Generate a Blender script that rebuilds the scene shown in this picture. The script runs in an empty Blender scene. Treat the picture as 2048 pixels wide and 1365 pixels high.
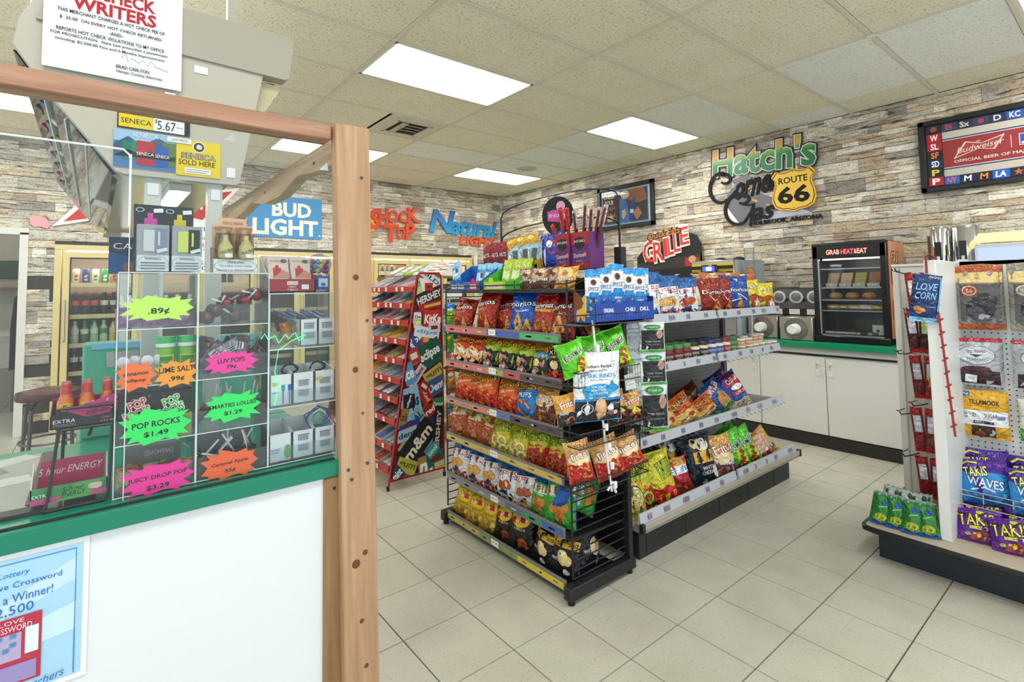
import bpy, bmesh, math, random
from mathutils import Vector, Matrix
rnd = random.Random(11)
S = bpy.context.scene
COL = S.collection
PI = math.pi

# ------------------------------------------------------------------ camera, sky, exposure
cam_d = bpy.data.cameras.new('camera'); cam = bpy.data.objects.new('camera', cam_d); COL.objects.link(cam)
yaw, pitch, roll = 0.91725, 0.05574, -0.01419
CW = Vector((math.cos(yaw)*math.cos(pitch), math.sin(yaw)*math.cos(pitch), math.sin(pitch)))
r0 = Vector((math.sin(yaw), -math.cos(yaw), 0)); u0 = r0.cross(CW)
CR = math.cos(roll)*r0 + math.sin(roll)*u0
CU = -math.sin(roll)*r0 + math.cos(roll)*u0
CP = Vector((-1.59626, -1.23642, 1.36557))
cam.matrix_world = Matrix(((CR.x, CU.x, -CW.x, CP.x), (CR.y, CU.y, -CW.y, CP.y), (CR.z, CU.z, -CW.z, CP.z), (0, 0, 0, 1)))
cam_d.sensor_width = 36.0; cam_d.lens = 1019.2/2048*36
cam_d.shift_x = 54.03/2048; cam_d.shift_y = -160.63/2048
cam_d.clip_start = 0.02; cam_d.clip_end = 60
S.camera = cam

def to_px(p):
    d = Vector(p) - CP; z = d.dot(CW)
    if z < .05: return None
    return (970 + 1019.2*d.dot(CR)/z, 521.9 - 1019.2*d.dot(CU)/z, z)

world = bpy.data.worlds.new('daylight'); S.world = world; world.use_nodes = True
bgn = world.node_tree.nodes['Background']
bgn.inputs[0].default_value = (0.86, 0.94, 1.0, 1); bgn.inputs[1].default_value = 0.85
S.view_settings.view_transform = 'Standard'
S.view_settings.look = 'None'
S.view_settings.exposure = 0.85
S.view_settings.gamma = 1.0
S.view_settings.use_curve_mapping = False

# ------------------------------------------------------------------ materials
def lin(h):
    out = []
    for i in (0, 2, 4):
        c = int(h[i:i+2], 16)/255
        out.append(c/12.92 if c <= .04045 else ((c+.055)/1.055)**2.4)
    return (*out, 1)
MATS = {}
def newmat(name):
    m = bpy.data.materials.new(name); m.use_nodes = True
    nt = m.node_tree
    return m, nt, nt.nodes['Principled BSDF']
def nd(nt, kind, **kw):
    n = nt.nodes.new(kind)
    for k, v in kw.items():
        if k == 'inp':
            for kk, vv in v.items(): n.inputs[kk].default_value = vv
        else: setattr(n, k, v)
    return n
def M(h, kind='plain', rough=None):
    """a procedural surface of the given colour: plain, foil, metal, chrome, paper, gloss, rubber, clear, emit"""
    key = (h, kind, rough)
    if key in MATS: return MATS[key]
    m, nt, b = newmat('%s_%s' % (kind, h)); L = nt.links
    b.inputs['Base Color'].default_value = lin(h)
    tc = nd(nt, 'ShaderNodeTexCoord')
    if kind == 'emit':
        b.inputs['Emission Color'].default_value = lin(h); b.inputs['Emission Strength'].default_value = rough or 1
        b.inputs['Base Color'].default_value = (.1, .1, .1, 1)
    elif kind == 'clear':
        tr = nd(nt, 'ShaderNodeBsdfTransparent', inp={0: lin(h)}); gl = nd(nt, 'ShaderNodeBsdfGlossy', inp={'Roughness': .03})
        fr = nd(nt, 'ShaderNodeFresnel', inp={0: 1.35}); mx = nd(nt, 'ShaderNodeMixShader')
        ml = nd(nt, 'ShaderNodeMath', operation='MULTIPLY', inp={1: rough or .7})
        L.new(fr.outputs[0], ml.inputs[0]); L.new(ml.outputs[0], mx.inputs[0]); L.new(tr.outputs[0], mx.inputs[1]); L.new(gl.outputs[0], mx.inputs[2])
        hz = nd(nt, 'ShaderNodeBsdfDiffuse', inp={0: (.9, .95, .96, 1)}); m2 = nd(nt, 'ShaderNodeMixShader', inp={0: .05 if h == 'f6fafb' else .012})  # white diffuse mixed in: scratch haze on bin panels, painted reflection wash elsewhere
        L.new(mx.outputs[0], m2.inputs[1]); L.new(hz.outputs[0], m2.inputs[2]); L.new(m2.outputs[0], nt.nodes['Material Output'].inputs[0])
    elif kind == 'foil':
        b.inputs['Roughness'].default_value = rough or .27; b.inputs['Metallic'].default_value = .2
        n = nd(nt, 'ShaderNodeTexNoise', inp={'Scale': 15., 'Detail': 2.5, 'Distortion': 1.6}); bp = nd(nt, 'ShaderNodeBump', inp={'Strength': .8, 'Distance': .03})
        L.new(tc.outputs['Object'], n.inputs[0]); L.new(n.outputs[0], bp.inputs['Height']); L.new(bp.outputs[0], b.inputs['Normal'])
    else:
        d = dict(plain=(.5, 0), metal=(.35, .9), chrome=(.08, 1), paper=(.65, 0), gloss=(.18, 0), rubber=(.8, 0))[kind]
        b.inputs['Metallic'].default_value = d[1]
        n = nd(nt, 'ShaderNodeTexNoise', inp={'Scale': 9., 'Detail': 3.}); mr = nd(nt, 'ShaderNodeMapRange')
        rr = rough or d[0]
        mr.inputs[3].default_value = rr*.85; mr.inputs[4].default_value = min(1, rr*1.15)
        L.new(tc.outputs['Object'], n.inputs[0]); L.new(n.outputs[0], mr.inputs[0]); L.new(mr.outputs[0], b.inputs['Roughness'])
    MATS[key] = m
    return m
def noise_mat(name, cols, scale, rough=.6, stretch=(1, 1, 1), bump=0., detail=5., attr=False, fine=None, coord='Object', dist=0.):
    m, nt, b = newmat(name); L = nt.links
    tc = nd(nt, 'ShaderNodeTexCoord'); mp = nd(nt, 'ShaderNodeMapping', inp={'Scale': stretch})
    n = nd(nt, 'ShaderNodeTexNoise', inp={'Scale': scale, 'Detail': detail, 'Distortion': dist}); cr = nd(nt, 'ShaderNodeValToRGB')
    e = cr.color_ramp.elements
    while len(e) < len(cols): e.new(.5)
    for i, (p, c) in enumerate(cols): e[i].position = p; e[i].color = lin(c)
    if coord == 'World':
        g = nd(nt, 'ShaderNodeNewGeometry'); L.new(g.outputs['Position'], mp.inputs[0])
    else: L.new(tc.outputs[coord], mp.inputs[0])
    L.new(mp.outputs[0], n.inputs[0]); L.new(n.outputs[0], cr.inputs[0])
    out = cr.outputs[0]
    if attr:
        a = nd(nt, 'ShaderNodeAttribute', attribute_name='tone'); mx = nd(nt, 'ShaderNodeMix', data_type='RGBA', blend_type='MULTIPLY', inp={0: 1.})
        L.new(out, mx.inputs[6]); L.new(a.outputs[0], mx.inputs[7]); out = mx.outputs[2]
    if fine:
        n2 = nd(nt, 'ShaderNodeTexNoise', inp={'Scale': fine[0], 'Detail': 2.}); c2 = nd(nt, 'ShaderNodeValToRGB')
        c2.color_ramp.elements[0].position = fine[1]; c2.color_ramp.elements[1].position = fine[2]
        c2.color_ramp.elements[0].color = lin(fine[3]); c2.color_ramp.elements[1].color = (1, 1, 1, 1)
        mx = nd(nt, 'ShaderNodeMix', data_type='RGBA', blend_type='MULTIPLY', inp={0: 1.})
        if coord == 'World': L.new(g.outputs['Position'], n2.inputs[0])
        else: L.new(tc.outputs[coord], n2.inputs[0])
        L.new(n2.outputs[0], c2.inputs[0]); L.new(out, mx.inputs[6]); L.new(c2.outputs[0], mx.inputs[7]); out = mx.outputs[2]
    L.new(out, b.inputs['Base Color']); b.inputs['Roughness'].default_value = rough
    if bump:
        bp = nd(nt, 'ShaderNodeBump', inp={'Strength': bump, 'Distance': .01}); L.new(n.outputs[0], bp.inputs['Height']); L.new(bp.outputs[0], b.inputs['Normal'])
    return m
WOOD_Z = noise_mat('fir_upright', [(.25, '9f7856'), (.5, 'b58f6c'), (.75, 'c6a585')], 6, .55, (7, 7, .45), .12, dist=.6)
WOOD_X = noise_mat('fir_rail', [(.25, '8f6650'), (.5, 'a67b62'), (.75, 'b88f77')], 6, .55, (.45, 7, 9), .12, dist=.6)
WOOD_Y = noise_mat('fir_side_rail', [(.25, '9c7f62'), (.5, 'b3977a'), (.75, 'c4ab90')], 6, .55, (7, .45, 9), .12, dist=.6)
WOOD_OLD = noise_mat('pine_stud', [(.25, '7d5c3a'), (.5, '96734e'), (.75, 'a3805a')], 6, .6, (7, 7, .45), .12, dist=.6)
STONE = noise_mat('ledge_stone', [(.30, '6e6962'), (.40, 'd6d2ca'), (.6, 'ffffff'), (.85, 'e6dfd2')], 6, .85, (.9, .9, 6.5), .5, 8, attr=True, coord='World', dist=1.2, fine=(70, .30, .5, 'c4beb6'))
TILE = noise_mat('floor_tile', [(.3, 'b2aea0'), (.5, 'c2bfb1'), (.7, 'b7b4a5')], 2.2, .33, (1, 1, 1), .03, 8, coord='World', fine=(120, .27, .40, 'd2ccc0'))
CEIL = noise_mat('mineral_fibre', [(.3, 'e6dfc6'), (.7, 'ece6d0')], 3, .9, (1, 1, 1), 0, 3, coord='World', fine=(75, .33, .41, 'c8c0a4'))
CEIL_NEW = noise_mat('mineral_fibre_new', [(.3, 'e8e9e0'), (.7, 'eeeee6')], 3, .9, (1, 1, 1), 0, 3, coord='World', fine=(75, .33, .41, 'cccab8'))
def peg_mat(name, h, pitch, r, dark):
    m, nt, b = newmat(name); L = nt.links
    g = nd(nt, 'ShaderNodeNewGeometry'); v = nd(nt, 'ShaderNodeVectorMath', operation='SCALE', inp={'Scale': 1/pitch})
    f = nd(nt, 'ShaderNodeVectorMath', operation='FRACTION'); s = nd(nt, 'ShaderNodeVectorMath', operation='SUBTRACT', inp={1: (.5, .5, .5)})
    mu = nd(nt, 'ShaderNodeVectorMath', operation='MULTIPLY', inp={1: dark[1]}); le = nd(nt, 'ShaderNodeVectorMath', operation='LENGTH')
    lt = nd(nt, 'ShaderNodeMath', operation='LESS_THAN', inp={1: r}); mx = nd(nt, 'ShaderNodeMix', data_type='RGBA', inp={6: lin(h), 7: lin(dark[0])})
    L.new(g.outputs['Position'], v.inputs[0]); L.new(v.outputs[0], f.inputs[0]); L.new(f.outputs[0], s.inputs[0]); L.new(s.outputs[0], mu.inputs[0]); L.new(mu.outputs[0], le.inputs[0])
    L.new(le.outputs['Value'], lt.inputs[0]); L.new(lt.outputs[0], mx.inputs[0]); L.new(mx.outputs[2], b.inputs['Base Color']); b.inputs['Roughness'].default_value = .45
    return m
PEG_GREY = peg_mat('pegboard_grey', '8c8c88', .0254, .14, ('3a3a38', (1, 0, 1)))
PEG_WHITE = peg_mat('pegboard_white', 'eceeed', .0254, .14, ('2c2c2c', (0, 1, 1)))
def grad_mat(name, stops, z0, z1):
    """paint that changes with height, as on printed two-tone lettering"""
    m, nt, b = newmat(name); L = nt.links
    g = nd(nt, 'ShaderNodeNewGeometry'); sx = nd(nt, 'ShaderNodeSeparateXYZ'); mr = nd(nt, 'ShaderNodeMapRange', inp={1: z0, 2: z1}); cr = nd(nt, 'ShaderNodeValToRGB')
    e = cr.color_ramp.elements
    while len(e) < len(stops): e.new(.5)
    for i, (p, c) in enumerate(stops): e[i].position = p; e[i].color = lin(c)
    L.new(g.outputs['Position'], sx.inputs[0]); L.new(sx.outputs[2], mr.inputs[0]); L.new(mr.outputs[0], cr.inputs[0]); L.new(cr.outputs[0], b.inputs['Base Color']); b.inputs['Roughness'].default_value = .4
    return m

# ------------------------------------------------------------------ mesh building
def mm(x):
    if isinstance(x, bpy.types.Material): return x
    if isinstance(x, tuple): return M(*x)
    return M(x)
class G:
    """collects shapes and links them as one mesh object"""
    def __init__(s): s.v = []; s.f = []; s.k = []; s.mats = []; s.tone = None
    def mi(s, mat):
        mat = mm(mat)
        if mat not in s.mats: s.mats.append(mat)
        return s.mats.index(mat)
    def add(s, vs, fs, mat):
        o = len(s.v); k = s.mi(mat)
        s.v += [tuple(v) for v in vs]; s.f += [tuple(i+o for i in f) for f in fs]; s.k += [k]*len(fs)
        return s
    def box(s, c, d, mat, bev=0., rz=0., rx=0., ry=0.):
        x, y, z = d[0]/2, d[1]/2, d[2]/2
        if bev > 0:
            bev = min(bev, x*.9, y*.9, z*.9); vs = []
            for sx in (-1, 1):
                for sy in (-1, 1):
                    for sz in (-1, 1):
                        vs += [(sx*(x-bev), sy*(y-bev), sz*z), (sx*(x-bev), sy*y, sz*(z-bev)), (sx*x, sy*(y-bev), sz*(z-bev))]
            I = lambda a, b, c_, k: ((a*4+b*2+c_)*3+k)
            fs = [(I(0,0,0,0), I(0,1,0,0), I(1,1,0,0), I(1,0,0,0)), (I(0,0,1,0), I(1,0,1,0), I(1,1,1,0), I(0,1,1,0)),
                  (I(0,0,0,1), I(1,0,0,1), I(1,0,1,1), I(0,0,1,1)), (I(0,1,0,1), I(0,1,1,1), I(1,1,1,1), I(1,1,0,1)),
                  (I(0,0,0,2), I(0,0,1,2), I(0,1,1,2), I(0,1,0,2)), (I(1,0,0,2), I(1,1,0,2), I(1,1,1,2), I(1,0,1,2))]
            for a in (0, 1):
                for b in (0, 1):
                    fs += [(I(a,b,0,1), I(a,b,1,1), I(a,b,1,2), I(a,b,0,2)), (I(a,0,b,0), I(a,1,b,0), I(a,1,b,2), I(a,0,b,2)), (I(0,a,b,0), I(1,a,b,0), I(1,a,b,1), I(0,a,b,1))]
                    for c_ in (0, 1): fs.append((I(a,b,c_,0), I(a,b,c_,1), I(a,b,c_,2)))
        else:
            vs = [(sx*x, sy*y, sz*z) for sx in (-1, 1) for sy in (-1, 1) for sz in (-1, 1)]
            fs = [(0,1,3,2), (4,6,7,5), (0,4,5,1), (2,3,7,6), (0,2,6,4), (1,5,7,3)]
        R = Matrix.Rotation(rz, 3, 'Z') @ Matrix.Rotation(ry, 3, 'Y') @ Matrix.Rotation(rx, 3, 'X')
        return s.add([R @ Vector(v) + Vector(c) for v in vs], fs, mat)
    def span(s, a, b, mat, bev=0.):
        return s.box([(a[i]+b[i])/2 for i in range(3)], [abs(b[i]-a[i]) for i in range(3)], mat, bev)
    def tube(s, pts, r, mat, n=6, close=False):
        pts = [Vector(p) for p in pts]; N = len(pts); rings = []
        for i, p in enumerate(pts):
            t = (pts[min(i+1, N-1)] - pts[max(i-1, 0)]) if not close else pts[(i+1) % N]-pts[i-1]
            t.normalize(); a = Vector((0, 0, 1)) if abs(t.z) < .9 else Vector((1, 0, 0))
            e1 = t.cross(a).normalized(); e2 = t.cross(e1)
            rings.append([p + r*(math.cos(2*PI*j/n)*e1 + math.sin(2*PI*j/n)*e2) for j in range(n)])
        vs = [v for q in rings for v in q]; fs = []
        for i in range(N if close else N-1):
            for j in range(n): fs.append((i*n+j, i*n+(j+1) % n, ((i+1) % N)*n+(j+1) % n, ((i+1) % N)*n+j))
        if not close: fs += [tuple(range(n)), tuple((N-1)*n+j for j in range(n))]
        return s.add(vs, fs, mat)
    def lathe(s, prof, c, mat, n=14, axis='z'):
        vs = []; fs = []
        for r, z in prof:
            for j in range(n):
                a = 2*PI*j/n; p = (r*math.cos(a), r*math.sin(a), z)
                if axis == 'x': p = (p[2], p[0], p[1])
                if axis == 'y': p = (p[0], p[2], p[1])
                vs.append((p[0]+c[0], p[1]+c[1], p[2]+c[2]))
        for i in range(len(prof)-1):
            for j in range(n): fs.append((i*n+j, i*n+(j+1) % n, (i+1)*n+(j+1) % n, (i+1)*n+j))
        fs += [tuple(range(n)), tuple((len(prof)-1)*n+j for j in range(n))]
        return s.add(vs, fs, mat)
    def cyl(s, c, r, h, mat, n=14, axis='z', r2=None):
        return s.lathe([(r, 0), (r if r2 is None else r2, h)], c, mat, n, axis)
    def prism(s, pts, d, mat):
        """closed outline of 3D points pushed along d"""
        n = len(pts); d = Vector(d); vs = [Vector(p) for p in pts] + [Vector(p)+d for p in pts]
        return s.add(vs, [tuple(range(n)), tuple(range(2*n-1, n-1, -1))] + [(i, (i+1) % n, n+(i+1) % n, n+i) for i in range(n)], mat)
    def ball(s, c, r, mat, n=8, sq=(1, 1, 1)):
        prof = [(max(.001, math.sin(PI*i/(n//2+1))), -math.cos(PI*i/(n//2+1))) for i in range(n//2+2)]
        o = len(s.v); s.lathe(prof, (0, 0, 0), mat, n)
        for i in range(o, len(s.v)): s.v[i] = tuple(c[k]+s.v[i][k]*r*sq[k] for k in range(3))
        return s
    def mesh(s, name, smooth=True):
        me = bpy.data.meshes.new(name); me.from_pydata(s.v, [], s.f); me.update()
        for m in s.mats: me.materials.append(m)
        me.polygons.foreach_set('material_index', s.k)
        bm = bmesh.new(); bm.from_mesh(me); bmesh.ops.recalc_face_normals(bm, faces=bm.faces); bm.to_mesh(me); bm.free()
        if smooth:
            me.polygons.foreach_set('use_smooth', [True]*len(s.f)); me.set_sharp_from_angle(angle=math.radians(38))
        return me
    def build(s, name, parent=None, loc=(0, 0, 0), rot=(0, 0, 0), smooth=True):
        return link(s.mesh(name, smooth), name, parent, loc, rot)
def link(me, name, parent=None, loc=(0, 0, 0), rot=(0, 0, 0)):
    o = bpy.data.objects.new(name, me); COL.objects.link(o)
    o.location = loc; o.rotation_euler = rot
    if parent is not None: o.parent = parent
    return o
def tag(o, label=None, cat=None, group=None, kind=None):
    if label: o['label'] = label
    if cat: o['category'] = cat
    if group: o['group'] = group
    if kind: o['kind'] = kind
    return o
def thing(name, label, cat, loc=(0, 0, 0), rz=0., group=None):
    o = bpy.data.objects.new(name, None); COL.objects.link(o); o.empty_display_size = .05
    o.location = loc; o.rotation_euler = (0, 0, rz)
    return tag(o, label, cat, group)
def copy_thing(o, loc=None, rot=None, label=None, scale=None, group=None):
    c = o.copy(); COL.objects.link(c)
    if loc is not None: c.location = loc
    if rot is not None: c.rotation_euler = rot
    if scale is not None: c.scale = scale
    if label: c['label'] = label
    if group: c['group'] = group
    for ch in list(o.children):
        d = ch.copy(); COL.objects.link(d); d.parent = c
        for g in list(ch.children):
            e = g.copy(); COL.objects.link(e); e.parent = d
    return c
ORD = ['first', 'second', 'third', 'fourth', 'fifth', 'sixth', 'seventh', 'eighth', 'ninth', 'tenth', 'eleventh', 'twelfth', 'thirteenth', 'fourteenth', 'fifteenth', 'sixteenth']

# ------------------------------------------------------------------ flat print: words and shapes on a face (local X right, Z up, face towards -Y)
TXC = {}
def TX(t, bold=0.):
    key = (t, bold)
    if key not in TXC:
        cu = bpy.data.curves.new('w', 'FONT'); cu.body = t; cu.size = 1; cu.resolution_u = 2; cu.offset = bold; cu.align_x = 'CENTER'; cu.space_line = .85
        o = bpy.data.objects.new('w', cu); me = bpy.data.meshes.new_from_object(o)
        vs = [(v.co.x, v.co.y) for v in me.vertices]; fs = [tuple(p.vertices) for p in me.polygons]
        bpy.data.objects.remove(o); bpy.data.curves.remove(cu); bpy.data.meshes.remove(me)
        x0 = min(v[0] for v in vs); x1 = max(v[0] for v in vs); y0 = min(v[1] for v in vs); y1 = max(v[1] for v in vs)
        TXC[key] = ([((x-(x0+x1)/2)/(x1-x0), (y-(y0+y1)/2)/(y1-y0)) for x, y in vs], fs, (x1-x0)/(y1-y0))
    return TXC[key]
class D:
    def __init__(s): s.it = []; s.L = 0
    def raw(s, vs, fs, col, hold=False):
        if not hold: s.L += 1
        s.it.append((vs, fs, col, s.L)); return s
    def poly(s, pts, col, hold=False): return s.raw(list(pts), [tuple(range(len(pts)))], col, hold)
    def rect(s, u0, v0, u1, v1, col, hold=False): return s.poly([(u0, v0), (u1, v0), (u1, v1), (u0, v1)], col, hold)
    def rrect(s, cu, cv, w, h, rot, col, hold=False):
        c, q = math.cos(rot), math.sin(rot)
        return s.poly([(cu+a*w/2*c-b*h/2*q, cv+a*w/2*q+b*h/2*c) for a, b in ((-1, -1), (1, -1), (1, 1), (-1, 1))], col, hold)
    def ell(s, cu, cv, ru, rv, col, rot=0., n=18, hold=False, a0=0., a1=2*PI):
        c, q = math.cos(rot), math.sin(rot); P = []
        full = abs(a1-a0-2*PI) < 1e-6
        for i in range(n if full else n+1):
            a = a0+(a1-a0)*i/n; x, y = ru*math.cos(a), rv*math.sin(a); P.append((cu+x*c-y*q, cv+x*q+y*c))
        return s.poly(P, col, hold)
    def ring(s, cu, cv, ru, rv, t, col, rot=0., n=22, hold=False, a0=0., a1=2*PI):
        c, q = math.cos(rot), math.sin(rot); vs = []
        for i in range(n+1):
            a = a0+(a1-a0)*i/n
            for k in (1, 1-t):
                x, y = ru*k*math.cos(a), rv*k*math.sin(a); vs.append((cu+x*c-y*q, cv+x*q+y*c))
        return s.raw(vs, [(2*i, 2*i+2, 2*i+3, 2*i+1) for i in range(n)], col, hold)
    def star(s, cu, cv, r1, r2, n, col, rot=0., hold=False, sq=1.):
        return s.poly([(cu+(r1 if i % 2 == 0 else r2)*math.cos(rot+PI*i/n), cv+sq*(r1 if i % 2 == 0 else r2)*math.sin(rot+PI*i/n)) for i in range(2*n)], col, hold)
    def stroke(s, pts, w, col, hold=False):
        vs = []; n = len(pts)
        for i, p in enumerate(pts):
            a = pts[max(0, i-1)]; b = pts[min(n-1, i+1)]; dx, dy = b[0]-a[0], b[1]-a[1]; l = math.hypot(dx, dy) or 1
            ww = w[i] if isinstance(w, (list, tuple)) else w
            vs += [(p[0]-dy/l*ww/2, p[1]+dx/l*ww/2), (p[0]+dy/l*ww/2, p[1]-dx/l*ww/2)]
        return s.raw(vs, [(2*i, 2*i+1, 2*i+3, 2*i+2) for i in range(n-1)], col, hold)
    def blob(s, cu, cv, r, col, sq=1., hold=False, seed=0):
        q = random.Random(seed+int(cu*9973)+int(cv*7919))
        n = 11; ph = q.random()*6; P = []
        for i in range(n):
            a = 2*PI*i/n; rr = r*(.82+.3*q.random()); P.append((cu+rr*math.cos(a+ph), cv+rr*sq*math.sin(a+ph)))
        return s.poly(P, col, hold)
    def text(s, t, cu, cv, w, h, col, rot=0., shear=0., bold=0., hold=False):
        vs, fs, asp = TX(t, bold)
        if w is None: w = h*asp
        if h is None: h = w/asp
        c, q = math.cos(rot), math.sin(rot); o = []
        for x, y in vs:
            X, Y = x*w + shear*y*h, y*h; o.append((cu+X*c-Y*q, cv+X*q+Y*c))
        return s.raw(o, fs, col, hold)
    def otext(s, t, cu, cv, w, h, col, out, rot=0., shear=0., grow=.035):
        vs, fs, asp = TX(t, 0.); 
        s.text(t, cu, cv, w*(1+grow*1.6), h*(1+grow*4), out, rot, shear, grow*1.6)
        return s.text(t, cu, cv, w, h, col, rot, shear, .012)
    def mesh(s, name, surf=None, off=.0008, step=.00025, grid=0., thick=False, kind='paper', clip=()):
        me = bpy.data.meshes.new(name); mats = []; allv = []; allf = []; allk = []
        for vs, fs, col, L in s.it:
            m = mm((col, kind)) if isinstance(col, str) else mm(col)
            if m not in mats: mats.append(m)
            o = len(allv); allv += [(u, -(off+L*step), v) for u, v in vs]; allf += [tuple(i+o for i in f) for f in fs]; allk += [mats.index(m)]*len(fs)
        me.from_pydata(allv, [], allf); me.update()
        for m in mats: me.materials.append(m)
        me.polygons.foreach_set('material_index', allk)
        bm = bmesh.new(); bm.from_mesh(me)
        if grid:
            bmesh.ops.triangulate(bm, faces=[f for f in bm.faces if len(f.verts) > 4])
            us = [v.co.x for v in bm.verts]; zs = [v.co.z for v in bm.verts]
            for ax, lo, hi in ((0, min(us), max(us)), (2, min(zs), max(zs))):
                x = math.ceil(lo/grid+.01)*grid
                while x < hi:
                    no = [0, 0, 0]; no[ax] = 1; co = [0, 0, 0]; co[ax] = x
                    bmesh.ops.bisect_plane(bm, geom=bm.verts[:]+bm.edges[:]+bm.faces[:], plane_co=co, plane_no=no)
                    x += grid
        for co, no in clip: bmesh.ops.bisect_plane(bm, geom=bm.verts[:]+bm.edges[:]+bm.faces[:], plane_co=co, plane_no=no, clear_outer=True)
        for f in bm.faces:
            f.normal_update()
            if f.normal.y > 0: f.normal_flip()
        if thick:
            be = [e for e in bm.edges if len(e.link_faces) == 1]; back = {}
            for e in be:
                f = e.link_faces[0]; a, b = e.verts
                for w in (a, b):
                    if w not in back: back[w] = bm.verts.new((w.co.x, 0, w.co.z))
                nf = bm.faces.new((b, a, back[a], back[b])); nf.material_index = f.material_index
        if surf:
            for v in bm.verts:
                p = surf(v.co.x, v.co.z); v.co = Vector((p[0], p[1]+v.co.y, p[2]))
        bm.to_mesh(me); bm.free()
        return me
    def build(s, name, parent=None, loc=(0, 0, 0), rot=(0, 0, 0), **kw): return link(s.mesh(name, **kw), name, parent, loc, rot)
RX = -PI/2     # turn a face to look along -X

# ------------------------------------------------------------------ the room
H = 2.958; XR = 4.0; YB = 5.55; FT = .3048
def struct(o): o['kind'] = 'structure'; return o
floor = struct(G().span((-4.2, -3.0, -.06), (XR, 9.0, -.0045), ('453d32', 'rubber')).build('floor'))
tiles = []
for i in range(-14, 14):
    for j in range(-10, 30):
        c = ((i+.5)*FT, (j+.5)*FT, 0)
        if c[0] > XR-.1 or c[1] > 8.9: continue
        p = to_px(c)
        vis = p is not None and -90 < p[0] < 2140 and -90 < p[1] < 1460 and not (.75 < c[0] < 2.2 and .6 < c[1] < 1.2) and not (c[0] > 3.5)
        tiles.append(((0 if vis else 1), (Vector(c)-CP).length, c))
tiles.sort()
tg = .002
tme = G().add([(-FT/2+tg, -FT/2+tg, -.0045), (FT/2-tg, -FT/2+tg, -.0045), (FT/2-tg, FT/2-tg, -.0045), (-FT/2+tg, FT/2-tg, -.0045),
               (-FT/2+tg+.0008, -FT/2+tg+.0008, 0), (FT/2-tg-.0008, -FT/2+tg+.0008, 0), (FT/2-tg-.0008, FT/2-tg-.0008, 0), (-FT/2+tg+.0008, FT/2-tg-.0008, 0)],
              [(4, 5, 6, 7), (0, 1, 5, 4), (1, 2, 6, 5), (2, 3, 7, 6), (3, 0, 4, 7)], TILE).mesh('tile', False)
rest = G()
for k, (f, d, c) in enumerate(tiles):
    if k < 300: link(tme, 'tile', floor, c)
    else: rest.add([(c[0]+a*(FT/2-tg), c[1]+b*(FT/2-tg), 0) for a, b in ((-1, -1), (1, -1), (1, 1), (-1, 1))], [(0, 1, 2, 3)], TILE)
tag(rest.build('tile_field', floor, smooth=False), kind='stuff')

# ceiling: 2 x 4 ft lay-in tiles between bars
oa, ob = 1.60666, -.11255; CA, CB = .6096, 1.2192
LIGHTS = {(0, 0): 'lit ceiling panel nearest the wooden post', (0, 2): 'lit ceiling panel above the painted station sign', (4, 2): 'lit ceiling panel near the far corner, before the round speaker tile',
          (4, 0): 'lit ceiling panel partly behind the top of the wooden post', (4, -2): 'lit ceiling panel at the far left edge, left of the hanging rack', (0, -2): 'lit ceiling panel mostly hidden above the hanging cigarette rack',
          (-5, 2): 'lit ceiling panel in the upper right corner, above the baseball sign', (-5, 0): 'added unseen lit panel above the top edge of the view, right of the counter', (-5, -2): 'added unseen lit panel above the top edge of the view, over the counter'}  # last two panels are added out of view to light the foreground
ceil = struct(G().span((-4.2, -3.0, H+.03), (XR+.3, YB+.3, H+.08), ('4a4436', 'rubber')).build('ceiling'))  # slab coloured dark so the gaps around the tiles read as shadow lines
cme = {}
for mname, mat in (('a', CEIL), ('b', CEIL_NEW)):
    w, d, t = CB/2-.0165, CA/2-.0165, .012
    cme[mname] = G().add([(-w, -d, 0), (w, -d, 0), (w, d, 0), (-w, d, 0), (-w-.004, -d-.004, t), (w+.004, -d-.004, t), (w+.004, d+.004, t), (-w-.004, d+.004, t)],
                         [(3, 2, 1, 0), (0, 1, 5, 4), (1, 2, 6, 5), (2, 3, 7, 6), (3, 0, 4, 7)], mat).mesh('ceiling_tile', False)
NEW = {(-1, 2), (1, 2), (2, 2), (3, 1), (3, 2), (-3, 2), (-4, 2), (-2, 3), (3, -1)}
for a in range(-8, 7):
    for b in range(-4, 4):
        x, y = ob+(b+.5)*CB, oa+(a+.5)*CA
        if (a, b) in LIGHTS or (a, b) == (2, 0): continue
        x0, x1 = ob+b*CB, min(XR, ob+(b+1)*CB); y0, y1 = oa+a*CA, min(YB, oa+(a+1)*CA)
        if x1-x0 < .05 or y1-y0 < .05: continue
        m = cme['b' if (a, b) in NEW else 'a']
        o = link(m, 'ceiling_tile', ceil, ((x0+x1)/2, (y0+y1)/2, H+.004))
        if x1-x0 < CB-.01 or y1-y0 < CA-.01: o.scale = ((x1-x0)/CB, (y1-y0)/CA, 1)
link(cme['a'], 'ceiling_tile', ceil, (ob+.25*CB, oa+2.5*CA, H+.004)).scale = (.49, 1, 1)
BAR = ('d9d4c0', 'plain')
for a in range(-7, 7): G().span((-4.2, oa+a*CA-.012, H-.002), (XR, oa+a*CA+.012, H+.014), BAR).build('grid_bar', ceil, smooth=False)
for b in range(-3, 4): G().span((ob+b*CB-.012, -3.0, H-.0025), (ob+b*CB+.012, YB, H+.0135), BAR).build('grid_bar', ceil, smooth=False)
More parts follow.
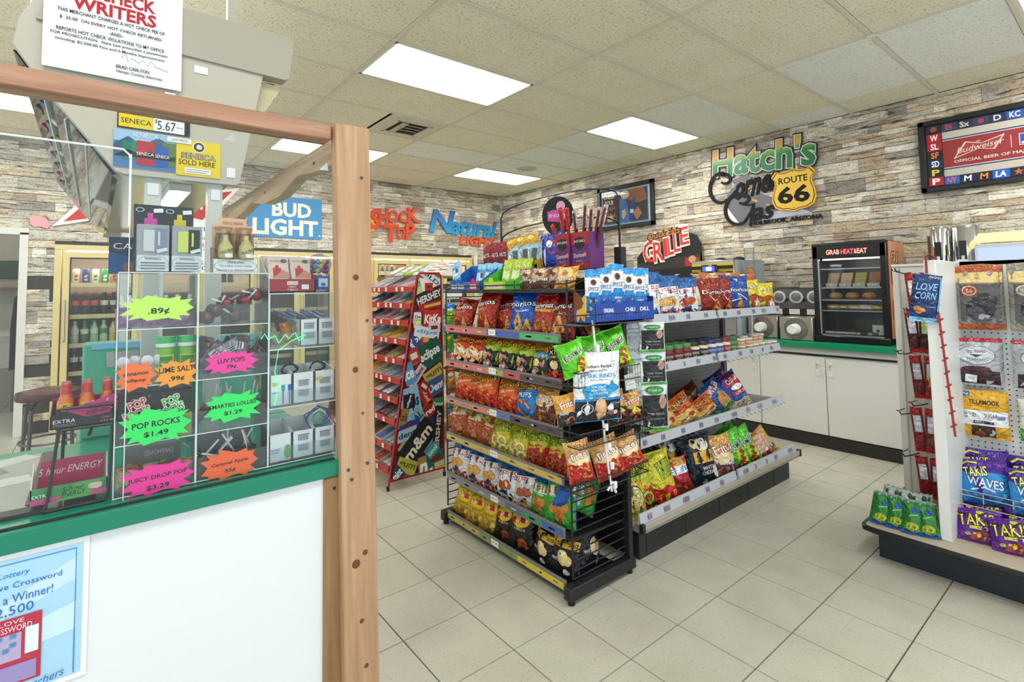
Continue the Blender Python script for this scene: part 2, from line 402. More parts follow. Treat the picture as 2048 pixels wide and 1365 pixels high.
for (a, b), lab in LIGHTS.items():
    t = thing('ceiling_light', lab, 'ceiling light', (ob+(b+.5)*CB, oa+(a+.5)*CA, H), group='recessed ceiling lights')
    G().span((-CB/2+.03, -CA/2+.03, .002), (CB/2-.03, CA/2-.03, .008), ('fffdf6', 'emit', 8)).build('diffuser', t)
    g = G()
    for s in (-1, 1):
        g.span((-CB/2+.012, s*(CA/2-.022)-.010, -.002), (CB/2-.012, s*(CA/2-.022)+.010, .012), 'e6e2d2')
        g.span((s*(CB/2-.022)-.010, -CA/2+.012, -.002), (s*(CB/2-.022)+.010, CA/2-.012, .012), 'e6e2d2')
    g.build('frame', t)
# air vent, speaker, sprinkler hook
t = thing('air_vent', 'square dusty ceiling air vent with dark slats, beside the nearest light', 'vent', (ob+.75*CB, oa+2.5*CA, H))
G().span((-.29, -.29, .001), (.29, .29, .006), 'd6d0bc').build('plate', t)
G().span((-.16, -.17, -.002), (.16, .17, .0008), ('2c2820', 'rubber')).build('opening', t)
for k in range(6): G().box((-.11+.022*k if k < 3 else .02, (0 if k < 3 else -.11+.075*(k-3)), -.012), (.014 if k < 3 else .2, .30 if k < 3 else .02, .004), 'bdb59c', ry=.7 if k < 3 else 0, rx=0 if k < 3 else .7).build('slat', t)
g = G()
for s in (-1, 1):
    g.span((-.19, s*.18-.012, -.010), (.19, s*.18+.012, .0005), 'cfc8b2'); g.span((s*.175-.012, -.19, -.010), (s*.175+.012, .19, .0005), 'cfc8b2')
g.build('rim', t)
t = thing('ceiling_speaker', 'round flush speaker grille set in a pale ceiling tile near the far corner', 'speaker', (ob+2.5*CB, oa+3.5*CA, H))
G().lathe([(.001, -.002), (.13, -.002), (.14, .004)], (0, 0, 0), ('c4bea8', 'rubber'), 28).build('grille', t)
t = thing('ceiling_hook', 'small translucent plastic hook hanging from a ceiling bar at upper right', 'hook', (ob+2*CB, oa-3*CA, H-.003))
G().span((-.02, -.02, -.004), (.02, .02, 0), 'e8e6da').tube([(0, 0, 0), (0, 0, -.05), (-.01, 0, -.07), (-.05, .01, -.075), (-.055, .01, -.06)], .003, 'd8d6cc').build('plastic_hook', t)

# walls of stacked ledge stone
TONES = ['ece6da', 'ddd6ca', 'cac3b9', 'f4efe4', 'dfd2bc', 'c4b29c', 'b8b2aa', 'e4dccb', 'd2cbc0', 'f0eadc', 'a8a29b', 'd6c6ae', 'e8e2d6', 'd8d2c8']
def stone_mesh(w, h, d, tone):
    n = 2 if w < .14 else 4; vs = []; q = rnd
    for i in range(n+1):
        u = -w/2 + w*i/n; j = q.uniform(-.0045, .0045); j2 = q.uniform(-.0045, .0045); dd = d*q.uniform(.75, 1.1)
        vs += [(u, 0, h/2), (u+q.uniform(-.002, .002), -dd*q.uniform(.8, 1), h/2-.0022+min(0, j)), (u+q.uniform(-.002, .002), -dd, -h/2+.0036+max(0, j2)), (u, 0, -h/2)]
    fs = []
    for i in range(n):
        a, b = 4*i, 4*i+4
        fs += [(a+1, a+2, b+2, b+1), (a, a+1, b+1, b), (a+2, a+3, b+3, b+2)]
    fs += [(0, 3, 2, 1), (4*n, 4*n+1, 4*n+2, 4*n+3)]
    return vs, fs
def stone_wall(wall, o, ux, u0, u1, v0, v1, holes, nrm):
    """o + ux*u up v; stones face along nrm"""
    ux = Vector(ux); nrm = Vector(nrm); st = []
    v = v0
    while v < v1-.012:
        h = min(rnd.choice([.045, .06, .075, .09, .105, .125]), v1-v); u = u0 - rnd.random()*.2
        while u < u1:
            w = rnd.choice([.09, .13, .18, .23, .29, .36])*rnd.uniform(.85, 1.15); a, b = max(u, u0), min(u+w, u1); u += w
            if b-a < .02: continue
            parts = [(v, h)]
            if h > .08 and rnd.random() < .45: k = h*rnd.uniform(.35, .65); parts = [(v, k), (v+k, h-k)]
            for pv, ph in parts:
                if any(a < hb and b > ha and pv+ph > hc+.001 and pv < hd-.001 for ha, hb, hc, hd in holes): 
                    bb = [hh for hh in holes if a < hh[1] and b > hh[0] and pv+ph > hh[2]+.001 and pv < hh[3]-.001]
                    ok = False
                    if len(bb) == 1:
                        ha, hb, hc, hd = bb[0]
                        if a < ha-.03 and ha < b <= hb+.5 : b2 = ha; a2 = a; ok = True
                        elif b > hb+.03 and a >= ha-.5: a2 = hb; b2 = b; ok = True
                        if ok: st.append((a2, b2, pv, ph))
                    continue
                st.append((a, b, pv, ph))
        v += h
    data = []
    for a, b, pv, ph in st:
        c = Vector(o)+ux*((a+b)/2); c.z = pv+ph/2; p = to_px(c+nrm*.02)
        vis = p is not None and -20 < p[0] < 2068 and -20 < p[1] < 1385
        data.append((((b-a)*ph/p[2]**2 if vis else 0), c, b-a, ph))
    data.sort(key=lambda t: -t[0]); ang = math.atan2(ux.y, ux.x); sg = 1
    rest = G(); tones = []; allt = []
    for k, (s, c, w, h) in enumerate(data):
        d = rnd.uniform(.006, .020); t = lin(rnd.choice(TONES)); f = rnd.uniform(.8, 1.12); t = (t[0]*f, t[1]*f, t[2]*f, 1)
        vs, fs = stone_mesh(w, h, d, t)
        if k < 300 and s > 0:
            g = G().add(vs, fs, STONE); me = g.mesh('stone', False)
            at = me.color_attributes.new('tone', 'FLOAT_COLOR', 'POINT'); at.data.foreach_set('color', list(t)*len(vs))
            link(me, 'stone', wall, c, (0, 0, ang))
        else:
            R = Matrix.Rotation(ang, 3, 'Z'); rest.add([R @ Vector(q)+c for q in vs], fs, STONE); allt += list(t)*len(vs)
    me = rest.mesh('stone_field', False); at = me.color_attributes.new('tone', 'FLOAT_COLOR', 'POINT'); at.data.foreach_set('color', allt)
    tag(link(me, 'stone_field', wall), kind='stuff')
MORTAR = ('3c3833', 'rubber')
wr = struct(G().span((XR, -3.0, 0), (XR+.15, YB+.15, H+.06), MORTAR).build('wall_right'))
stone_wall(wr, (XR, 0, 0), (0, -1, 0), -YB, 2.0, .9, H, [], (-1, 0, 0))
# back wall: opening for the doorway at left and for the cooler
DX0, DX1, DZ = -3.05, -2.165, 1.99
CX0, CX1, CZ = -1.93, 3.32, 1.885
wb = struct(G().span((CX0, YB, CZ), (XR, YB+.12, H+.06), MORTAR).span((DX0, YB, DZ), (CX0, YB+.12, H+.06), MORTAR).span((DX1, YB, 0), (CX0, YB+.12, CZ+.2), MORTAR)
            .span((-4.2, YB, 0), (DX0, YB+.12, H+.06), MORTAR).span((CX1, YB, 0), (XR, YB+.12, CZ+.1), MORTAR).build('wall_back'))
stone_wall(wb, (0, YB, 0), (1, 0, 0), -3.4, XR, .12, H, [(CX0, CX1, 0, CZ), (DX0-.06, DX1+.02, 0, DZ+.03)], (0, -1, 0))
struct(G().span((-2.13, YB-.012, 0), (CX0-.01, YB, .12), ('2e2926', 'rubber')).build('baseboard_back'))
# doorway trim and the back room behind it
g = G().span((DX1-.03, YB-.03, 0), (DX1+.035, YB+.13, DZ), ('dcdad2', 'gloss')).span((DX0, YB-.03, DZ-.02), (DX1+.035, YB+.13, DZ+.045), ('dcdad2', 'gloss')).span((DX0-.05, YB-.03, 0), (DX0+.01, YB+.13, DZ), ('dcdad2', 'gloss'))
struct(g.build('trim_1'))
struct(G().span((-4.2, 8.2, 0), (-1.0, 8.3, H), 'b9b2a2').build('wall_backroom'))
struct(G().span((-1.95, YB+.12, 0), (-1.85, 8.2, H), 'a8a294').build('wall_backroom_side'))
struct(G().span((-4.2, YB+.12, H-.3), (-1.0, 8.3, H-.25), 'b5ae9c').build('ceiling_backroom'))
t = thing('backroom_fill_lamp', 'added unseen tube lamp brightening the back room', 'ceiling light', (-2.8, 7.0, H-.3)); G().span((-.5, -.05, -.05), (.5, .05, 0), 'e8e6dc').build('housing', t); G().tube([(-.48, 0, -.075), (.48, 0, -.075)], .02, ('fff6e4', 'emit', 14), 8).build('tube', t)  # lamp added out of view to brighten the dark back room
t = thing('utility_sink', 'pale utility sink bench in the dim back room through the doorway', 'sink', (-2.75, 7.3, 0))
G().span((-.5, -.3, .5), (.5, .3, .9), 'c9c6bc', .02).build('basin', t)
G().span((-.52, -.32, .88), (.52, .32, .93), ('dcd9ce', 'gloss'), .01).build('rim', t)
for sx in (-1, 1):
    for sy in (-1, 1): G().cyl((sx*.42, sy*.24, 0), .03, .5, ('6a6a66', 'metal')).build('leg', t)
t = thing('hanging_apron', 'black apron hanging by the white door trim at far left', 'apron', (-2.235, 5.683, .62))
G().prism([(-.02, 0, 0), (.10, 0, .05), (.07, 0, .55), (.05, 0, .78), (.0, 0, .72), (-.02, 0, .4)], (0, .03, 0), ('1d1c20', 'rubber')).build('cloth', t)
t = thing('yellow_sponge', 'pink and yellow sponge on the bench in the back room', 'sponge', (-2.31, 7.12, .931))
G().span((-.06, -.04, 0), (.06, .04, .05), 'e0406a', .01).build('body', t); G().span((-.05, -.035, .051), (.06, .04, .09), 'e6e83a', .012).build('scrub_pad', t)
t = thing('back_room_shelf', 'brown shelf board with hooks on the back room wall', 'shelf', (-2.75, 8.12, 1.45))
G().span((-.6, -.1, 0), (.6, .08, .03), '8a6a4a').build('board', t)
for k in range(4): G().tube([(-.4+.25*k, -.05, 0), (-.4+.25*k, -.08, -.05), (-.4+.25*k, -.05, -.25)], .012, ('3a3a3a', 'metal')).build('hook', t)
t = thing('green_board', 'dark green board on the back room wall through the doorway', 'board', (-2.75, 8.18, 1.72))
G().span((-.6, -.02, -.12), (.6, .015, .12), '44584c', .01).build('panel', t)

# ------------------------------------------------------------------ snack bags
def bag_surf(w, h, t, seed, flat=False):
    q = random.Random(seed); ph = [q.random()*6 for _ in range(4)]
    def f(a, b, front=True):
        p = max(0., math.sin(PI*min(1, max(0, (b-.05)/.9))))**(.3 if flat else .5); k = max(0., 1-abs(a)**2.6)**.75
        half = .0012 + t/2*p*k + t*.05*p*k*math.sin(7*a+5*b+ph[0]) + t*.10*(math.exp(-((b-.11)/.07)**2)+math.exp(-((b-.89)/.07)**2))*k*math.sin(13*a+ph[1])
        pinch = 1-(.03 if flat else .10)*math.sin(PI*b)**.8
        x = a*w/2*pinch
        ears = (0. if flat else .030)*h*(a*a-.35)*max(0, (b-.75)/.25)**2
        z = b*h + ears + .010*h*math.sin(3*a+ph[2])*max(0, (b-.8)/.2)
        cr = .0022*math.sin(38*a)*(1 if (b < .045 or b > .955) else 0)
        y = -(half+cr) if front else half*.8-cr
        return (x, y, z)
    return f
def bag_mesh(w, h, t, col, seed, flat=False, kind='foil'):
    f = bag_surf(w, h, t, seed, flat); NU, NV = 12, 16; g = G(); bs = [0, .02, .045] + [.045+.91*i/(NV-4) for i in range(1, NV-4)] + [.955, .98, 1]
    n = len(bs); vs = []; fs = []
    for s in (True, False):
        for b in bs:
            for i in range(NU+1): vs.append(f(i/NU*2-1, b, s))
    st = NU+1
    for k in (0, 1):
        o = k*n*st
        for j in range(n-1):
            for i in range(NU): fs.append((o+j*st+i, o+j*st+i+1, o+(j+1)*st+i+1, o+(j+1)*st+i))
    o = n*st
    for j in range(n-1):
        for i in (0, NU): fs.append((j*st+i, (j+1)*st+i, o+(j+1)*st+i, o+j*st+i))
    for i in range(NU):
        for j in (0, n-1): fs.append((j*st+i, j*st+i+1, o+j*st+i+1, o+j*st+i))
    g.add(vs, fs, (col, kind)); me = g.mesh('bag', False)
    me.polygons.foreach_set('use_smooth', [True]*len(me.polygons)); me.set_sharp_from_angle(angle=math.radians(70))
    return me
def paint(d, ops, w, h):
    for op in ops:
        k = op[0]; a = op[1:]
        if k == 'b':
            v0, v1, col = a[:3]; amp = a[3] if len(a) > 3 else 0; n = a[4] if len(a) > 4 else 3; P = [(-w*.49, v0*h), (w*.49, v0*h)]
            for i in range(13): x = 1-i/6; P.append((x*w*.49, (v1+amp*math.sin(n*PI*x))*h))
            d.poly(P, col)
        elif k == 'r': d.rect(a[0]*w, a[1]*h, a[2]*w, a[3]*h, a[4])
        elif k == 'e': d.ell(a[0]*w, a[1]*h, a[2]*w, a[3]*h, a[4], math.radians(a[5]) if len(a) > 5 else 0)
        elif k == 'ring': d.ring(a[0]*w, a[1]*h, a[2]*w, a[3]*h, a[4], a[5])
        elif k == 't': d.text(a[0], a[1]*w, a[2]*h, a[3]*w, a[4]*h, a[5], math.radians(a[6]) if len(a) > 6 else 0, a[7] if len(a) > 7 else 0, .01)
        elif k == 'o': d.otext(a[0], a[1]*w, a[2]*h, a[3]*w, a[4]*h, a[5], a[6], math.radians(a[7]) if len(a) > 7 else 0, a[8] if len(a) > 8 else 0)
        elif k == 'c': d.blob(a[0]*w, a[1]*h, a[2]*w, a[3], a[4] if len(a) > 4 else .8)
        elif k == 'p': d.poly([(x*w, y*h) for x, y in a[0]], a[1])
        elif k == 's': d.stroke([(x*w, y*h) for x, y in a[0]], a[1]*w, a[2])
def chips(col, dark, pts, r=.17, sq=.7):
    o = []
    for x, y in pts: o += [('c', x, y, r*1.08, dark, sq), ('c', x, y, r, col, sq)]
    return o
def curls(col, dark, pts, r=.13):
    o = []
    for i, (x, y) in enumerate(pts):
        s = [(x-r+2*r*k/6, y+.055*math.sin(k*.55+i)) for k in range(7)]
        o += [('s', s, .085, dark), ('s', s, .06, col)]
    return o
def tri(x, y, r, col, dark, up=1):
    return [('p', [(x-r*1.1, y-up*r*.8), (x+r*1.15, y-up*r*.55), (x+r*.1, y+up*r*1.15)], dark), ('p', [(x-r, y-up*r*.72), (x+r, y-up*r*.5), (x+r*.1, y+up*r)], col)]
def rings(col, dark, pts, r=.15):
    o = []
    for x, y in pts: o += [('ring', x, y, r, r*.8, .55, dark), ('ring', x, y, r*.92, r*.74, .42, col)]
    return o
NACHO = [('p', [(-.45, .2), (-.1, .32), (.45, .12), (.45, .0), (-.45, .0)], '8c1c14')] + tri(-.12, .27, .22, 'd9923e', '9c5a1e') + tri(.2, .22, .2, 'cf8434', '8f4f1a') + [('o', 'Doritos', 0, .68, .82, .12, 'f6f4f0', '3a0c0c', 9), ('t', 'NACHO CHEESE', 0, .53, .45, .035, 'f2c9a0', 9)]
RANCH = [('p', [(-.45, .2), (.45, .34), (.45, .0), (-.45, .0)], '123e8c')] + tri(-.1, .25, .24, 'dca85a', 'a5702c') + tri(.22, .2, .2, 'd29a4a', '9c6828') + [('o', 'Doritos', 0, .68, .82, .12, 'f6f6f6', '0c1c4a', 9), ('t', 'COOL RANCH', .05, .53, .45, .04, 'e8f0ff', 9)]
def CHEE(flav, c1, c2): return [('b', 0, .42, c2, .04, 2), ('o', 'Cheetos', .02, .74, .82, .15, 'f8d23a', '1a0f0a', 12), ('t', flav, .05, .56, .6, .05, 'fff2d0', 10)] + curls('e8742a', '8a2a10', [(-.15, .34), (.18, .28), (-.1, .18), (.2, .12)])
def RUF(lo, flav, chip, mid='e2e5e8'): return [('b', 0, .56, mid, .012, 9), ('b', 0, .2, lo, .015, 5), ('p', [(-.46, .5), (.44, .58), (.46, .74), (-.44, .68)], 'f4f4f8'), ('t', 'RUFFLES', 0, .625, .84, .13, 'b41c28', 6, .05)] + chips(chip, '9a5a1e', [(.12, .38), (-.12, .34)], .18) + [('t', flav, -.02, .1, .5, .05, 'f4f0ea')]
def LAYS(band, sub): return [('e', -.02, .66, .36, .17, 'f6c828'), ('p', [(-.36, .55), (.34, .62), (.36, .74), (-.34, .68)], 'c4201c'), ('t', "Lay's", 0, .65, .52, .13, 'fbf6ea', 9)] + ([('t', sub, 0, .46, .42, .05, band)] if sub else [])
DESIGN = {   # width, height, thickness factor, base colour, print, plain words for the label
 'nacho': ('a52a1c', NACHO, 'red tortilla chip bag'), 'ranch': ('1a56b4', RANCH, 'blue tortilla chip bag'),
 'nachodark': ('7c2018', [('o', 'Doritos', -.05, .72, .8, .13, 'f6f4f0', '2a0808', 9)] + tri(-.05, .32, .3, 'dda05a', 'a0642a') + [('t', 'SPICY', .1, .55, .3, .05, 'f0b890', 9)], 'dark maroon tortilla chip bag'),
 'tostada': ('a8301e', [('b', .78, .96, 'b0182a'), ('b', 0, .4, '9c4a22', .03, 2), ('o', 'Rancheritos', 0, .72, .86, .11, 'f8f8f2', '20501c', 4), ('b', .58, .64, 'd0a040')] + tri(-.1, .3, .2, 'c87a3a', '8c4a1c') + tri(.18, .22, .2, 'b8662c', '7c3c14'), 'red and brown tortilla snack bag'),
 'cheesemix': ('c8341e', [('b', 0, .5, 'e8e2d4', .05, 3), ('o', 'Cheetos', .04, .76, .8, .14, 'f8d23a', '1a0f0a', 12)] + curls('f0b83a', 'c0401a', [(-.12, .5), (.16, .44), (-.08, .34), (.2, .3)]) + [('c', -.2, .14, .14, 'c03020'), ('c', .15, .12, .12, '1c1412')], 'red and yellow puffed snack bag'),
 'cheeselime': ('a8c42c', [('b', .0, .58, '16141a', .03, 3), ('o', 'Cheetos', .02, .78, .82, .14, 'f8d23a', '1a1408', 10), ('b', .84, .96, 'd85a1c'), ('c', -.18, .42, .12, 'd8cfa8')] + curls('d84a2c', 'f0e4d0', [(.05, .4), (-.1, .26), (.18, .22)]) + [('c', .0, .12, .15, 'e8e0d4'), ('c', .2, .1, .1, 'c02818')], 'lime green and black puffed snack bag'),
 'cheeseteal': ('e08a24', [('b', .0, .7, '123a3a', .02, 3), ('b', .52, .68, '2aa0d0', .01, 2), ('o', 'Cheetos', 0, .8, .84, .14, 'f8d23a', '1a1408', 8), ('t', 'Bolitas', .02, .6, .6, .08, 'f4d060', 6), ('c', -.1, .4, .16, 'e8d88a')] + curls('d04a30', 'efe6d8', [(.12, .34), (.0, .2)]) + [('c', -.2, .12, .14, 'ece4dc')], 'orange, blue and dark teal puffed snack bag'),
 'cheesextra': ('b41c20', [('b', .0, .74, '18141a', .02, 3), ('o', 'Cheetos', 0, .82, .84, .12, 'f8d23a', '1a0808', 10), ('o', 'XTRA', 0, .67, .7, .1, 'ffffff', '201018', 6), ('t', 'FLAMIN HOT', 0, .56, .7, .05, 'd8dc3a', 6), ('c', -.05, .38, .2, 'e4cf90'), ('b', 0, .2, 'b01c1c', .03, 3), ('c', 0, .2, .16, 'e07030')], 'black and red puffed snack bag'),
 'cheese': ('d8641c', CHEE('CRUNCHY', 'd8641c', 'b02018') , 'orange and red crunchy cheese snack bag'),
 'puffs': ('1e80cc', [('b', .72, .96, 'e0862a', .02, 2), ('o', 'Cheetos', -.02, .76, .84, .15, 'f8d23a', '1a1408', 8), ('o', 'PUFFS', .02, .56, .6, .11, 'ffffff', '0c50a0', 8)] + curls('ec8a3a', 'b8541a', [(-.15, .36), (.2, .34), (-.05, .2), (.25, .14)], .14), 'light blue cheese puff bag with orange top'),
 'corn': ('d09a50', [('b', 0, .5, '6a3420', .03, 2), ('e', -.02, .55, .46, .14, 'f0d8a8'), ('o', 'Fritos', 0, .57, .72, .18, 'f6f2ec', 'a02020', 8), ('t', 'CHILI', .0, .32, .34, .05, 'e8c898')] + curls('a8643a', '4a2414', [(-.1, .2), (.15, .14)]), 'tan and brown corn chip bag'),
 'cornred': ('cfa060', [('b', 0, .45, 'b81e1c', .03, 2), ('e', -.02, .56, .46, .14, 'ecd6a4'), ('o', 'Fritos', .02, .66, .76, .17, 'f6f4f4', '8c1c1c', 9)] + curls('d08a54', '8a3a1c', [(-.12, .34), (.16, .28), (-.05, .18), (.2, .14)], .12), 'tan and red corn chip bag'),
 'cornbbq': ('d8a048', [('b', 0, .4, '26242e', .03, 2), ('o', 'Fritos', .05, .68, .76, .2, 'f6f4f4', '98201c', 8), ('t', 'BBQ', -.2, .4, .4, .1, 'b8d0e8')] + curls('b8643a', '2a1410', [(.1, .22), (-.12, .14)]), 'orange and black corn chip bag'),
 'cornhot': ('c89a50', [('b', 0, .5, '241a18', .03, 2), ('o', 'Fritos', .02, .74, .76, .17, 'f6f0ee', '98201c', 8), ('p', [(-.3, .3), (0, .55), (.3, .36), (.1, .3)], 'd8cf34')] + curls('c8402a', '5a1410', [(-.12, .3), (.16, .26), (0, .16)]), 'tan and black hot corn chip bag'),
 'bbqtan': ('a8562e', [('b', .7, .97, 'c8bc38', .04, 1), ('p', [(-.3, .62), (.32, .7), (.34, .9), (-.28, .84)], 'd8cfc0'), ('t', "Lay's", 0, .78, .5, .12, '9c3a2a', 8), ('r', -.2, .55, .3, .62, 'b8342a'), ('t', 'PATTIES', .05, .585, .42, .035, 'f4e0c0')] + chips('b8744a', '7a3c1e', [(-.15, .36), (.18, .3)], .18) + [('t', 'HOT', .0, .08, .5, .06, 'e4d43a', 4)], 'brown snack bag with yellow green top'),
 'onion': ('c9c02c', [('o', 'FUNYUNS', 0, .68, .9, .2, 'a8c43a', '1c3a14', 10)] + rings('e8dca0', 'a8924a', [(-.16, .34), (.18, .36), (.0, .2), (.24, .14)], .2), 'yellow onion ring snack bag'),
 'onionhot': ('b8b82c', [('b', 0, .55, 'b02018', .03, 2), ('o', 'FUNYUNS', 0, .74, .9, .18, 'a8c43a', '1c3a14', 10), ('t', 'Flamin Hot', 0, .5, .7, .07, 'f0d44a', 8)] + rings('a84a30', '4a1410', [(-.14, .26), (.18, .24), (.04, .12)], .2), 'yellow and red onion ring snack bag'),
 'ridged': ('1c5a98', RUF('c03a22', 'CHEDDAR', 'e0b060'), 'blue and white ridged potato chip bag'),
 'ridgedbbq': ('1c5a98', RUF('2a201e', 'BBQ', 'b8562c') + [('t', 'BBQ', 0, .1, .6, .13, 'e8e4e0')], 'blue and black ridged chip bag lettered BBQ'),
 'ridgedbacon': ('2c4a7c', RUF('c87a2c', 'CHEDDAR', 'a8583a', 'c4ccd4'), 'blue grey and orange ridged chip bag'),
 'ridgedgreen': ('1a58a8', [('b', 0, .76, '3aa83c', .012, 3), ('p', [(-.46, .5), (.46, .58), (.46, .75), (-.46, .68)], 'f4f4f8'), ('t', 'RUFFLES', 0, .63, .84, .13, 'b41c28', 6, .05), ('t', 'SOUR CREAM', -.05, .52, .5, .05, 'f0f8f0')] + chips('cf8a3a', '8a4a1a', [(-.12, .3), (.16, .36), (.1, .18)], .2), 'green ridged potato chip bag'),
 'ridgedbig': ('1e5c9c', RUF('c84a2c', 'CHEDDAR', 'dcae5c'), 'tall red-footed blue and white chip bag'),
 'ridgedred': ('1e5c9c', RUF('4a2a20', 'BBQ', 'b8542c'), 'tall dark-footed blue and white chip bag'),
 'ridgedlong': ('1e5c9c', RUF('1c64b0', 'ORIGINAL', 'e4d49a'), 'narrow blue and white ridged chip bag'),
 'ridgedpale': ('c8c890', [('b', 0, .3, '2a86c8', .03, 2), ('e', 0, .6, .3, .2, 'e4e0b8'), ('t', 'ORIGINAL', 0, .18, .6, .06, 'ffffff')], 'pale yellow and blue chip bag'),
 'nachobig': ('8c2418', [('o', 'Doritos', .1, .6, .8, .1, 'f6f4f0', '2a0808', 0)] + tri(.2, .18, .2, 'd08a42', '8f5a22') + [('s', [(-.1, .52), (.12, .36), (.3, .5)], .03, 'f0e8e0')], 'large dark red tortilla chip bag'),
 'ranchbig': ('1e4ca0', [('o', 'Doritos', 0, .6, .82, .1, 'f6f4f0', '0a1c4a', 0)] + tri(.0, .16, .2, 'd8a052', '9a6a2a') + [('s', [(-.3, .3), (.0, .36), (-.1, .5), (.3, .34)], .03, 'f0f4f8'), ('p', [(-.1, .9), (.12, .92), (.0, .82)], 'e4ecf4')], 'large blue tortilla chip bag'),
 'wavyyel': ('cfc42e', [('b', 0, .5, 'a84a24', .03, 2), ('o', "Lay's", .1, .76, .5, .16, 'f4ead8', '9c4a2c', 8), ('e', .22, .2, .2, .12, 'f0e4dc'), ('t', '$2', .22, .2, .2, .1, 'b02020')], 'yellow and brown wavy chip bag'),
 'assort': ('c87848', [('c', -.2, .7, .18, 'd8c090'), ('c', .2, .75, .16, 'c04830'), ('c', 0, .9, .15, 'e8d8b8'), ('c', .25, .5, .2, 'e0b080')], 'orange patterned chip bag behind the front row'),
 'cheesefries': ('c05a22', [('b', 0, .42, 'd8b458', .05, 3), ('o', 'Cheetos', -.02, .76, .8, .22, 'd8b060', '1c100a', 10), ('b', .42, .56, 'a82a18', .02, 2), ('t', 'Flamin Hot', .05, .5, .6, .08, 'ecc040', 8), ('c', -.1, .26, .14, 'f0dca0'), ('c', .2, .2, .14, 'b03020'), ('c', 0, .12, .12, 'f0e0b0')], 'orange and red crunchy snack bag'),
 'cheesedark': ('5a2418', [('c', .1, .6, .22, '2a1810'), ('o', 'Cheetos', 0, .6, .7, .16, 'c89a40', '1a100a', 10)], 'dark brown crunchy snack bag'),
 'ridgedwide': ('1c4c86', [('b', 0, .2, '2f8c3a', .02, 2), ('p', [(.0, .2), (.46, .1), (.46, .5), (.1, .66)], '3aa844'), ('c', .2, .3, .26, 'c8884a', 1.), ('o', 'RUFFLES', .0, .78, .74, .16, 'c4242e', 'f6f6f8', 12)], 'navy and green ridged chip bag'),
 'crackerblue': ('1c3c98', [('r', -.3, .62, .42, .92, 'b8242a'), ('o', 'CHESTERS', .06, .78, .6, .14, 'f4f0ea', '8c1a1a', 6), ('e', .05, .55, .26, .08, 'f4f4f8'), ('r', -.25, .34, .44, .46, 'c02828'), ('t', 'PUFFCORN', .1, .4, .6, .08, 'f8f4f0'), ('r', -.25, .24, .44, .32, '2c68b8'), ('b', 0, .22, 'c8b898', .02, 2)], 'royal blue puffed corn bag with red panels'),
 'onionbig': ('cfc82c', [('o', 'FUNYUNS', 0, .78, .9, .26, 'a8c43a', '1c3a14', 0), ('r', -.46, .58, .46, .64, 'e0a030'), ('e', .0, .34, .44, .25, '2a4a1c'), ('e', .0, .34, .4, .22, 'f4f4e8')] + rings('d8c070', '9a8240', [(-.1, .4), (.14, .36), (-.04, .26), (.16, .22)], .2), 'bright yellow onion ring bag'),
 'onionhotbig': ('b8b82c', [('b', 0, .62, '9c1c14', .03, 2), ('t', 'Flamin', .0, .6, .8, .13, 'e8d43a', 12), ('ring', .1, .36, .26, .16, .4, '8cc43a'), ('b', 0, .22, '1e1614', .03, 2), ('t', 'FLAMIN HOT', 0, .1, .7, .06, 'e8d040')], 'red and black hot onion ring bag'),
 'oniontall': ('c8c22c', [('o', 'FUNYUNS', .2, .66, .5, .3, 'a8c43a', '1c3a14', 14), ('b', 0, .34, 'b82418', .03, 2), ('t', 'Flamin', .1, .2, .6, .1, 'f0d43a', 10)], 'tall crumpled yellow and red onion ring bag'),
 'chester': ('b0283a', [('b', .76, .98, 'c8a04a', .02, 2), ('r', -.3, .56, .46, .78, 'e8ecf4'), ('o', 'Fries', .06, .67, .7, .17, '2a74c0', 'f4f8ff', 8), ('b', 0, .3, '8c2018', .03, 2)] + curls('b87838', '6a2c14', [(-.1, .22), (.14, .16)]), 'red hot fries bag with white name panel'),
 'classic': ('cfb024', [('b', 0, .34, 'c89a20', .03, 2)] + LAYS('8a6a1c', 'Classic') + chips('e4c864', 'a8842c', [(-.1, .24), (.16, .2)], .17), 'yellow potato chip bag'),
 'classicdark': ('26221e', LAYS('d8c8a0', 'BARBECUE') + chips('a8583a', '5a2814', [(.12, .2), (.16, .12)], .17), 'black potato chip bag with yellow sun'),
 'popcorn': ('20202a', [('r', -.42, .66, .46, .86, 'e0b038'), ('t', 'Smartfood', .02, .76, .8, .12, '1c1a18', 4, .15), ('c', .0, .44, .2, 'f0dca8', 1.), ('c', .16, .4, .16, 'e8cf90'), ('t', 'WHITE', -.26, .38, .3, .07, 'f0f0f0'), ('c', .14, .14, .1, 'e8e4e0')], 'black popcorn bag with yellow name band'),
 'popcornbig': ('1c2230', [('e', .12, .8, .22, .12, 'd8d4c4'), ('c', -.12, .84, .14, 'e0c890'), ('r', -.24, .46, .47, .68, 'd8a83c'), ('t', 'Smartfood', .12, .57, .6, .13, '1a1816', 5, .15), ('t', 'WHITE', .12, .36, .4, .07, 'e8ecf0'), ('t', 'CHEDDAR', .12, .27, .46, .07, 'e8ecf0'), ('c', -.02, .1, .1, 'cfc4be'), ('c', .36, .26, .08, 'e4dcc8', 2.)], 'large navy black popcorn bag with yellow band'),
 'corntwist': ('cfa05a', [('b', 0, .36, '5c3a6a', .03, 2), ('e', 0, .44, .46, .14, 'f0dcb4'), ('o', 'Fritos', .05, .68, .76, .2, 'f6f4f4', '98201c', 10), ('t', 'Twists', .2, .32, .4, .07, 'f0ecf4'), ('c', -.1, .16, .2, '8a5a3a')], 'tan and purple twisted corn chip bag'),
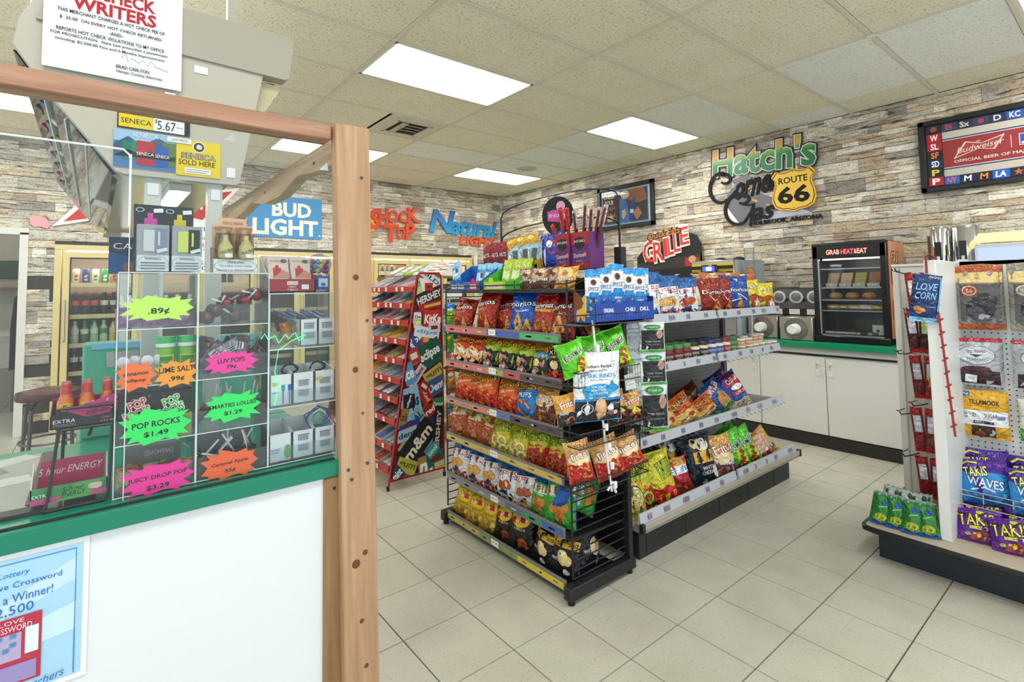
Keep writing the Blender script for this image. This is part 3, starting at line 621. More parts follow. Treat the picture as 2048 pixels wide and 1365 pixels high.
 'chile': ('58c420', [('o', 'DINAMITA', -.02, .62, .78, .16, '2a1c1a', 'f4f4ec', 14), ('p', [(-.1, .1), (.4, .16), (.36, .5), (.05, .46)], 'd8dc3a')] + curls('b05a2a', '6a2a12', [(.16, .4), (.12, .28), (.18, .16)]) + [('c', .05, .08, .12, '8a2414')], 'bright green rolled chip bag'),
 'chilebig': ('4cb82a', [('o', 'DINAMITA', .1, .62, .8, .14, '2a2a2a', 'f0f0ec', 16), ('p', [(0, .12), (.42, .16), (.36, .54), (.06, .5)], 'd8d83c')] + curls('b0402a', '6a2012', [(.2, .42), (.18, .3), (.22, .2)]) + [('c', .1, .08, .16, '7c2414')], 'large bright green rolled chip bag'),
 'pinkchip': ('c8948c', [('b', 0, .3, 'a02024', .04, 2), ('t', 'Lays', .1, .55, .6, .14, 'f4e4e0', 12), ('r', -.1, .3, .4, .44, 'e0d4d0')], 'slumped pinkish red chip bag'),
 'tanchip': ('b8987c', [('b', .7, .98, 'c89a2c', .04, 2), ('e', .1, .56, .16, .1, 'd0b090'), ('r', -.2, .22, .42, .36, '3a3430'), ('t', 'EXTRA', .1, .3, .5, .1, 'ece4d8', 8), ('b', 0, .18, 'd0b850', .02, 2)], 'slumped tan and gold chip bag'),
 'cookie': ('6a4434', [('e', 0, .62, .38, .32, '9c7458'), ('e', 0, .62, .3, .25, 'c8a888'), ('c', -.08, .66, .12, '4a2c1c'), ('c', .1, .58, .12, '5a3826'), ('o', "Grandmas", 0, .36, .86, .16, 'f4eee6', '4a2a1c', 10)], 'brown soft cookie packet'),
 'cookieyel': ('d8962c', [('e', 0, .62, .38, .3, 'e8c890'), ('c', 0, .64, .18, 'b8743a'), ('o', "Grandmas", 0, .36, .86, .16, 'f8f2e8', '6a3a1c', 10)], 'yellow orange soft cookie packet'),
 'seed': ('eef2f6', [('b', .86, 1., '3a9ade'), ('b', 0, .42, '1c6cb4', .02, 1), ('e', .0, .74, .2, .075, '7a4a24'), ('e', .0, .74, .13, .05, '4a2c18'), ('o', 'SPITZ', 0, .58, .74, .085, '1c4c8a', 'f8f8fa'), ('r', -.3, .4, .3, .5, '2a8ad0'), ('t', 'SEEDS', 0, .3, .5, .04, 'e8f2fa'), ('e', 0, .16, .2, .1, '9aa4a8')], 'slim blue and white sunflower seed bag'),
 'rind': ('f0f1f3', [('r', -.49, .005, .49, .30, '1c2028'), ('b', .0, .035, '1c8cd8'), ('r', -.49, .30, .49, .335, '1c8cc8'), ('t', 'Southern Recipe.', 0, .79, .62, .06, '2a2c34'), ('t', 'SMALL BATCH', 0, .735, .38, .026, '2a2c34'), ('t', 'PORK RINDS', 0, .66, .74, .062, '2a9cd8'), ('t', 'Sweet and Savory', 0, .60, .36, .024, '5a6470', 0, .25),
     ('e', -.02, .445, .34, .10, '2a9cd0'), ('e', .30, .47, .13, .065, '2a9cd0'), ('p', [(-.3, .44), (-.22, .44), (-.22, .335), (-.3, .335)], '2a9cd0'), ('p', [(-.14, .4), (-.06, .4), (-.07, .335), (-.13, .335)], '2a9cd0'), ('p', [(.12, .4), (.2, .4), (.19, .335), (.13, .335)], '2a9cd0'), ('p', [(.24, .52), (.3, .60), (.34, .52)], '2a9cd0'), ('p', [(.42, .5), (.47, .47), (.42, .43)], '2a9cd0'),
     ('t', 'SEA SALT', -.02, .50, .3, .032, 'f0f6fa'), ('t', '&CRACKED', -.02, .455, .32, .032, 'f0f6fa'), ('t', 'BLACK PEPPER', -.02, .41, .4, .032, 'f0f6fa'), ('ring', -.26, .2, .12, .07, .14, 'c8ccd0'), ('t', 'QUALITY', -.26, .2, .16, .02, 'c8ccd0'), ('c', .02, .18, .13, 'd8a878', 1.5), ('c', .02, .25, .10, 'e4bc90', 1.), ('e', .28, .12, .13, .035, '8a6248'), ('e', .34, .12, .05, .03, 'e8e6e2'), ('t', '7G', .3, .25, .12, .04, '2a9cd8'), ('t', 'WILD', .4, .25, .12, .02, 'e0e4e8'), ('r', .26, .86, .4, .866, '5a6068')], 'white, blue and black pork rind bag clipped in front of the rack'),
 'rindblack': ('d8dde0', [('r', -.44, .1, .44, .74, '1c2020'), ('e', 0, .84, .34, .09, '3c8a3c'), ('t', 'ORGANIC', 0, .84, .46, .045, 'eaf4ea'), ('c', .26, .62, .15, 'b89080', 1.2), ('ring', 0, .52, .16, .09, .2, '4a5052'), ('t', 'PORK RINDS', 0, .36, .6, .05, 'a8b0b0'), ('t', 'CHICHARRON', 0, .26, .6, .05, '8c9494'), ('b', 0, .06, '48b030')], 'black and white pouch with green oval'),
 'silver': ('aab2b6', [('r', -.3, .6, .34, .63, '6a8a6a'), ('r', -.3, .72, .34, .74, '6c7478'), ('r', -.3, .3, .2, .5, '98a0a4')], 'plain silver pouch back hanging behind the black pouches'),
}
BAGC = {}
def bag_meshes(kind, w, h, t, flat=False):
    """one master mesh per design, sized to a nominal height and scaled per copy"""
    if kind not in BAGC:
        col, ops, _ = DESIGN[kind]; sd = len(BAGC)+3
        body = bag_mesh(w, h, t, col, sd, flat); d = D(); paint(d, ops, w, h); f = bag_surf(w, h, t, sd, flat)
        pr = d.mesh('printed_label', surf=lambda u, v: f(max(-1, min(1, u/(w/2))), max(0, min(1, v/h))), off=.0012, step=.0002, grid=min(w, h)/6, kind='foil')
        BAGC[kind] = (body, pr, w, h)
    return BAGC[kind]
def place_bag(kind, x, y, z, w, h, rz, lean, roll, label, group, t=None, flat=False, name='chip_bag', cat='chip bag'):
    body, pr, mw, mh = bag_meshes(kind, w, h, t or w*.42, flat)
    o = link(body, name, None, (x, y, z), (-lean, math.radians(roll), rz)); o.scale = (w/mw, (w/mw+h/mh)/2, h/mh)
    tag(o, label, cat, group); link(pr, 'printed_label', o)
    return o

# ------------------------------------------------------------------ black wire snack rack at the end of the aisle shelves
BLK = ('17171a', 'gloss', .35); BLKM = ('1b1b1e', 'plain', .5)
RY0, RY1 = .375, 1.335
rack = thing('wire_snack_rack', 'tall black wire snack rack with six rows of chip bags facing the counter', 'display rack', (.07, .86, 0))
def rk(g, name, parent=rack): return g.build(name, parent, (-.07, -.86, 0))
for y in (RY0-.015, RY1+.015):
    rk(G().span((.045, y-.022, .02), (.50, y+.022, .075), BLKM, .004), 'foot')
    for x in (.07, .47): rk(G().cyl((x, y, 0), .016, .025, ('101012', 'rubber')), 'foot_pad')
    rk(G().span((.455, y-.018, .07), (.485, y+.018, 1.42), BLKM, .003), 'upright')
    rk(G().tube([(.455, y, .10), (.085, y, .10), (.085, y, 1.40), (.455, y, 1.40)], .005, BLK), 'side_frame')
    for k in range(11): rk(G().tube([(.085, y, .13+.042*k), (.46, y, .13+.042*k)], .0035, BLK, 5), 'side_wire')
    for k in range(7): rk(G().tube([(.085, y, .66+.11*k), (.46, y, .66+.11*k)], .003, BLK, 5), 'side_wire')
rk(G().span((.482, RY0, .08), (.49, RY1, 1.42), BLKM), 'back_panel')
RZ = [1.137, .936, .721, .511, .283, .059]
STRIPS = [[('d87068', 3), ('4a62b0', 2), ('58b070', 2)], [('cf7a72', 3), ('9aa852', 1), ('c05860', 1), ('5a4a48', 2)], [('c08a7c', 2), ('cf8a6c', 2), ('5a7ab8', 1), ('54464a', 3)], [('c8b060', 7)], [('8a8a8e', 4), ('5c6c7c', 1), ('4a8a68', 1), ('4468a8', 1)], [('b8a860', 3), ('8a9a54', 3), ('d8c440', 3)]]
for i, z in enumerate(RZ):
    sh = rk(G().prism([(.09, RY0, z-.02), (.455, RY0, z-.035), (.455, RY0, z-.045), (.09, RY0, z-.032)], (0, RY1-RY0, 0), BLKM), 'shelf')
    rail = rk(G().span((.068, RY0+.02, z-.022), (.082, RY1, z+.022), ('77777a', 'plain', .4), .002), 'price_rail')
    d = D(); tot = sum(n for c, n in STRIPS[i]); L = RY1-RY0-.03; u = -L/2
    for c, n in STRIPS[i]:
        d.rect(u, -.016, u+L*n/tot, .013, c); 
        for k in range(n): d.rect(u+L*(k+.35)/tot, -.006, u+L*(k+.65)/tot, .002, 'e8dcc8', True)
        u += L*n/tot
    d.rect(-.05, -.014, .01, .016, 'f2f2ee'); d.text(['$2.69', '$2.19', '$2.69', '$2.99', '$3.29', '$2.69'][i], -.02, .001, .04, .012, '5a5a5a')
    tag(d.build('price_strip', rail, (.068, (RY0+.02+RY1)/2, z), (0, 0, RX)), kind='stuff')
# top tray
rk(G().span((.08, RY0-.02, 1.345), (.46, RY1+.01, 1.355), BLKM), 'top_shelf')
g = G().tube([(.08, RY0-.02, 1.385), (.08, RY1+.01, 1.385)], .004, BLK).tube([(.08, RY0-.02, 1.36), (.08, RY1+.01, 1.36)], .004, BLK)
for y in (RY0-.02, RY1+.01): g.tube([(.08, y, 1.385), (.46, y, 1.47)], .004, BLK).tube([(.08, y, 1.36), (.3, y, 1.44)], .004, BLK)
rk(g, 'top_guard')
# sign frame with two arches and the oval sign
for y in (.32, 1.225): rk(G().tube([(.42, y, 1.355), (.42, y, 1.80)], .006, BLK), 'sign_post')
rk(G().span((.40, .30, 1.42), (.44, .34, 1.56), ('1c1c22', 'plain')), 'post_socket')
for s, z0 in ((1, 1.80), (-1, 1.655)):
    rk(G().tube([(.42, .7725-.4525*math.cos(PI*k/12), z0+.085*math.sin(PI*k/12)**.7) for k in range(13)], .0045, BLK), 'arch')
d = D(); P = [(math.sin(2*PI*k/28)*.092, math.cos(2*PI*k/28)*.10*(1.0 if math.cos(2*PI*k/28) > 0 else 1.15)) for k in range(28)]
d.poly(P, '161418'); d.ell(.02, .045, .026, .028, 'e0a0cc'); d.poly([(-.06, .02), (-.02, .028), (.06, .018), (.058, -.028), (.0, -.04), (-.058, -.032)], 'c44c98'); d.text('fritolay', 0, -.006, .10, .034, 'f2d8ea', .03, .1)
d.build('oval_sign', rack, (.40-.07, .71-.86, 1.765), (0, 0, RX+.35), thick=True, off=.008)

RACK_BAGS = {
    'top shelf': [('nacho', 0.13, 1.26, 1.154, 0.233, 0.143, 4), ('nacho', 0.13, 1.026, 1.154, 0.233, 0.183, 2), ('nacho', 0.18, 0.93, 1.148, 0.175, 0.172, 3), ('ranch', 0.13, 0.721, 1.147, 0.187, 0.191, 3), ('tostada', 0.13, 0.572, 1.141, 0.163, 0.178, 0), ('nachodark', 0.13, 0.446, 1.103, 0.17, 0.192, 0)],
    'second shelf': [('cheesemix', 0.13, 1.269, 0.951, 0.18, 0.156, 6), ('cheesemix', 0.13, 1.134, 0.939, 0.177, 0.158, 5), ('cheeselime', 0.13, 1.004, 0.937, 0.165, 0.158, 6), ('cheeselime', 0.13, 0.866, 0.929, 0.161, 0.162, 5), ('cheeselime', 0.13, 0.724, 0.923, 0.148, 0.163, 5), ('cheeseteal', 0.13, 0.596, 0.922, 0.151, 0.171, 2), ('cheesextra', 0.13, 0.475, 0.91, 0.133, 0.191, -3)],
    'third shelf': [('cheese', 0.13, 1.243, 0.719, 0.176, 0.182, 0), ('cheese', 0.16, 1.156, 0.698, 0.167, 0.187, 4), ('cheese', 0.13, 1.028, 0.7, 0.194, 0.192, -4), ('cheese', 0.13, 0.852, 0.703, 0.183, 0.188, -2), ('puffs', 0.13, 0.711, 0.697, 0.168, 0.194, 0), ('corn', 0.13, 0.578, 0.706, 0.141, 0.184, 0)],
    'fourth shelf': [('bbqtan', 0.13, 1.305, 0.49, 0.203, 0.169, 0), ('bbqtan', 0.13, 1.154, 0.501, 0.197, 0.168, 5), ('bbqtan', 0.13, 1.015, 0.484, 0.191, 0.16, 14), ('onion', 0.13, 0.907, 0.473, 0.171, 0.17, 0), ('onion', 0.13, 0.758, 0.498, 0.18, 0.163, -2), ('onionhot', 0.13, 0.626, 0.491, 0.152, 0.17, 0), ('onionhot', 0.13, 0.494, 0.487, 0.139, 0.178, -2)],
    'fifth shelf': [('ridged', 0.13, 1.304, 0.253, 0.191, 0.195, 0), ('ridged', 0.13, 1.14, 0.253, 0.195, 0.197, 3), ('ridged', 0.15, 1.028, 0.248, 0.164, 0.184, 2), ('ridgedbbq', 0.13, 0.859, 0.271, 0.182, 0.189, 0), ('ridgedbacon', 0.13, 0.722, 0.277, 0.168, 0.185, 0), ('ridgedgreen', 0.13, 0.615, 0.258, 0.15, 0.185, 4), ('ridgedgreen', 0.13, 0.479, 0.237, 0.17, 0.225, 0)],
    'bottom shelf': [('classic', 0.14, 1.267, 0.028, 0.206, 0.167, 8), ('classic', 0.14, 1.125, 0.044, 0.22, 0.163, 0), ('classic', 0.14, 1.016, 0.034, 0.18, 0.176, 3), ('classicdark', 0.14, 0.901, 0.025, 0.152, 0.18, 0), ('classicdark', 0.14, 0.771, 0.02, 0.179, 0.201, 0), ('popcorn', 0.14, 0.615, 0.031, 0.156, 0.153, 5), ('popcorn', 0.14, 0.47, 0.041, 0.167, 0.168, 0)],
    'cookie': [('cookie', 0.14, 0.708, 1.36, 0.132, 0.121, 0), ('cookie', 0.14, 0.604, 1.359, 0.153, 0.123, 0), ('cookie', 0.17, 0.541, 1.358, 0.111, 0.126, 0), ('cookieyel', 0.14, 0.429, 1.355, 0.13, 0.119, 0)],
}
SIDE_BAGS = {
    'sunflower carton': [('seed', 0.041, 0.25, 1.255, 0.082, 0.18, 0), ('seed', 0.149, 0.3, 1.25, 0.08, 0.198, 0), ('seed', 0.167, 0.27, 1.25, 0.088, 0.204, 0), ('seed', 0.221, 0.25, 1.253, 0.125, 0.219, 0), ('seed', 0.353, 0.29, 1.246, 0.104, 0.205, 0), ('seed', 0.39, 0.27, 1.245, 0.114, 0.211, 0), ('seed', 0.435, 0.25, 1.244, 0.109, 0.2, 0), ('seed', 0.538, 0.27, 1.244, 0.123, 0.214, 0)],
    'green basket': [('chile', 0.032, 0.25, 0.996, 0.176, 0.147, -14), ('chile', 0.202, 0.28, 0.977, 0.179, 0.181, -8), ('chile', 0.312, 0.25, 0.996, 0.19, 0.188, -12)],
    'corn basket': [('cornbbq', -0.014, 0.27, 0.792, 0.133, 0.128, -6), ('cornhot', 0.319, 0.27, 0.744, 0.159, 0.146, -10), ('cornhot', 0.464, 0.29, 0.721, 0.156, 0.143, -10)],
    'red corn basket': [('cornred', 0.041, 0.25, 0.557, 0.156, 0.164, -6), ('cornred', 0.238, 0.25, 0.53, 0.195, 0.173, -14), ('cornred', 0.381, 0.25, 0.54, 0.187, 0.151, -16)],
    'front clip': [('rind', 0.11, 0.22, 0.802, 0.283, 0.289, 0)],
    'black rind': [('rindblack', 0.599, 0.28, 1.043, 0.174, 0.147, 0), ('rindblack', 0.603, 0.28, 0.884, 0.174, 0.158, 0), ('rindblack', 0.599, 0.28, 0.661, 0.19, 0.236, 0)],
    'silver rind': [('silver', 0.527, 0.33, 1.044, 0.152, 0.159, 0), ('silver', 0.527, 0.33, 0.886, 0.152, 0.17, 0), ('silver', 0.525, 0.33, 0.693, 0.159, 0.216, 0)],
}
SHELF_BAGS = {
    'top shelf': [('ridgedlong', 0.868, 0.44, 1.192, 0.181, 0.253, 4), ('ridgedbig', 1.027, 0.44, 1.184, 0.265, 0.238, 0), ('ridgedred', 1.236, 0.44, 1.184, 0.244, 0.227, 0), ('ridgedpale', 1.446, 0.47, 1.173, 0.216, 0.219, 0), ('nachobig', 1.5, 0.44, 1.185, 0.295, 0.22, 0), ('nachobig', 1.713, 0.46, 1.185, 0.212, 0.226, 0), ('ranchbig', 1.861, 0.44, 1.19, 0.308, 0.235, 0), ('wavyyel', 2.118, 0.48, 1.186, 0.259, 0.212, 0), ('wavyyel', 2.243, 0.44, 1.189, 0.351, 0.186, 0), ('assort', 1.807, 0.56, 1.27, 0.271, 0.18, 0), ('assort', 2.0, 0.56, 1.266, 0.289, 0.186, 0), ('assort', 2.221, 0.56, 1.26, 0.342, 0.185, 0)],
    'middle shelf': [('cheesefries', 0.935, 0.45, 0.517, 0.175, 0.204, 4), ('cheesefries', 1.043, 0.45, 0.531, 0.214, 0.217, -8), ('cheesefries', 1.275, 0.47, 0.52, 0.268, 0.154, -22), ('cheesefries', 1.523, 0.48, 0.518, 0.27, 0.11, -26), ('cheesedark', 1.533, 0.57, 0.569, 0.281, 0.147, -22), ('ridgedwide', 1.67, 0.45, 0.576, 0.3, 0.167, -28), ('crackerblue', 1.937, 0.57, 0.603, 0.325, 0.158, -24), ('crackerblue', 1.883, 0.45, 0.576, 0.366, 0.199, -14)],
    'bottom shelf': [('onionbig', 0.607, 0.4, 0.164, 0.193, 0.266, 0), ('onionhotbig', 0.732, 0.4, 0.189, 0.177, 0.197, -14), ('oniontall', 0.878, 0.4, 0.218, 0.246, 0.236, -8), ('chester', 1.07, 0.43, 0.192, 0.236, 0.18, -8), ('popcornbig', 1.163, 0.54, 0.15, 0.286, 0.261, -4), ('popcornbig', 1.283, 0.4, 0.199, 0.349, 0.271, -6), ('popcornbig', 1.269, 0.46, 0.202, 0.222, 0.259, -4), ('corntwist', 1.516, 0.4, 0.209, 0.246, 0.22, -4), ('chilebig', 1.678, 0.4, 0.188, 0.301, 0.236, -14), ('chilebig', 1.837, 0.4, 0.184, 0.319, 0.231, -20), ('chilebig', 1.861, 0.52, 0.246, 0.344, 0.158, -30), ('pinkchip', 1.994, 0.4, 0.192, 0.264, 0.138, -26), ('tanchip', 2.09, 0.4, 0.195, 0.303, 0.167, -34)],
}
JARS = [
    ('salsa', 0.965, 0.455, 0.906, 0.111) ,
    ('salsa', 1.049, 0.455, 0.903, 0.116) ,
    ('salsa', 1.147, 0.455, 0.905, 0.118) ,
    ('salsa', 1.237, 0.455, 0.907, 0.115) ,
    ('queso', 1.326, 0.455, 0.911, 0.105) ,
    ('queso', 1.423, 0.455, 0.904, 0.107) ,
    ('blue', 1.525, 0.455, 0.91, 0.109) ,
    ('blue', 1.611, 0.455, 0.912, 0.101) ,
    ('redjar', 1.701, 0.455, 0.916, 0.106) ,
    ('greenjar', 1.794, 0.455, 0.921, 0.098) ,
]
CUPS = [
    (1.886, 0.924, 0.043) ,
    (1.992, 0.925, 0.044) ,
    (2.073, 0.929, 0.048) ,
    (2.171, 0.931, 0.045) ,
    (2.272, 0.934, 0.046) ,
    (2.361, 0.938, 0.047) ,
    (1.883, 0.971, 0.06) ,
    (1.989, 0.973, 0.058) ,
    (2.109, 0.995, 0.059) ,
    (2.269, 0.984, 0.057) ,
    (2.358, 0.985, 0.061) ,
]

REAR = -PI/2
for shelf, rows in RACK_BAGS.items():
    flat = False; lay = {}
    for k, (kind, x, y, z, w, h, roll) in enumerate(rows):
        desc = DESIGN[kind][2]
        if shelf == 'cookie':
            lab = '%s, %s from left on top of the wire rack' % (desc, ORD[k]); grp = 'soft cookie packets on the wire rack'
            place_bag(kind, x, y, 1.358, w*.9, h, RX+.2, math.radians(24), roll, lab, grp, name='cookie_packet', cat='cookie packet')
        else:
            lab = '%s, %s from left, %s of wire rack' % (desc, ORD[k], shelf); grp = 'snack bags on the %s of the wire rack' % shelf
            zs = RZ[['top shelf', 'second shelf', 'third shelf', 'fourth shelf', 'fifth shelf', 'bottom shelf'].index(shelf)]
            place_bag(kind, x, y, zs-.014, min(w*1.0, .195), (h+max(0, z-zs+.014)+.012)*1.05, RX+rnd.uniform(-.12, .3), math.radians(15)+rnd.uniform(-.05, .05), roll, lab, grp)
# end bags lying on their side behind the side wires
for kind, x, y, z, w, h, roll, what in (('nachodark', .27, .44, 1.11, .20, .22, 70, 'top shelf'), ('ridgedgreen', .33, .43, .36, .18, .24, -64, 'fifth shelf'), ('popcorn', .30, .45, .03, .17, .24, 6, 'bottom shelf')):
    place_bag(kind, x, y, z, w, h, .1, .25, roll, '%s tipped behind the side wires, %s' % (DESIGN[kind][2], what), 'snack bags behind the side wires')
# front carton trays on top
def carton(name, label, w, dpt, h0, h1, col, loc, rz, front=None, cat='carton', group=None, inner=None):
    """open display carton, low in front and high at the back"""
    t = thing(name, label, cat, loc, rz, group); th = .003
    g = G().span((-w/2, -dpt/2, 0), (w/2, dpt/2, th), col).span((-w/2, -dpt/2, 0), (w/2, -dpt/2+th, h0), col).span((-w/2, dpt/2-th, 0), (w/2, dpt/2, h1), col)
    for s in (-1, 1): g.prism([(s*w/2, -dpt/2, 0), (s*w/2, dpt/2, 0), (s*w/2, dpt/2, h1), (s*w/2, -dpt/2, h0)], (-s*th, 0, 0), col)
    g.build('tray', t, smooth=False)
    if front: d = D(); front(d); d.build('printed_front', t, (0, -dpt/2, 0))
    return t
def fr_blue(d):
    for u in (-.10, -.03):
        d.ell(u, .05, .016, .016, '1c4c9c'); d.poly([(u-.03, .012), (u+.025, .012), (u+.033, .022), (u+.025, .034), (u-.03, .034)], 'f4f6fa'); d.text('TROLLI', u, .023, .04, .011, '1c4c9c')
    d.rect(.05, 0, .13, .045, 'c8245c'); d.ell(.09, .05, .02, .018, 'c8245c'); d.poly([(.06, .012), (.115, .012), (.122, .022), (.115, .034), (.06, .034)], 'f6f2f6'); d.text('SOUR', .088, .023, .04, .011, 'c8245c')
carton('gummy_carton', 'pale blue open carton of gummy pouches at left on the rack top', .30, .16, .05, .15, '2a6cc0', (.17, 1.165, 1.358), RX, fr_blue)
def fr_lime(d):
    d.rect(-.12, 0, .06, .045, 'b8d02c'); d.ell(-.06, .05, .02, .02, 'b8d02c'); d.poly([(-.10, .012), (.03, .012), (.045, .022), (.03, .034), (-.10, .034)], 'f4f8e0'); d.text('SOUR', -.04, .023, .08, .012, '98a83a')
    d.rect(.06, 0, .13, .05, '3cac30')
carton('lime_carton', 'lime green open carton of sour pouches in the middle of the rack top', .26, .16, .05, .14, '4cb82e', (.17, .855, 1.358), RX, fr_lime)
def pouch(name, label, cat, w, h, t, col, ops, loc, rz, lean, roll, group, kind='foil'):
    if name+col not in BAGC:
        sd = len(BAGC)+5; body = bag_mesh(w, h, t, col, sd, True, kind); d = D(); paint(d, ops, w, h); f = bag_surf(w, h, t, sd, True)
        BAGC[name+col] = (body, d.mesh('printed_label', surf=lambda u, v: f(max(-1, min(1, u/(w/2))), max(0, min(1, v/h))), off=.0012, step=.0002, grid=min(w, h)/4, kind=kind) if ops else None, w, h)
    body, pr, mw, mh = BAGC[name+col]
    o = link(body, name, None, loc, (-lean, math.radians(roll), rz)); o.scale = (w/mw, 1, h/mh); tag(o, label, cat, group)
    if pr: link(pr, 'printed_label', o)
    return o
for k, (y, r) in enumerate(((1.28, -28), (1.17, -4), (1.10, 3), (1.05, 8))):
    pouch('gummy_pouch', 'light blue gummy pouch, %s from left in the blue carton' % ORD[k], 'candy pouch', .085, .15, .02, '7cc0e8', [('r', -.4, .3, .4, .62, 'd8ecf8'), ('t', 'TROLLI', 0, .7, .7, .1, '1c5cb0'), ('b', 0, .15, '3a90d0'), ('r', .1, .4, .4, .6, '3a4c5c')], (.20 if k else .12, y, 1.37 if k else 1.40), RX, .25, r, 'gummy pouches in the blue carton')
for k, y in enumerate((.93, .85, .78)):
    pouch('sour_pouch', 'yellow green sour pouch, %s from left in the lime carton' % ORD[k], 'candy pouch', .085, .16, .02, 'b4cc30', [('r', -.36, .3, .36, .6, 'e8f0c0'), ('t', 'SOUR', 0, .74, .7, .1, 'f4fae0'), ('b', 0, .15, '88b028')], (.20, y, 1.37), RX, .2, 2, 'sour pouches in the lime carton')
# second row on top
for k, y in enumerate((1.25, 1.17, 1.10)):
    pouch('cookie_pouch', 'maroon snack pouch, %s from left behind the blue carton' % ORD[k], 'snack pouch', .10, .16, .025, '8c1c2c', [('r', -.36, .2, .36, .42, '6c1224'), ('o', 'NUTS', 0, .5, .6, .16, 'f0e4e0', '5c0c18'), ('b', 0, .2, 'b03060')], (.33, y, 1.49), RX, .1, -6+4*k, 'maroon pouches on the rack top')
for k, y in enumerate((1.02, .95, .88)):
    pouch('nut_pouch', 'golden yellow snack pouch, %s from left behind the lime carton' % ORD[k], 'snack pouch', .11, .17, .03, 'd0a024', [('r', -.4, .1, -.05, .4, 'f0ead8'), ('c', .2, .3, .2, 'e8c450'), ('b', .8, .95, 'e0b838')], (.34, y, 1.49+.006*k), RX, .05, -8+7*k, 'golden pouches on the rack top')
for k, y in enumerate((.92, .85, .79)):
    pouch('granola_pouch', 'light blue and grey granola pouch, %s from left in the yellow carton' % ORD[k], 'snack pouch', .10, .15, .02, '8cc0e0', [('p', [(-.1, .2), (.3, .25), (.4, .8), (.0, .85)], '5a5450'), ('r', -.45, .2, -.2, .9, 'e4eef4')], (.29, y, 1.46), RX, .1, -24+8*k, 'blue pouches in the yellow carton')
carton('yellow_carton', 'yellow carton with dark round cut-out on the rack top', .17, .12, .06, .075, 'd8a420', (.29, .81, 1.455), RX, lambda d: (d.rect(-.02, 0, .015, .06, '3a2414'), d.ell(.05, .055, .04, .035, '5c5854', n=16, a0=PI, a1=2*PI)))
pouch('blue_sack', 'large royal blue baseball printed candy bag left of the meat stick boxes', 'candy bag', .19, .20, .05, '1c3ca4', [('r', -.4, .2, -.3, .7, 'd8e0f4'), ('r', -.2, .15, -.12, .6, 'c8d4f0'), ('ring', .2, .6, .2, .18, .3, 'c03048'), ('c', .05, .7, .14, 'e4e8f4'), ('r', -.45, .7, -.3, .86, '8ca4e0')], (.30, .66, 1.455), RX-.1, .05, -4, 'candy on the rack top')
for k, (y, w) in enumerate(((.545, .105), (.43, .13))):
    t = thing('meat_stick_box', 'tall red and purple meat stick box, %s one on the rack top' % ('narrower left' if k == 0 else 'wider right'), 'carton', (.31, y, 1.455), RX-.1, 'meat stick boxes on the rack top')
    G().span((-w/2, -.05, 0), (w/2, .05, .18), '5a1c64', .002).build('box', t)
    d = D(); d.rect(-w/2, .12, w/2, .18, 'a81c24'); d.rect(-w/2, 0, w/2, .03, '8c1c2c'); d.poly([(-.035, .15), (0, .157), (.035, .15), (.033, .11), (0, .095), (-.033, .11)], '16121a'); d.text("JACK LINK'S", 0, .135, .075, .016, 'f6f0f0'); d.text('Doritos', -.005, .068, .07, .02, 'f2ecec', .05); d.blob(.04, .07, .012, 'd8785c'); d.text('SPICY', 0, .04, .05, .008, 'd8a8d8'); d.rrect(0, .02, .06, .006, .3, 'c86c4c')
    d.build('printed_label', t, (0, -.05, 0))
for k, (y, dz, r, red) in enumerate(((.60, -.01, -26, 1), (.575, .06, -8, 1), (.545, .05, -4, 1), (.49, .03, -6, 0), (.455, .06, 6, 0), (.42, .035, 8, 0), (.39, .03, 14, 0), (.37, .04, 18, 0))):
    t = thing('meat_stick', '%s, %s from left standing in the tall boxes' % ('red wrapped meat stick' if red else 'dark meat stick in clear wrap', ORD[k]), 'meat stick', (.31, y, 1.56), RX, 'meat sticks in the tall boxes'); t.rotation_euler = (0, math.radians(r), RX)
    G().cyl((0, 0, 0), .009, .15+dz, ('a01c1c', 'foil') if red else ('4a1414', 'gloss'), 8).build('stick', t)
    G().span((-.013, -.004, .10), (.013, .004, .165+dz), ('c03030' if red else 'c8a8a4', 'foil'), .002).build('wrapper', t)
# things on the side of the rack facing the aisle
def basket(label, x0, x1, y0, y1, z0, z1, loc_name='wire_basket'):
    t = thing(loc_name, label, 'basket', ((x0+x1)/2, y1, z0), 0, 'side baskets of the wire rack'); cx = (x0+x1)/2; g = G(); f = G()
    for z in (z0, z1): f.tube([(x0-cx, 0, z-z0), (x0-cx, y0-y1, z-z0), (x1-cx, y0-y1, z-z0), (x1-cx, 0, z-z0)], .003, BLK, 5)
    n = int((x1-x0)/.02)
    for k in range(n+1): x = x0+(x1-x0)*k/n-cx; g.tube([(x, 0, 0), (x, y0-y1, 0), (x, y0-y1, z1-z0)], .0014, BLK, 4)
    f.build('rim', t); tag(g.build('mesh_wires', t), kind='stuff')
    return t
basket('black wire basket under the blue sunflower seed carton', .0, .50, .225, .355, 1.205, 1.25)
basket('black wire basket holding the bright green bags', .0, .42, .225, .355, .95, 1.01)
basket('black wire basket with corn chips behind the hanging pork rind bag', .0, .50, .225, .355, .70, .76)
basket('lowest black wire basket, with red corn chip bags', .0, .46, .225, .355, .515, .56)
t = thing('sunflower_carton', 'dark blue seed carton with a yellow sunflower corner, on the rack side', 'carton', (.3275, .285, 1.212), 0)
g = G(); w, q = .425, .12
g.span((-w/2, -q/2, 0), (w/2, q/2, .004), '123a8c').span((-w/2, -q/2, 0), (w/2, -q/2+.003, .085), '16409c').span((-w/2, q/2-.003, 0), (w/2, q/2, .13), '123a8c').span((-w/2, -q/2, 0), (-w/2+.003, q/2, .11), '123a8c').span((w/2-.003, -q/2, 0), (w/2, q/2, .11), '123a8c')
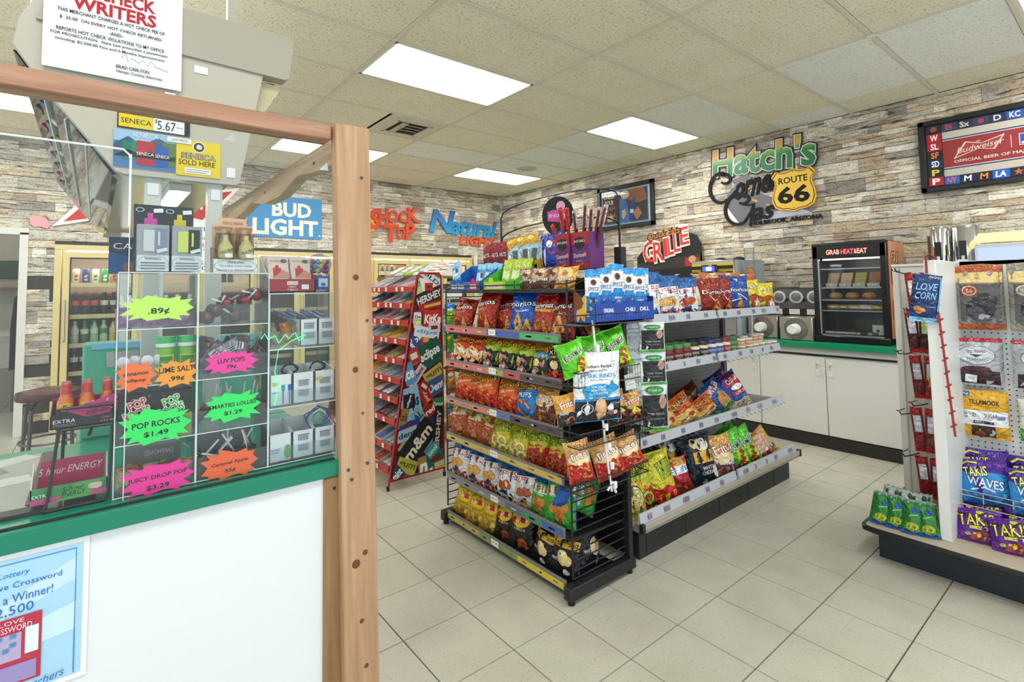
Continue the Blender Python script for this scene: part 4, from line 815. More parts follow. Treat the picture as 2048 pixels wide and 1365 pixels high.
for x in (-.12, .03): g.cyl((x, -q/2+.003, .085), .022, .003, '16409c', 16, 'y')
g.build('tray', t, smooth=False)
d = D(); d.poly([(-.06, .0), (.06, .0), (.06, .085), (.02, .10), (-.06, .13)], '1c5cc0')
for a in range(6): d.ell(-.03+.05*math.cos(-1.7+.5*a), .075+.045*math.sin(-1.7+.5*a), .03, .011, 'f0b428', -1.7+.5*a)
d.poly([(-.06, .06), (-.03, .055), (.0, .085), (-.02, .115), (-.06, .145)], '7a4a24'); d.build('sunflower_panel', t, (-w/2, 0, 0), (0, 0, RX), thick=True); d = D()
for x, s in ((-.12, 'ORIGINAL'), (.03, 'CHILI'), (.14, 'DILL')): d.text(s, x, .052, .07, .018, 'f0f4fa'); d.text('SEEDS', x, .03, .055, .012, '3a74d8')
d.build('printed_front', t, (0, -q/2, 0), thick=True)
SG = {'sunflower carton': ('sunflower seed bags in the blue carton', '%s, %s from left in the blue carton'), 'green basket': ('green bags in the side basket', '%s, %s from left in the upper side basket'), 'corn basket': ('corn chips in the side basket', '%s, %s from left in the middle side basket'),
      'red corn basket': ('red corn chips in the lowest side basket', '%s, %s from left in the lowest side basket'), 'front clip': (None, '%s%.0s'), 'black rind': ('black pouches on the clip strip', '%s, %s from top on the clip strip'), 'silver rind': ('silver pouches on the clip strip', '%s, %s from top on the clip strip')}
for nm, rows in SIDE_BAGS.items():
    for k, (kind, x, y, z, w, h, roll) in enumerate(rows):
        grp, fm = SG[nm]; fl = nm in ('front clip', 'black rind', 'silver rind', 'sunflower carton')
        if nm == 'sunflower carton': x = .135+.055*k; w = .098
        rz = {'front clip': -.35, 'black rind': -.5, 'silver rind': -.4}.get(nm, -.35)
        place_bag(kind, x, y, z, w*(.78 if kind not in ('rind',) else .80), h, rz, .02 if fl else .22, roll, fm % (DESIGN[kind][2], ORD[k]), grp, t=w*(.14 if fl else .36), flat=fl, name='snack_pouch' if fl else 'chip_bag', cat='snack pouch' if fl else 'chip bag')
t = thing('clip_strip', 'white plastic clip strip hanging on the side of the wire rack', 'clip strip', (.115, .24, 1.225))
G().tube([(0, 0, 0), (.02, -.012, -.3), (.06, -.01, -.6), (.085, -.01, -.74)], .005, ('e4e6ea', 'gloss'), 6).build('strap', t)
for k in range(8): z = -.12-.085*k; G().box((.02+.085*(-z-.3)/.44 if z < -.3 else .02*-z/.3, -.017, z), (.016, .012, .03), ('f0f2f4', 'gloss'), .002).build('clip', t)
G().tube([(.055, -.012, -.73), (.085, -.012, -.70), (.11, -.012, -.75)], .006, ('e4e6ea', 'gloss')).build('end_hook', t)
t = thing('pouch_strip', 'thin black hanging strip behind the black and white pouches', 'clip strip', (.60, .335, 1.19))
G().tube([(0, 0, 0), (.0, 0, -.56)], .005, BLK).tube([(-.05, 0, 0), (-.05, 0, -.62)], .004, BLK).build('strap', t)
for k in range(2): pouch('price_card', 'small pale hanging price card, %s beside the green basket' % ('upper' if k == 0 else 'lower'), 'price card', .06, .07, .004, 'ccd4cc', [('r', -.3, .3, .3, .34, '9aa49a')], (.42-.06*k, .235, .945-.045*k), -.2, 0, -8, 'price cards by the green basket', kind='paper')

# ------------------------------------------------------------------ long aisle shelf unit (gondola)
GX0, GX1, GY = .60, 2.36, .87
gd = thing('aisle_shelf_unit', 'long grey aisle shelf unit with four levels of chips and dips', 'shelf unit', (1.48, GY, 0))
def gp(g, name, parent=gd, **k): return g.build(name, parent, (-1.48, -GY, 0), **k)
gp(G().span((GX0, .395, 0), (GX1-.02, 1.33, .165), ('262528', 'plain')), 'plinth')
for k in range(5): gp(G().span((.66+.36*k, .3935, .01), (.662+.36*k, .395, .155), ('161618', 'plain')), 'plinth_joint')
gp(G().span((GX0-.06, .325, .165), (GX1+.02, 1.40, .185), ('8c8a84', 'plain')), 'base_deck')
gp(G().span((.55, .322, .178), (2.345, .332, .207), ('a8a290', 'plain', .4), .002), 'bumper')
for x in (.535, 2.345): gp(G().span((x, .318, .165), (x+.022, .345, .212), ('1c1c1e', 'plain'), .003), 'bumper_end')
gp(G().span((GX0, GY-.02, .165), (GX1, GY+.02, 1.19), PEG_GREY), 'back_panel', smooth=False)
for x in (.62, 1.0, 1.5, 2.34): gp(G().span((x-.02, GY-.045, .165), (x+.02, GY+.045, 1.2), ('55555a', 'plain')), 'upright')
LV = [(1.175, .42, 'top'), (.905, .43, 'second'), (.535, .42, 'third'), (.215, .335, 'bottom')]
for z, y, nm in LV:
    x0s = [(.64 if nm == 'third' else .70 if nm != 'bottom' else .54, 1.485), (1.515, 2.38 if nm != 'bottom' else 2.32)]
    if nm in ('third',): x0s = [(.64, 2.38)]
    for a, b in x0s:
        if nm != 'bottom': gp(G().span((a, y+.012, z-.005), (b, GY, z+.008), ('7c7c7c', 'plain')), 'shelf')
        ra = gp(G().prism([(a, y, z-.012), (a, y+.012, z-.012), (a, y+.018, z+.038), (a, y+.008, z+.040)], (b-a, 0, 0), ('b9bec6', 'plain', .35)), 'price_rail', smooth=False)
        d = D(); u = -.5*(b-a)+.06
        while u < (b-a)/2-.04:
            n = rnd.choice([1, 2, 2, 3])
            for i in range(n): d.rect(u, -.012, u+.012, .014, rnd.choice(['8a8c94', '9c6c70', '7478a0', '6a6c74'])); u += .02
            u += rnd.uniform(.08, .17)
        tag(d.build('price_marks', ra, ((a+b)/2, y+.001, z+.014), (-.2, 0, 0)), kind='stuff')
        g = G(); n = int((b-a)/.055)
        for k in range(n+1): x = a+(b-a)*k/n; g.tube([(x, y+.02, z+.0), (x, y+.006, z-.02), (x, y-.008, z-.024)], .0022, ('8f9094', 'metal'), 4)
        tag(gp(g, 'wire_fence'), kind='stuff')
# back-side shelves (seen only from the other aisle, kept simple and real)
for z in (1.175, .905, .535): gp(G().span((GX0+.05, GY, z-.005), (GX1-.01, 1.30, z+.01), ('7c7c7c', 'plain')), 'shelf')
for nm, rows in SHELF_BAGS.items():
    for k, (kind, x, y, z, w, h, roll) in enumerate(rows):
        zs = {'top shelf': 1.184, 'middle shelf': .545, 'bottom shelf': .187}[nm]
        w = min(w*.80, .225); back = y > .5
        lab = '%s, %s from left, %s of aisle unit' % (DESIGN[kind][2], ORD[k], {'top shelf': 'top shelf', 'middle shelf': 'third level', 'bottom shelf': 'bottom level'}[nm])
        lean = {'top shelf': 6, 'middle shelf': 26, 'bottom shelf': 16}[nm]
        zz = z if (kind == 'assort' or (back and abs(roll) > 20)) else zs
        place_bag(kind, x, y+(.02 if nm == 'bottom shelf' else .04), zz, w, h+max(0, z-zz)+.01, -.42 if nm != 'middle shelf' else -.2, math.radians(lean), roll, lab, 'chip bags on the %s of the aisle unit' % nm)
# jars of dip and stacked dip cups on the second level
def jar(kind):
    body, lid, lab = {'salsa': ('7c2a1c', '4c8a4c', '5a1c18'), 'queso': ('e4d8a8', '2a2a30', '2c2c34'), 'blue': ('e4dcc4', '28386c', '34549c'), 'redjar': ('e4d8c8', '8c2c24', 'a03028'), 'greenjar': ('5a8a4a', '3c6c40', '2c6c44')}[kind]
    t = thing('dip_jar', '', 'jar')
    G().lathe([(.03, 0), (.036, .008), (.036, .07), (.030, .082), (.030, .088)], (0, 0, 0), (body, 'gloss'), 16).build('glass', t)
    G().lathe([(.033, .084), (.034, .088), (.034, .104), (.032, .108)], (0, 0, 0), (lid, 'gloss', .3), 16).build('lid', t)
    g = G(); n = 12; vs = [(.0366*math.sin(PI*(k/n-.5)*1.5), -.0366*math.cos(PI*(k/n-.5)*1.5), z) for k in range(n+1) for z in (.014, .066)]
    g.add(vs, [(2*k, 2*k+2, 2*k+3, 2*k+1) for k in range(n)], lab).build('label', t)
    d = D(); d.text('TOSTITOS', 0, .046, .05, .012, 'f4f0e8', .06); d.text('DIP', 0, .028, .02, .009, 'e8d8b8'); d.mesh('x')
    link(d.mesh('jar_text', surf=lambda u, v: (.0372*math.sin(u/.0372), -.0372*math.cos(u/.0372), v), off=0, grid=.012), 'lettering', t)
    return t
JM = {}; JD = {'salsa': 'green lidded jar of red salsa', 'queso': 'black lidded jar of pale queso', 'blue': 'blue lidded jar of cream dip', 'redjar': 'red lidded jar of cream dip', 'greenjar': 'green jar of dip'}
cnt = {}
for row, dy in ((0, 0), (1, .085)):
    for k, (kind, x, y, z, h) in enumerate(JARS):
        if row and k > 7: continue
        if kind not in JM: JM[kind] = t = jar(kind)
        else: t = copy_thing(JM[kind])
        t.location = (x-.012+dy*.25, y+.035+dy, .9135); t.rotation_euler = (0, 0, -.5+rnd.uniform(-.25, .25)); t.scale = (1.12, 1.12, 1.06)
        t['label'] = '%s, %s from left in %s row, aisle unit' % (JD[kind], ORD[k], 'back' if row else 'front'); t['group'] = 'dip jars on the second level'
cup0 = None
for k, (x, z, h) in enumerate(CUPS):
    up = k > 5
    if cup0 is None:
        t = cup0 = thing('dip_cup', '', 'dip cup'); G().lathe([(.034, 0), (.040, .038)], (0, 0, 0), ('c89a6c', 'paper'), 16).build('cup', t); G().lathe([(.042, .037), (.043, .043), (.040, .046)], (0, 0, 0), ('e8e4dc', 'gloss'), 16).build('lid', t)
        d = D(); d.text('Fritos', 0, .02, .05, .018, 'f2e4d0', .05); link(d.mesh('cup_text', surf=lambda u, v: (.0395*math.sin(u/.0395), -.0395*math.cos(u/.0395), v), off=0, grid=.012), 'lettering', t)
    else: t = copy_thing(cup0)
    t.location = (x, .49, .9135 + (.047 if up else 0)); t.rotation_euler = (0, 0, -.4+rnd.uniform(-.3, .3))
    if k >= 8: t.location = (x, .58, .9135+.047)
    t['label'] = 'brown dip cup, %s from left in the %s of cups on the aisle unit' % (ORD[k if not up else k-6], 'upper layer' if up else 'bottom layer'); t['group'] = 'stacked dip cups on the second level'
for k, (x, y) in enumerate(((2.10, .58), (2.19, .58), (2.28, .58), (2.36, .58))):
    t = copy_thing(cup0, (x-.02, y, .9135), (0, 0, .3*k), 'brown dip cup, %s from left in the back row under other cups' % ORD[k], group='stacked dip cups on the second level')

# ------------------------------------------------------------------ cashier booth
GRN = ('0a7d63', 'plain', .35); CLEAR = ('fbfdfd', 'clear', .35); HAZE = ('f6fafb', 'clear', .35); EDGE = ('eef4f4', 'gloss'); BEI = ('bdb9ab', 'plain', .5)
t = thing('sales_counter', 'white fronted sales counter with a green laminate top at lower left', 'counter', (-2.0, .3, 0))
def cp(g, name, parent=None, **k): return g.build(name, parent or t, (2.0, -.3, 0), **k)
cp(G().span((-3.2, .012, 0), (-1.10, .03, .916), ('e4e9ec', 'plain', .45)), 'front_panel')
cp(G().span((-3.2, .0, .914), (-1.06, .014, .951), GRN, .002), 'top_edge')
cp(G().span((-3.2, .0145, .916), (-1.06, .62, .950), ('1a9a7c', 'plain', .25), .002), 'countertop')
cp(G().span((-3.2, .014, .950), (-1.115, .022, .954), ('24302e', 'rubber')), 'sheet_channel')
cp(G().span((-1.75, .60, 0), (-1.10, .62, .915), ('dcdedb', 'plain')), 'back_panel')
t2 = t = thing('counter_return', 'green topped return wing of the counter behind the candy bins', 'counter', (-1.4, 1.4, 0))
def cp2(g, name): return g.build(name, t2, (1.4, -1.4, 0))
cp2(G().span((-1.63, .625, .916), (-1.06, 2.05, .950), ('1a9a7c', 'plain', .25)), 'countertop')
cp2(G().span((-1.60, .64, 0), (-1.08, 2.03, .915), ('dcdedb', 'plain')), 'cabinet')
t = thing('register_hutch', 'pale green hutch with a grey label plate behind the energy shots', 'hutch', (-1.40, .70, .951))
G().span((-.22, -.06, 0), (.26, .06, .27), ('4ca98c', 'plain', .4), .006).build('body', t)
G().span((-.20, -.065, .255), (.24, -.058, .272), ('6fb4dc', 'plain')).build('blue_tape', t)
G().span((-.165, -.066, .20), (-.085, -.0595, .245), ('a8a8a2', 'plain'), .002).build('label_plate', t)
G().tube([(-.20, -.10, .02), (-.17, -.10, .12), (-.10, -.10, .165), (0, -.10, .18), (.12, -.10, .17)], .005, ('16181a', 'rubber')).build('cable', t)
# timber frame
t = thing('wooden_booth', 'raw fir two by four frame around the counter opening', 'wooden frame', (-1.07, 0, 0))
o = G().box((0, 0, .894), (.089, .038, 1.788), WOOD_Z, .003).build('post', t, (.021, -.001, 0), (0, -.0185, 0))
for z, x in ((1.655, .02), (1.29, .028), (.935, .022), (.905, -.02), (.93, -.028)): G().cyl((x, -.0215, z), .004, .003, ('4a5868', 'metal'), 8, 'y').build('screw', o)
for z, x, r in ((1.40, 0, .008), (1.17, -.005, .008), (.70, -.012, .011), (.72, .012, .007), (.56, .0, .006), (.45, .01, .006), (1.06, .012, .004)): G().lathe([(.0005, -.0006), (r*.6, -.0004), (r, .0004)], (x, -.0195, z), ('6a4226', 'rubber'), 10, 'y').build('knot', o)
G().box((0, 0, .456), (.06, .036, .912), WOOD_OLD, .003).build('stud', t, (-.045, .0225, 0))
G().cyl((-.05, .003, .885), .004, .003, ('3c4048', 'metal'), 8, 'y').build('screw', t)
G().span((-3.3, -.004, 1.745), (-.062, .055, 1.785), WOOD_X, .003).build('front_rail', t)
g = G(); P = [(0, 0), (0, -.075)]
for k in range(9): P.append((.12+.2*k, -.07+(.022*math.sin(k*1.9) if k < 8 else 0)))
P += [(1.86, -.07), (1.86, 0)]
g.prism([(-.019, .09+a, 1.785+b) for a, b in P], (.038, 0, 0), WOOD_Y).build('side_rail', t)
G().span((-.02, 1.93, .951), (.02, 1.97, 1.71), WOOD_Z, .003).build('rear_post', t)
for y in (.25, .8, 1.5): G().cyl((-.0215, y, 1.745), .005, .004, ('5a4a3a', 'metal'), 8, 'x').build('bolt', t)
# clear sheets
t = thing('sneeze_guard', 'tall clear acrylic sheet between the fir rail and the candy bins', 'clear sheet', (-1.33, .030, .955))
G().span((-.212, -.002, 0), (.214, .002, .786), CLEAR).build('sheet', t, smooth=False)
for x in (-.212,): G().tube([(x, 0, 0), (x, 0, .7)], .0009, EDGE, 5).build('edge', t)
for (x, z) in ((.20, .72), (-.02, .76)): G().prism([(x-.02, .003, z), (x, .003, z+.02), (x+.004, .003, z)], (0, .001, 0), ('f2f0e8', 'gloss')).build('torn_film', t)
t = thing('counter_shield', 'lower clear acrylic shield with a bright top edge at far left', 'clear sheet', (-2.3, .040, .955))
G().prism([(-.85, -.002, 0), (.757, -.002, 0), (.757, -.002, .695), (.747, -.002, .71), (-.85, -.002, .71)], (0, .004, 0), CLEAR).build('sheet', t, smooth=False)
G().tube([(-.85, 0, .71), (.744, 0, .71), (.755, 0, .70), (.757, 0, .69), (.757, 0, .55)], .0022, EDGE, 6).build('polished_edge', t)
# candy bins: two four-level columns and a low three-level one
def bin_unit(name, label, x0, x1, y0, y1, zs, lips):
    t = thing(name, label, 'acrylic bin', ((x0+x1)/2, y1, zs[0]), 0); w = x1-x0; d = y1-y0
    for s in (-1, 1): G().span((s*w/2-s*.003, -d, 0), (s*w/2, 0, zs[-1]-zs[0]), CLEAR).build('side', t, smooth=False)
    G().span((-w/2, -.003, 0), (w/2, 0, zs[-1]-zs[0]), HAZE).build('back', t, smooth=False)
    for k, z in enumerate(zs):
        G().span((-w/2+.003, -d, z-zs[0]), (w/2-.003, -.003, z-zs[0]+.003), CLEAR).build('shelf', t, smooth=False)
        G().tube([(-w/2, -d, z-zs[0]+.0015), (w/2, -d, z-zs[0]+.0015)], .0012, EDGE, 5).build('edge', t)
        if k < len(zs)-1: G().span((-w/2+.003, -d, z-zs[0]+.003), (w/2-.003, -d+.002, z-zs[0]+lips), HAZE).build('front_lip', t, smooth=False)
    for s in (-1, 1): G().tube([(s*w/2, -d, 0), (s*w/2, -d, zs[-1]-zs[0])], .0012, EDGE, 5).build('edge', t)
    return t
ZB = [.953, 1.055, 1.172, 1.290, 1.409]
BX = [(-1.558, -1.414), (-1.412, -1.264), (-1.262, -1.094)]; BY0, BY1 = .052, .20
bin_unit('candy_bin', 'left column of clear candy bins behind the counter sheet', *BX[0], BY0, BY1, ZB, .05)
bin_unit('candy_bin', 'middle column of clear candy bins behind the counter sheet', *BX[1], BY0, BY1, ZB, .05)
ZC = [.953, 1.085, 1.225, 1.36]
bin_unit('accessory_bin', 'lower right clear bins holding charger boxes, beside the wooden post', *BX[2], BY0, BY1, ZC, .04)
# neon price bursts
def burst(label, cu, cz, w, h, col, lines, seed, rot=0.):
    w *= 1.16; h *= 1.2; q = random.Random(seed); d = D(); P = []; n = 11
    for i in range(2*n):
        a = 2*PI*i/(2*n); k = (1.0 if i % 2 == 0 else .74)*q.uniform(.92, 1.05); c, s = math.cos(a), math.sin(a)
        P.append((w/2*k*math.copysign(abs(c)**.6, c), h/2*k*math.copysign(abs(s)**.6, s)))
    d.poly(P, (col, 'paper'))
    for s, v, ww, hh in lines: d.text(s, 0, v*h, ww*w, hh*h, ('101010', 'paper'), .03, 0, .02)
    o = d.build('price_burst', None, (cu, BY0-.004, cz), (0, rot, 0), thick=True, off=.0012)
    return tag(o, label, 'price card', 'neon starburst price cards')
burst('lime yellow starburst price card reading .89¢', -1.487, 1.335, .12, .046, 'cdf86a', [('.89¢', -.12, .28, .28)], 1)
burst('blank orange starburst card in the left bin below the lime one', -1.525, 1.196, .062, .05, 'ff7a3c', [('cinnamon', .1, .6, .14), ('lollipop', -.15, .5, .14)], 2)
burst('orange starburst card reading LIME SALT 99¢', -1.452, 1.195, .070, .05, 'ffa52e', [('LIME SALT', .14, .8, .2), ('.99¢', -.2, .36, .2)], 3)
burst('green starburst card reading POP ROCKS', -1.487, 1.090, .118, .062, '2cf06a', [('POP ROCKS', .06, .62, .17), ('$1.49', -.22, .32, .16)], 4)
burst('pink starburst card reading $3.29 at the bottom left', -1.482, .980, .116, .056, 'ff2aa0', [('JUICY DROP POP', .06, .78, .17), ('$3.29', -.24, .3, .16)], 5)
burst('hot pink starburst card reading 79¢ in the middle column', -1.345, 1.208, .098, .044, 'ff3fa6', [('LUV POPS', .08, .5, .2), ('79¢', -.2, .18, .18)], 6)
burst('green starburst card reading $1.29 in the middle column', -1.340, 1.108, .108, .058, '2cf06a', [('SMARTIES LOLLIES', .06, .78, .13), ('$1.29', -.2, .3, .14)], 7)
burst('red orange starburst card reading Caramel Apple 35¢', -1.345, .980, .108, .056, 'ff6a34', [('Caramel Apple', .05, .6, .14), ('35¢', -.2, .18, .14)], 8)
# what is in the bins
def pop(label, loc, col, stick, rot, r=.012, group=None, sq=(1, .6, 1), L=.06, name='lollipop'):
    t = thing(name, label, 'lollipop', loc, 0, group); t.rotation_euler = rot
    G().ball((0, 0, 0), r, col, 10, sq).build('candy', t); G().cyl((0, 0, r*.8), .0022, L, stick, 6).build('stick', t)
    G().lathe([(.001, -r*1.35), (r*.9, -r*.6), (r*1.15, r*.3), (r*.5, r*1.1), (r*.75, r*1.6)], (0, 0, 0), ('f4eef0', 'clear'), 8).build('wrapper', t)
    return t
for k in range(12): pop('red wrapped lollipop, %s from left in the %s row, top middle bin' % (ORD[k % 6], 'back' if k // 6 else 'front'), (-1.39+.021*(k % 6)+rnd.uniform(-.004, .004), .09+.05*(k // 6), 1.308+.016*(k % 3)+(.02 if k % 6 > 3 else 0)), ('a82a44' if k % 3 else 'c85a74', 'gloss'), 'f0f0ec', (rnd.uniform(-1, 1), rnd.uniform(-1.4, 1.4), 0), .014, 'red lollipops in the middle bins', L=.03)
for k in range(9): G().cyl((0, 0, 0), .004, .07, ('eef0f2', 'gloss'), 8).build('stick', thing('white_stick', 'white lollipop stick, %s from left in the top left bin' % ORD[k], 'lollipop stick', (-1.54+.014*k, .12, 1.294), 0, 'white sticks in the left bins'), rot=(rnd.uniform(-.15, .15), rnd.uniform(-.2, .2), 0))
for k in range(3): pouch('grape_pouch', 'small purple candy packet, %s from left in the top left bin' % ORD[k], 'candy packet', .05, .045, .02, 'a06a9c', [('e', 0, .5, .3, .25, 'c890c0')], (-1.535+.05*k, .10, 1.294), .1, .4, 0, 'purple packets in the left bins')
for k in range(2):
    t = thing('powder_jar', 'green lidded powder jar, %s one above the lime salt card' % ('left' if k == 0 else 'right'), 'jar', (-1.468+.041*k, .105, 1.176), 0, 'green jars in the left bins')
    G().lathe([(.017, 0), (.019, .003), (.019, .068), (.017, .072)], (0, 0, 0), ('7ab83c', 'gloss'), 14).build('jar', t); G().cyl((0, 0, .072), .0195, .008, ('f0f0ec', 'gloss')).build('collar', t); G().cyl((0, 0, .08), .0195, .014, ('2cc46a', 'gloss')).build('lid', t)
    d = D(); d.rect(-.016, .01, .018, .055, 'd8d84a'); d.rect(-.014, .03, .012, .052, '3c9a3c'); d.blob(.008, .02, .007, 'c83a2c'); link(d.mesh('w', surf=lambda u, v: (.0195*math.sin(u/.0195), -.0195*math.cos(u/.0195), v), off=.0004, grid=.006), 'label', t)
for k in range(4):
    t = thing('round_tin', 'clear topped dark red candy tin, %s from left behind the blank orange card' % ORD[k], 'candy tin', (-1.545+.021*k, .085+.01*(k % 2), 1.205), 0, 'round tins in the left bins')
    G().cyl((0, 0, 0), .0125, .012, ('7a1c34', 'gloss'), 14, 'y').build('tin', t); G().lathe([(.0125, 0), (.011, -.004), (.004, -.006)], (0, 0, 0), ('e4e0e8', 'gloss'), 14, 'y').build('lid', t); t.rotation_euler = (0, 0, 0); t.location.z = 1.222
t = thing('popping_candy_box', 'black popping candy box with red and green bubble letters', 'carton', (-1.487, .10, 1.058))
G().span((-.066, -.035, 0), (.066, .06, .10), '1c1a1c', .001).build('box', t)
d = D()
for x, c, o in ((-.033, 'b83434', 'f0d8d4'), (.028, '4aa040', 'dcf0d4')):
    d.otext('POP', x, .078, .032, .017, c, o, .35, 0, .06); d.otext('ROCKS', x, .058, .046, .018, c, o, .3, 0, .06)
for k in range(14): d.star(rnd.uniform(-.06, .06), rnd.uniform(.01, .095), .003, .001, 5, rnd.choice(['c83c3c', '58b048', 'd8d8d0']))
d.poly([(.035, 0), (.066, 0), (.066, .05), (.05, .045)], 'a8a82c'); d.build('printed_front', t, (0, -.035, 0))
t = thing('earphones_box', 'grey card box printed EARPHONES seen from behind at bottom left', 'carton', (-1.485, .15, .957))
G().span((-.05, -.003, 0), (.055, .03, .066), '8e8c8a', .001).build('box', t)
d = D(); d.rect(-.03, .045, .054, .062, '8a8886'); 
vs, fs, asp = TX('EARPHONES'); d.raw([(.012-x*.055, .053+y*.011) for x, y in vs], fs, 'd4d2cc'); d.build('printed_front', t, (0, -.003, 0))
for k in range(9): pouch('drop_candy', 'gold and brown wrapped candy, %s from left in the bottom left bin' % ORD[k], 'candy', .03, .045, .014, rnd.choice(['b89a6a', 'a8783c', 'c8b88c', '8c6a4c']), [('r', -.3, .4, .3, .6, 'd8c46a')], (-1.545+.014*k, .085+.02*(k % 2), .958), rnd.uniform(-.5, .5), .3, rnd.uniform(-50, 50), 'wrapped candies in the bottom left bin')
t = thing('micro_cable_box', 'black box lettered MICRO in the middle bins', 'carton', (-1.34, .15, 1.176))
G().span((-.066, -.02, 0), (.06, .03, .05), '1c1e24', .001).build('box', t)
d = D(); d.text('MICRO', -.046, .036, .030, .011, 'e8eaec'); d.rect(-.062, .0, -.05, .012, '2a9cd8'); d.rect(.045, .01, .058, .04, '2a9cd8'); d.build('printed_front', t, (0, -.02, 0))
for k in range(7): pouch('candy_sachet', 'barcoded candy sachet, %s from left above the black MICRO box' % ORD[k], 'candy packet', .045, .062, .015, rnd.choice(['aab0b8', 'b8bcc4', '8c7a88', '6a4a54']), [('r', -.2, .3, .25, .6, 'e4e6ea'), ('r', -.15, .33, -.1, .57, '3a3c44'), ('r', -.05, .33, .02, .57, '3a3c44'), ('r', .08, .33, .14, .57, '3a3c44')], (-1.395+.018*k, .10+.02*(k % 2), 1.205+.006*(k % 3)), rnd.uniform(-.5, .5), .6, rnd.uniform(-70, 70), 'sachets in the middle bins')
for k in range(10): pop('clear wrapped brown lollipop, %s from left behind the green $1.29 card' % ORD[k], (-1.40+.0135*k, .10+.03*(k % 2), 1.085+.005*(k % 3)), ('a8784c' if k % 2 else '8c5a3c', 'gloss'), 'dcdcd8', (rnd.uniform(-.3, .3), rnd.uniform(-.5, .5), 0), .011, 'brown lollipops in the middle bins', L=.05)
for k in range(10): pop('dark green lollipop, %s from left in the bottom middle bin' % ORD[k], (-1.40+.013*k, .095+.03*(k % 2), .985), ('1c5c34', 'gloss'), 'f0f0ec', (rnd.uniform(-.8, .8), rnd.uniform(-1.3, 1.3), 0), .012, 'green lollipops in the bottom middle bin', L=.05)
t = thing('phone_cable_box', 'dark phone cable box behind the green lollipops', 'carton', (-1.335, .165, .957))
G().span((-.06, -.003, 0), (.06, .025, .075), '8a9092', .001).build('box', t); d = D(); vs, fs, asp = TX('iPHONE'); d.raw([(.02-x*.05, .062+y*.011) for x, y in vs], fs, 'c8ccd0'); d.build('printed_front', t, (0, -.003, 0))
# charger boxes in the lower right bins
def chg(label, x, z, w, h, open_h, art, k):
    t = thing('charger_box', label, 'carton', (x, .10, z), 0, 'white charger boxes'); g = G(); th = .002
    g.span((-w/2, -.04, 0), (w/2, -.04+th, h), 'e4e8ec').span((-w/2, .04-th, 0), (w/2, .04, h+open_h), 'dde1e5').span((-w/2, -.04, 0), (w/2, .04, th), 'e4e8ec')
    for s in (-1, 1): g.prism([(s*w/2, -.04, 0), (s*w/2, .04, 0), (s*w/2, .04, h+open_h), (s*w/2, -.04, h)], (-s*th, 0, 0), 'e0e4e8')
    g.build('box', t, smooth=False); d = D()
    if art == 'cable':
        for u in (.005, .02): d.rect(u-.0015, .004, u+.0015, .04, '1c6cb4'); d.rect(u-.004, .036, u+.004, .05, '2a9ca4' if u < .01 else '1c6cb4')
        d.rect(-.02, .05, -.006, .057, 'd8b83c'); d.rect(-.022, .032, -.006, .034, '5a8cc8')
    elif art == 'plug': d.ell(.016, .02, .008, .014, '5aac3c'); d.rect(.011, .03, .021, .038, '5aac3c'); d.rect(-.022, .022, -.004, .024, '7a9ac8'); d.rect(-.022, .028, -.002, .032, 'a8b0b8')
    else:
        for v in (.042, .018):
            for i in range(7): d.rect(-.012+.0036*i, v, -.0105+.0036*i, v+.012, '3c4450')
            d.rect(-.014, v+.013, .014, v+.015, '3c6ca8')
        if art == 'bar2': d.rect(-.024, .052, -.008, .06, 'd8b83c')
    d.build('printed_front', t, (0, -.04, 0)); return t
for k, (x, art) in enumerate(((-1.232, 'cable'), (-1.178, 'bar'), (-1.124, 'bar2'))): chg('white cable box, %s from left on the middle shelf by the post' % ORD[k], x, 1.09, .052, .075, .012, art, k)
for k, (x, art) in enumerate(((-1.232, 'plug'), (-1.178, 'bar'), (-1.124, 'bar'))): chg('white charger box, %s from left on the bottom shelf by the post' % ORD[k], x, .957, .052, .066, .02, art, k)
for k, x in enumerate((-1.165, -1.12)): chg('white barcoded box, %s one on the top shelf by the post' % ('left' if k == 0 else 'right'), x, 1.230, .044, .066, .0, 'bar', k)
t = thing('blue_cable', 'blue coiled charging cable spilling from the bottom boxes by the post', 'cable', (-1.135, .085, 1.04))
G().tube([(.034*math.cos(k*.7)*(1+.2*math.sin(k*1.3)), .012*math.sin(k*.9), .022*math.sin(k*.7)+.004*(k % 3)) for k in range(30)], .0016, ('2458a8', 'plain'), 5).build('cord', t); G().tube([(.014*math.cos(2*PI*k/14), -.012, .004+.014*math.sin(2*PI*k/14)) for k in range(14)], .0025, ('2c9c7c', 'plain'), 5, True).build('ring', t)
for k in range(2): G().tube([(.02*math.cos(j*.6), .01*math.sin(j), .012*math.sin(j*.6)) for j in range(14)], .0028, ('20242a', 'rubber'), 5).build('cord', thing('black_cable', 'black coiled cable on the open box, %s of two by the post' % ('left' if k == 0 else 'right'), 'cable', (-1.205+.07*k, .09, 1.172)))
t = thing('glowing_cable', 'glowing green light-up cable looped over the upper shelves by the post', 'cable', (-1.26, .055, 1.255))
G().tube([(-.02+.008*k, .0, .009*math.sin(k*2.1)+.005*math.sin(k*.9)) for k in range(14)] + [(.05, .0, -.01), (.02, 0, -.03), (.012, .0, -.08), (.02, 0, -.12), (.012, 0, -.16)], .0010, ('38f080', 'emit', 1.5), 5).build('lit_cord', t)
for k in range(3): pouch('bagged_charm', 'bagged metal key charm, %s from left on the top shelf by the post' % ORD[k], 'key charm', .03, .055, .01, ['8c8074', 'a0642c', '9c8c84'][k], [('c', 0, .4, .25, ['b89a6a', 'c87838', 'b4b4b8'][k])], (-1.24+.028*k, .08, 1.235), 0, .1, -18+14*k, 'bagged charms by the post')
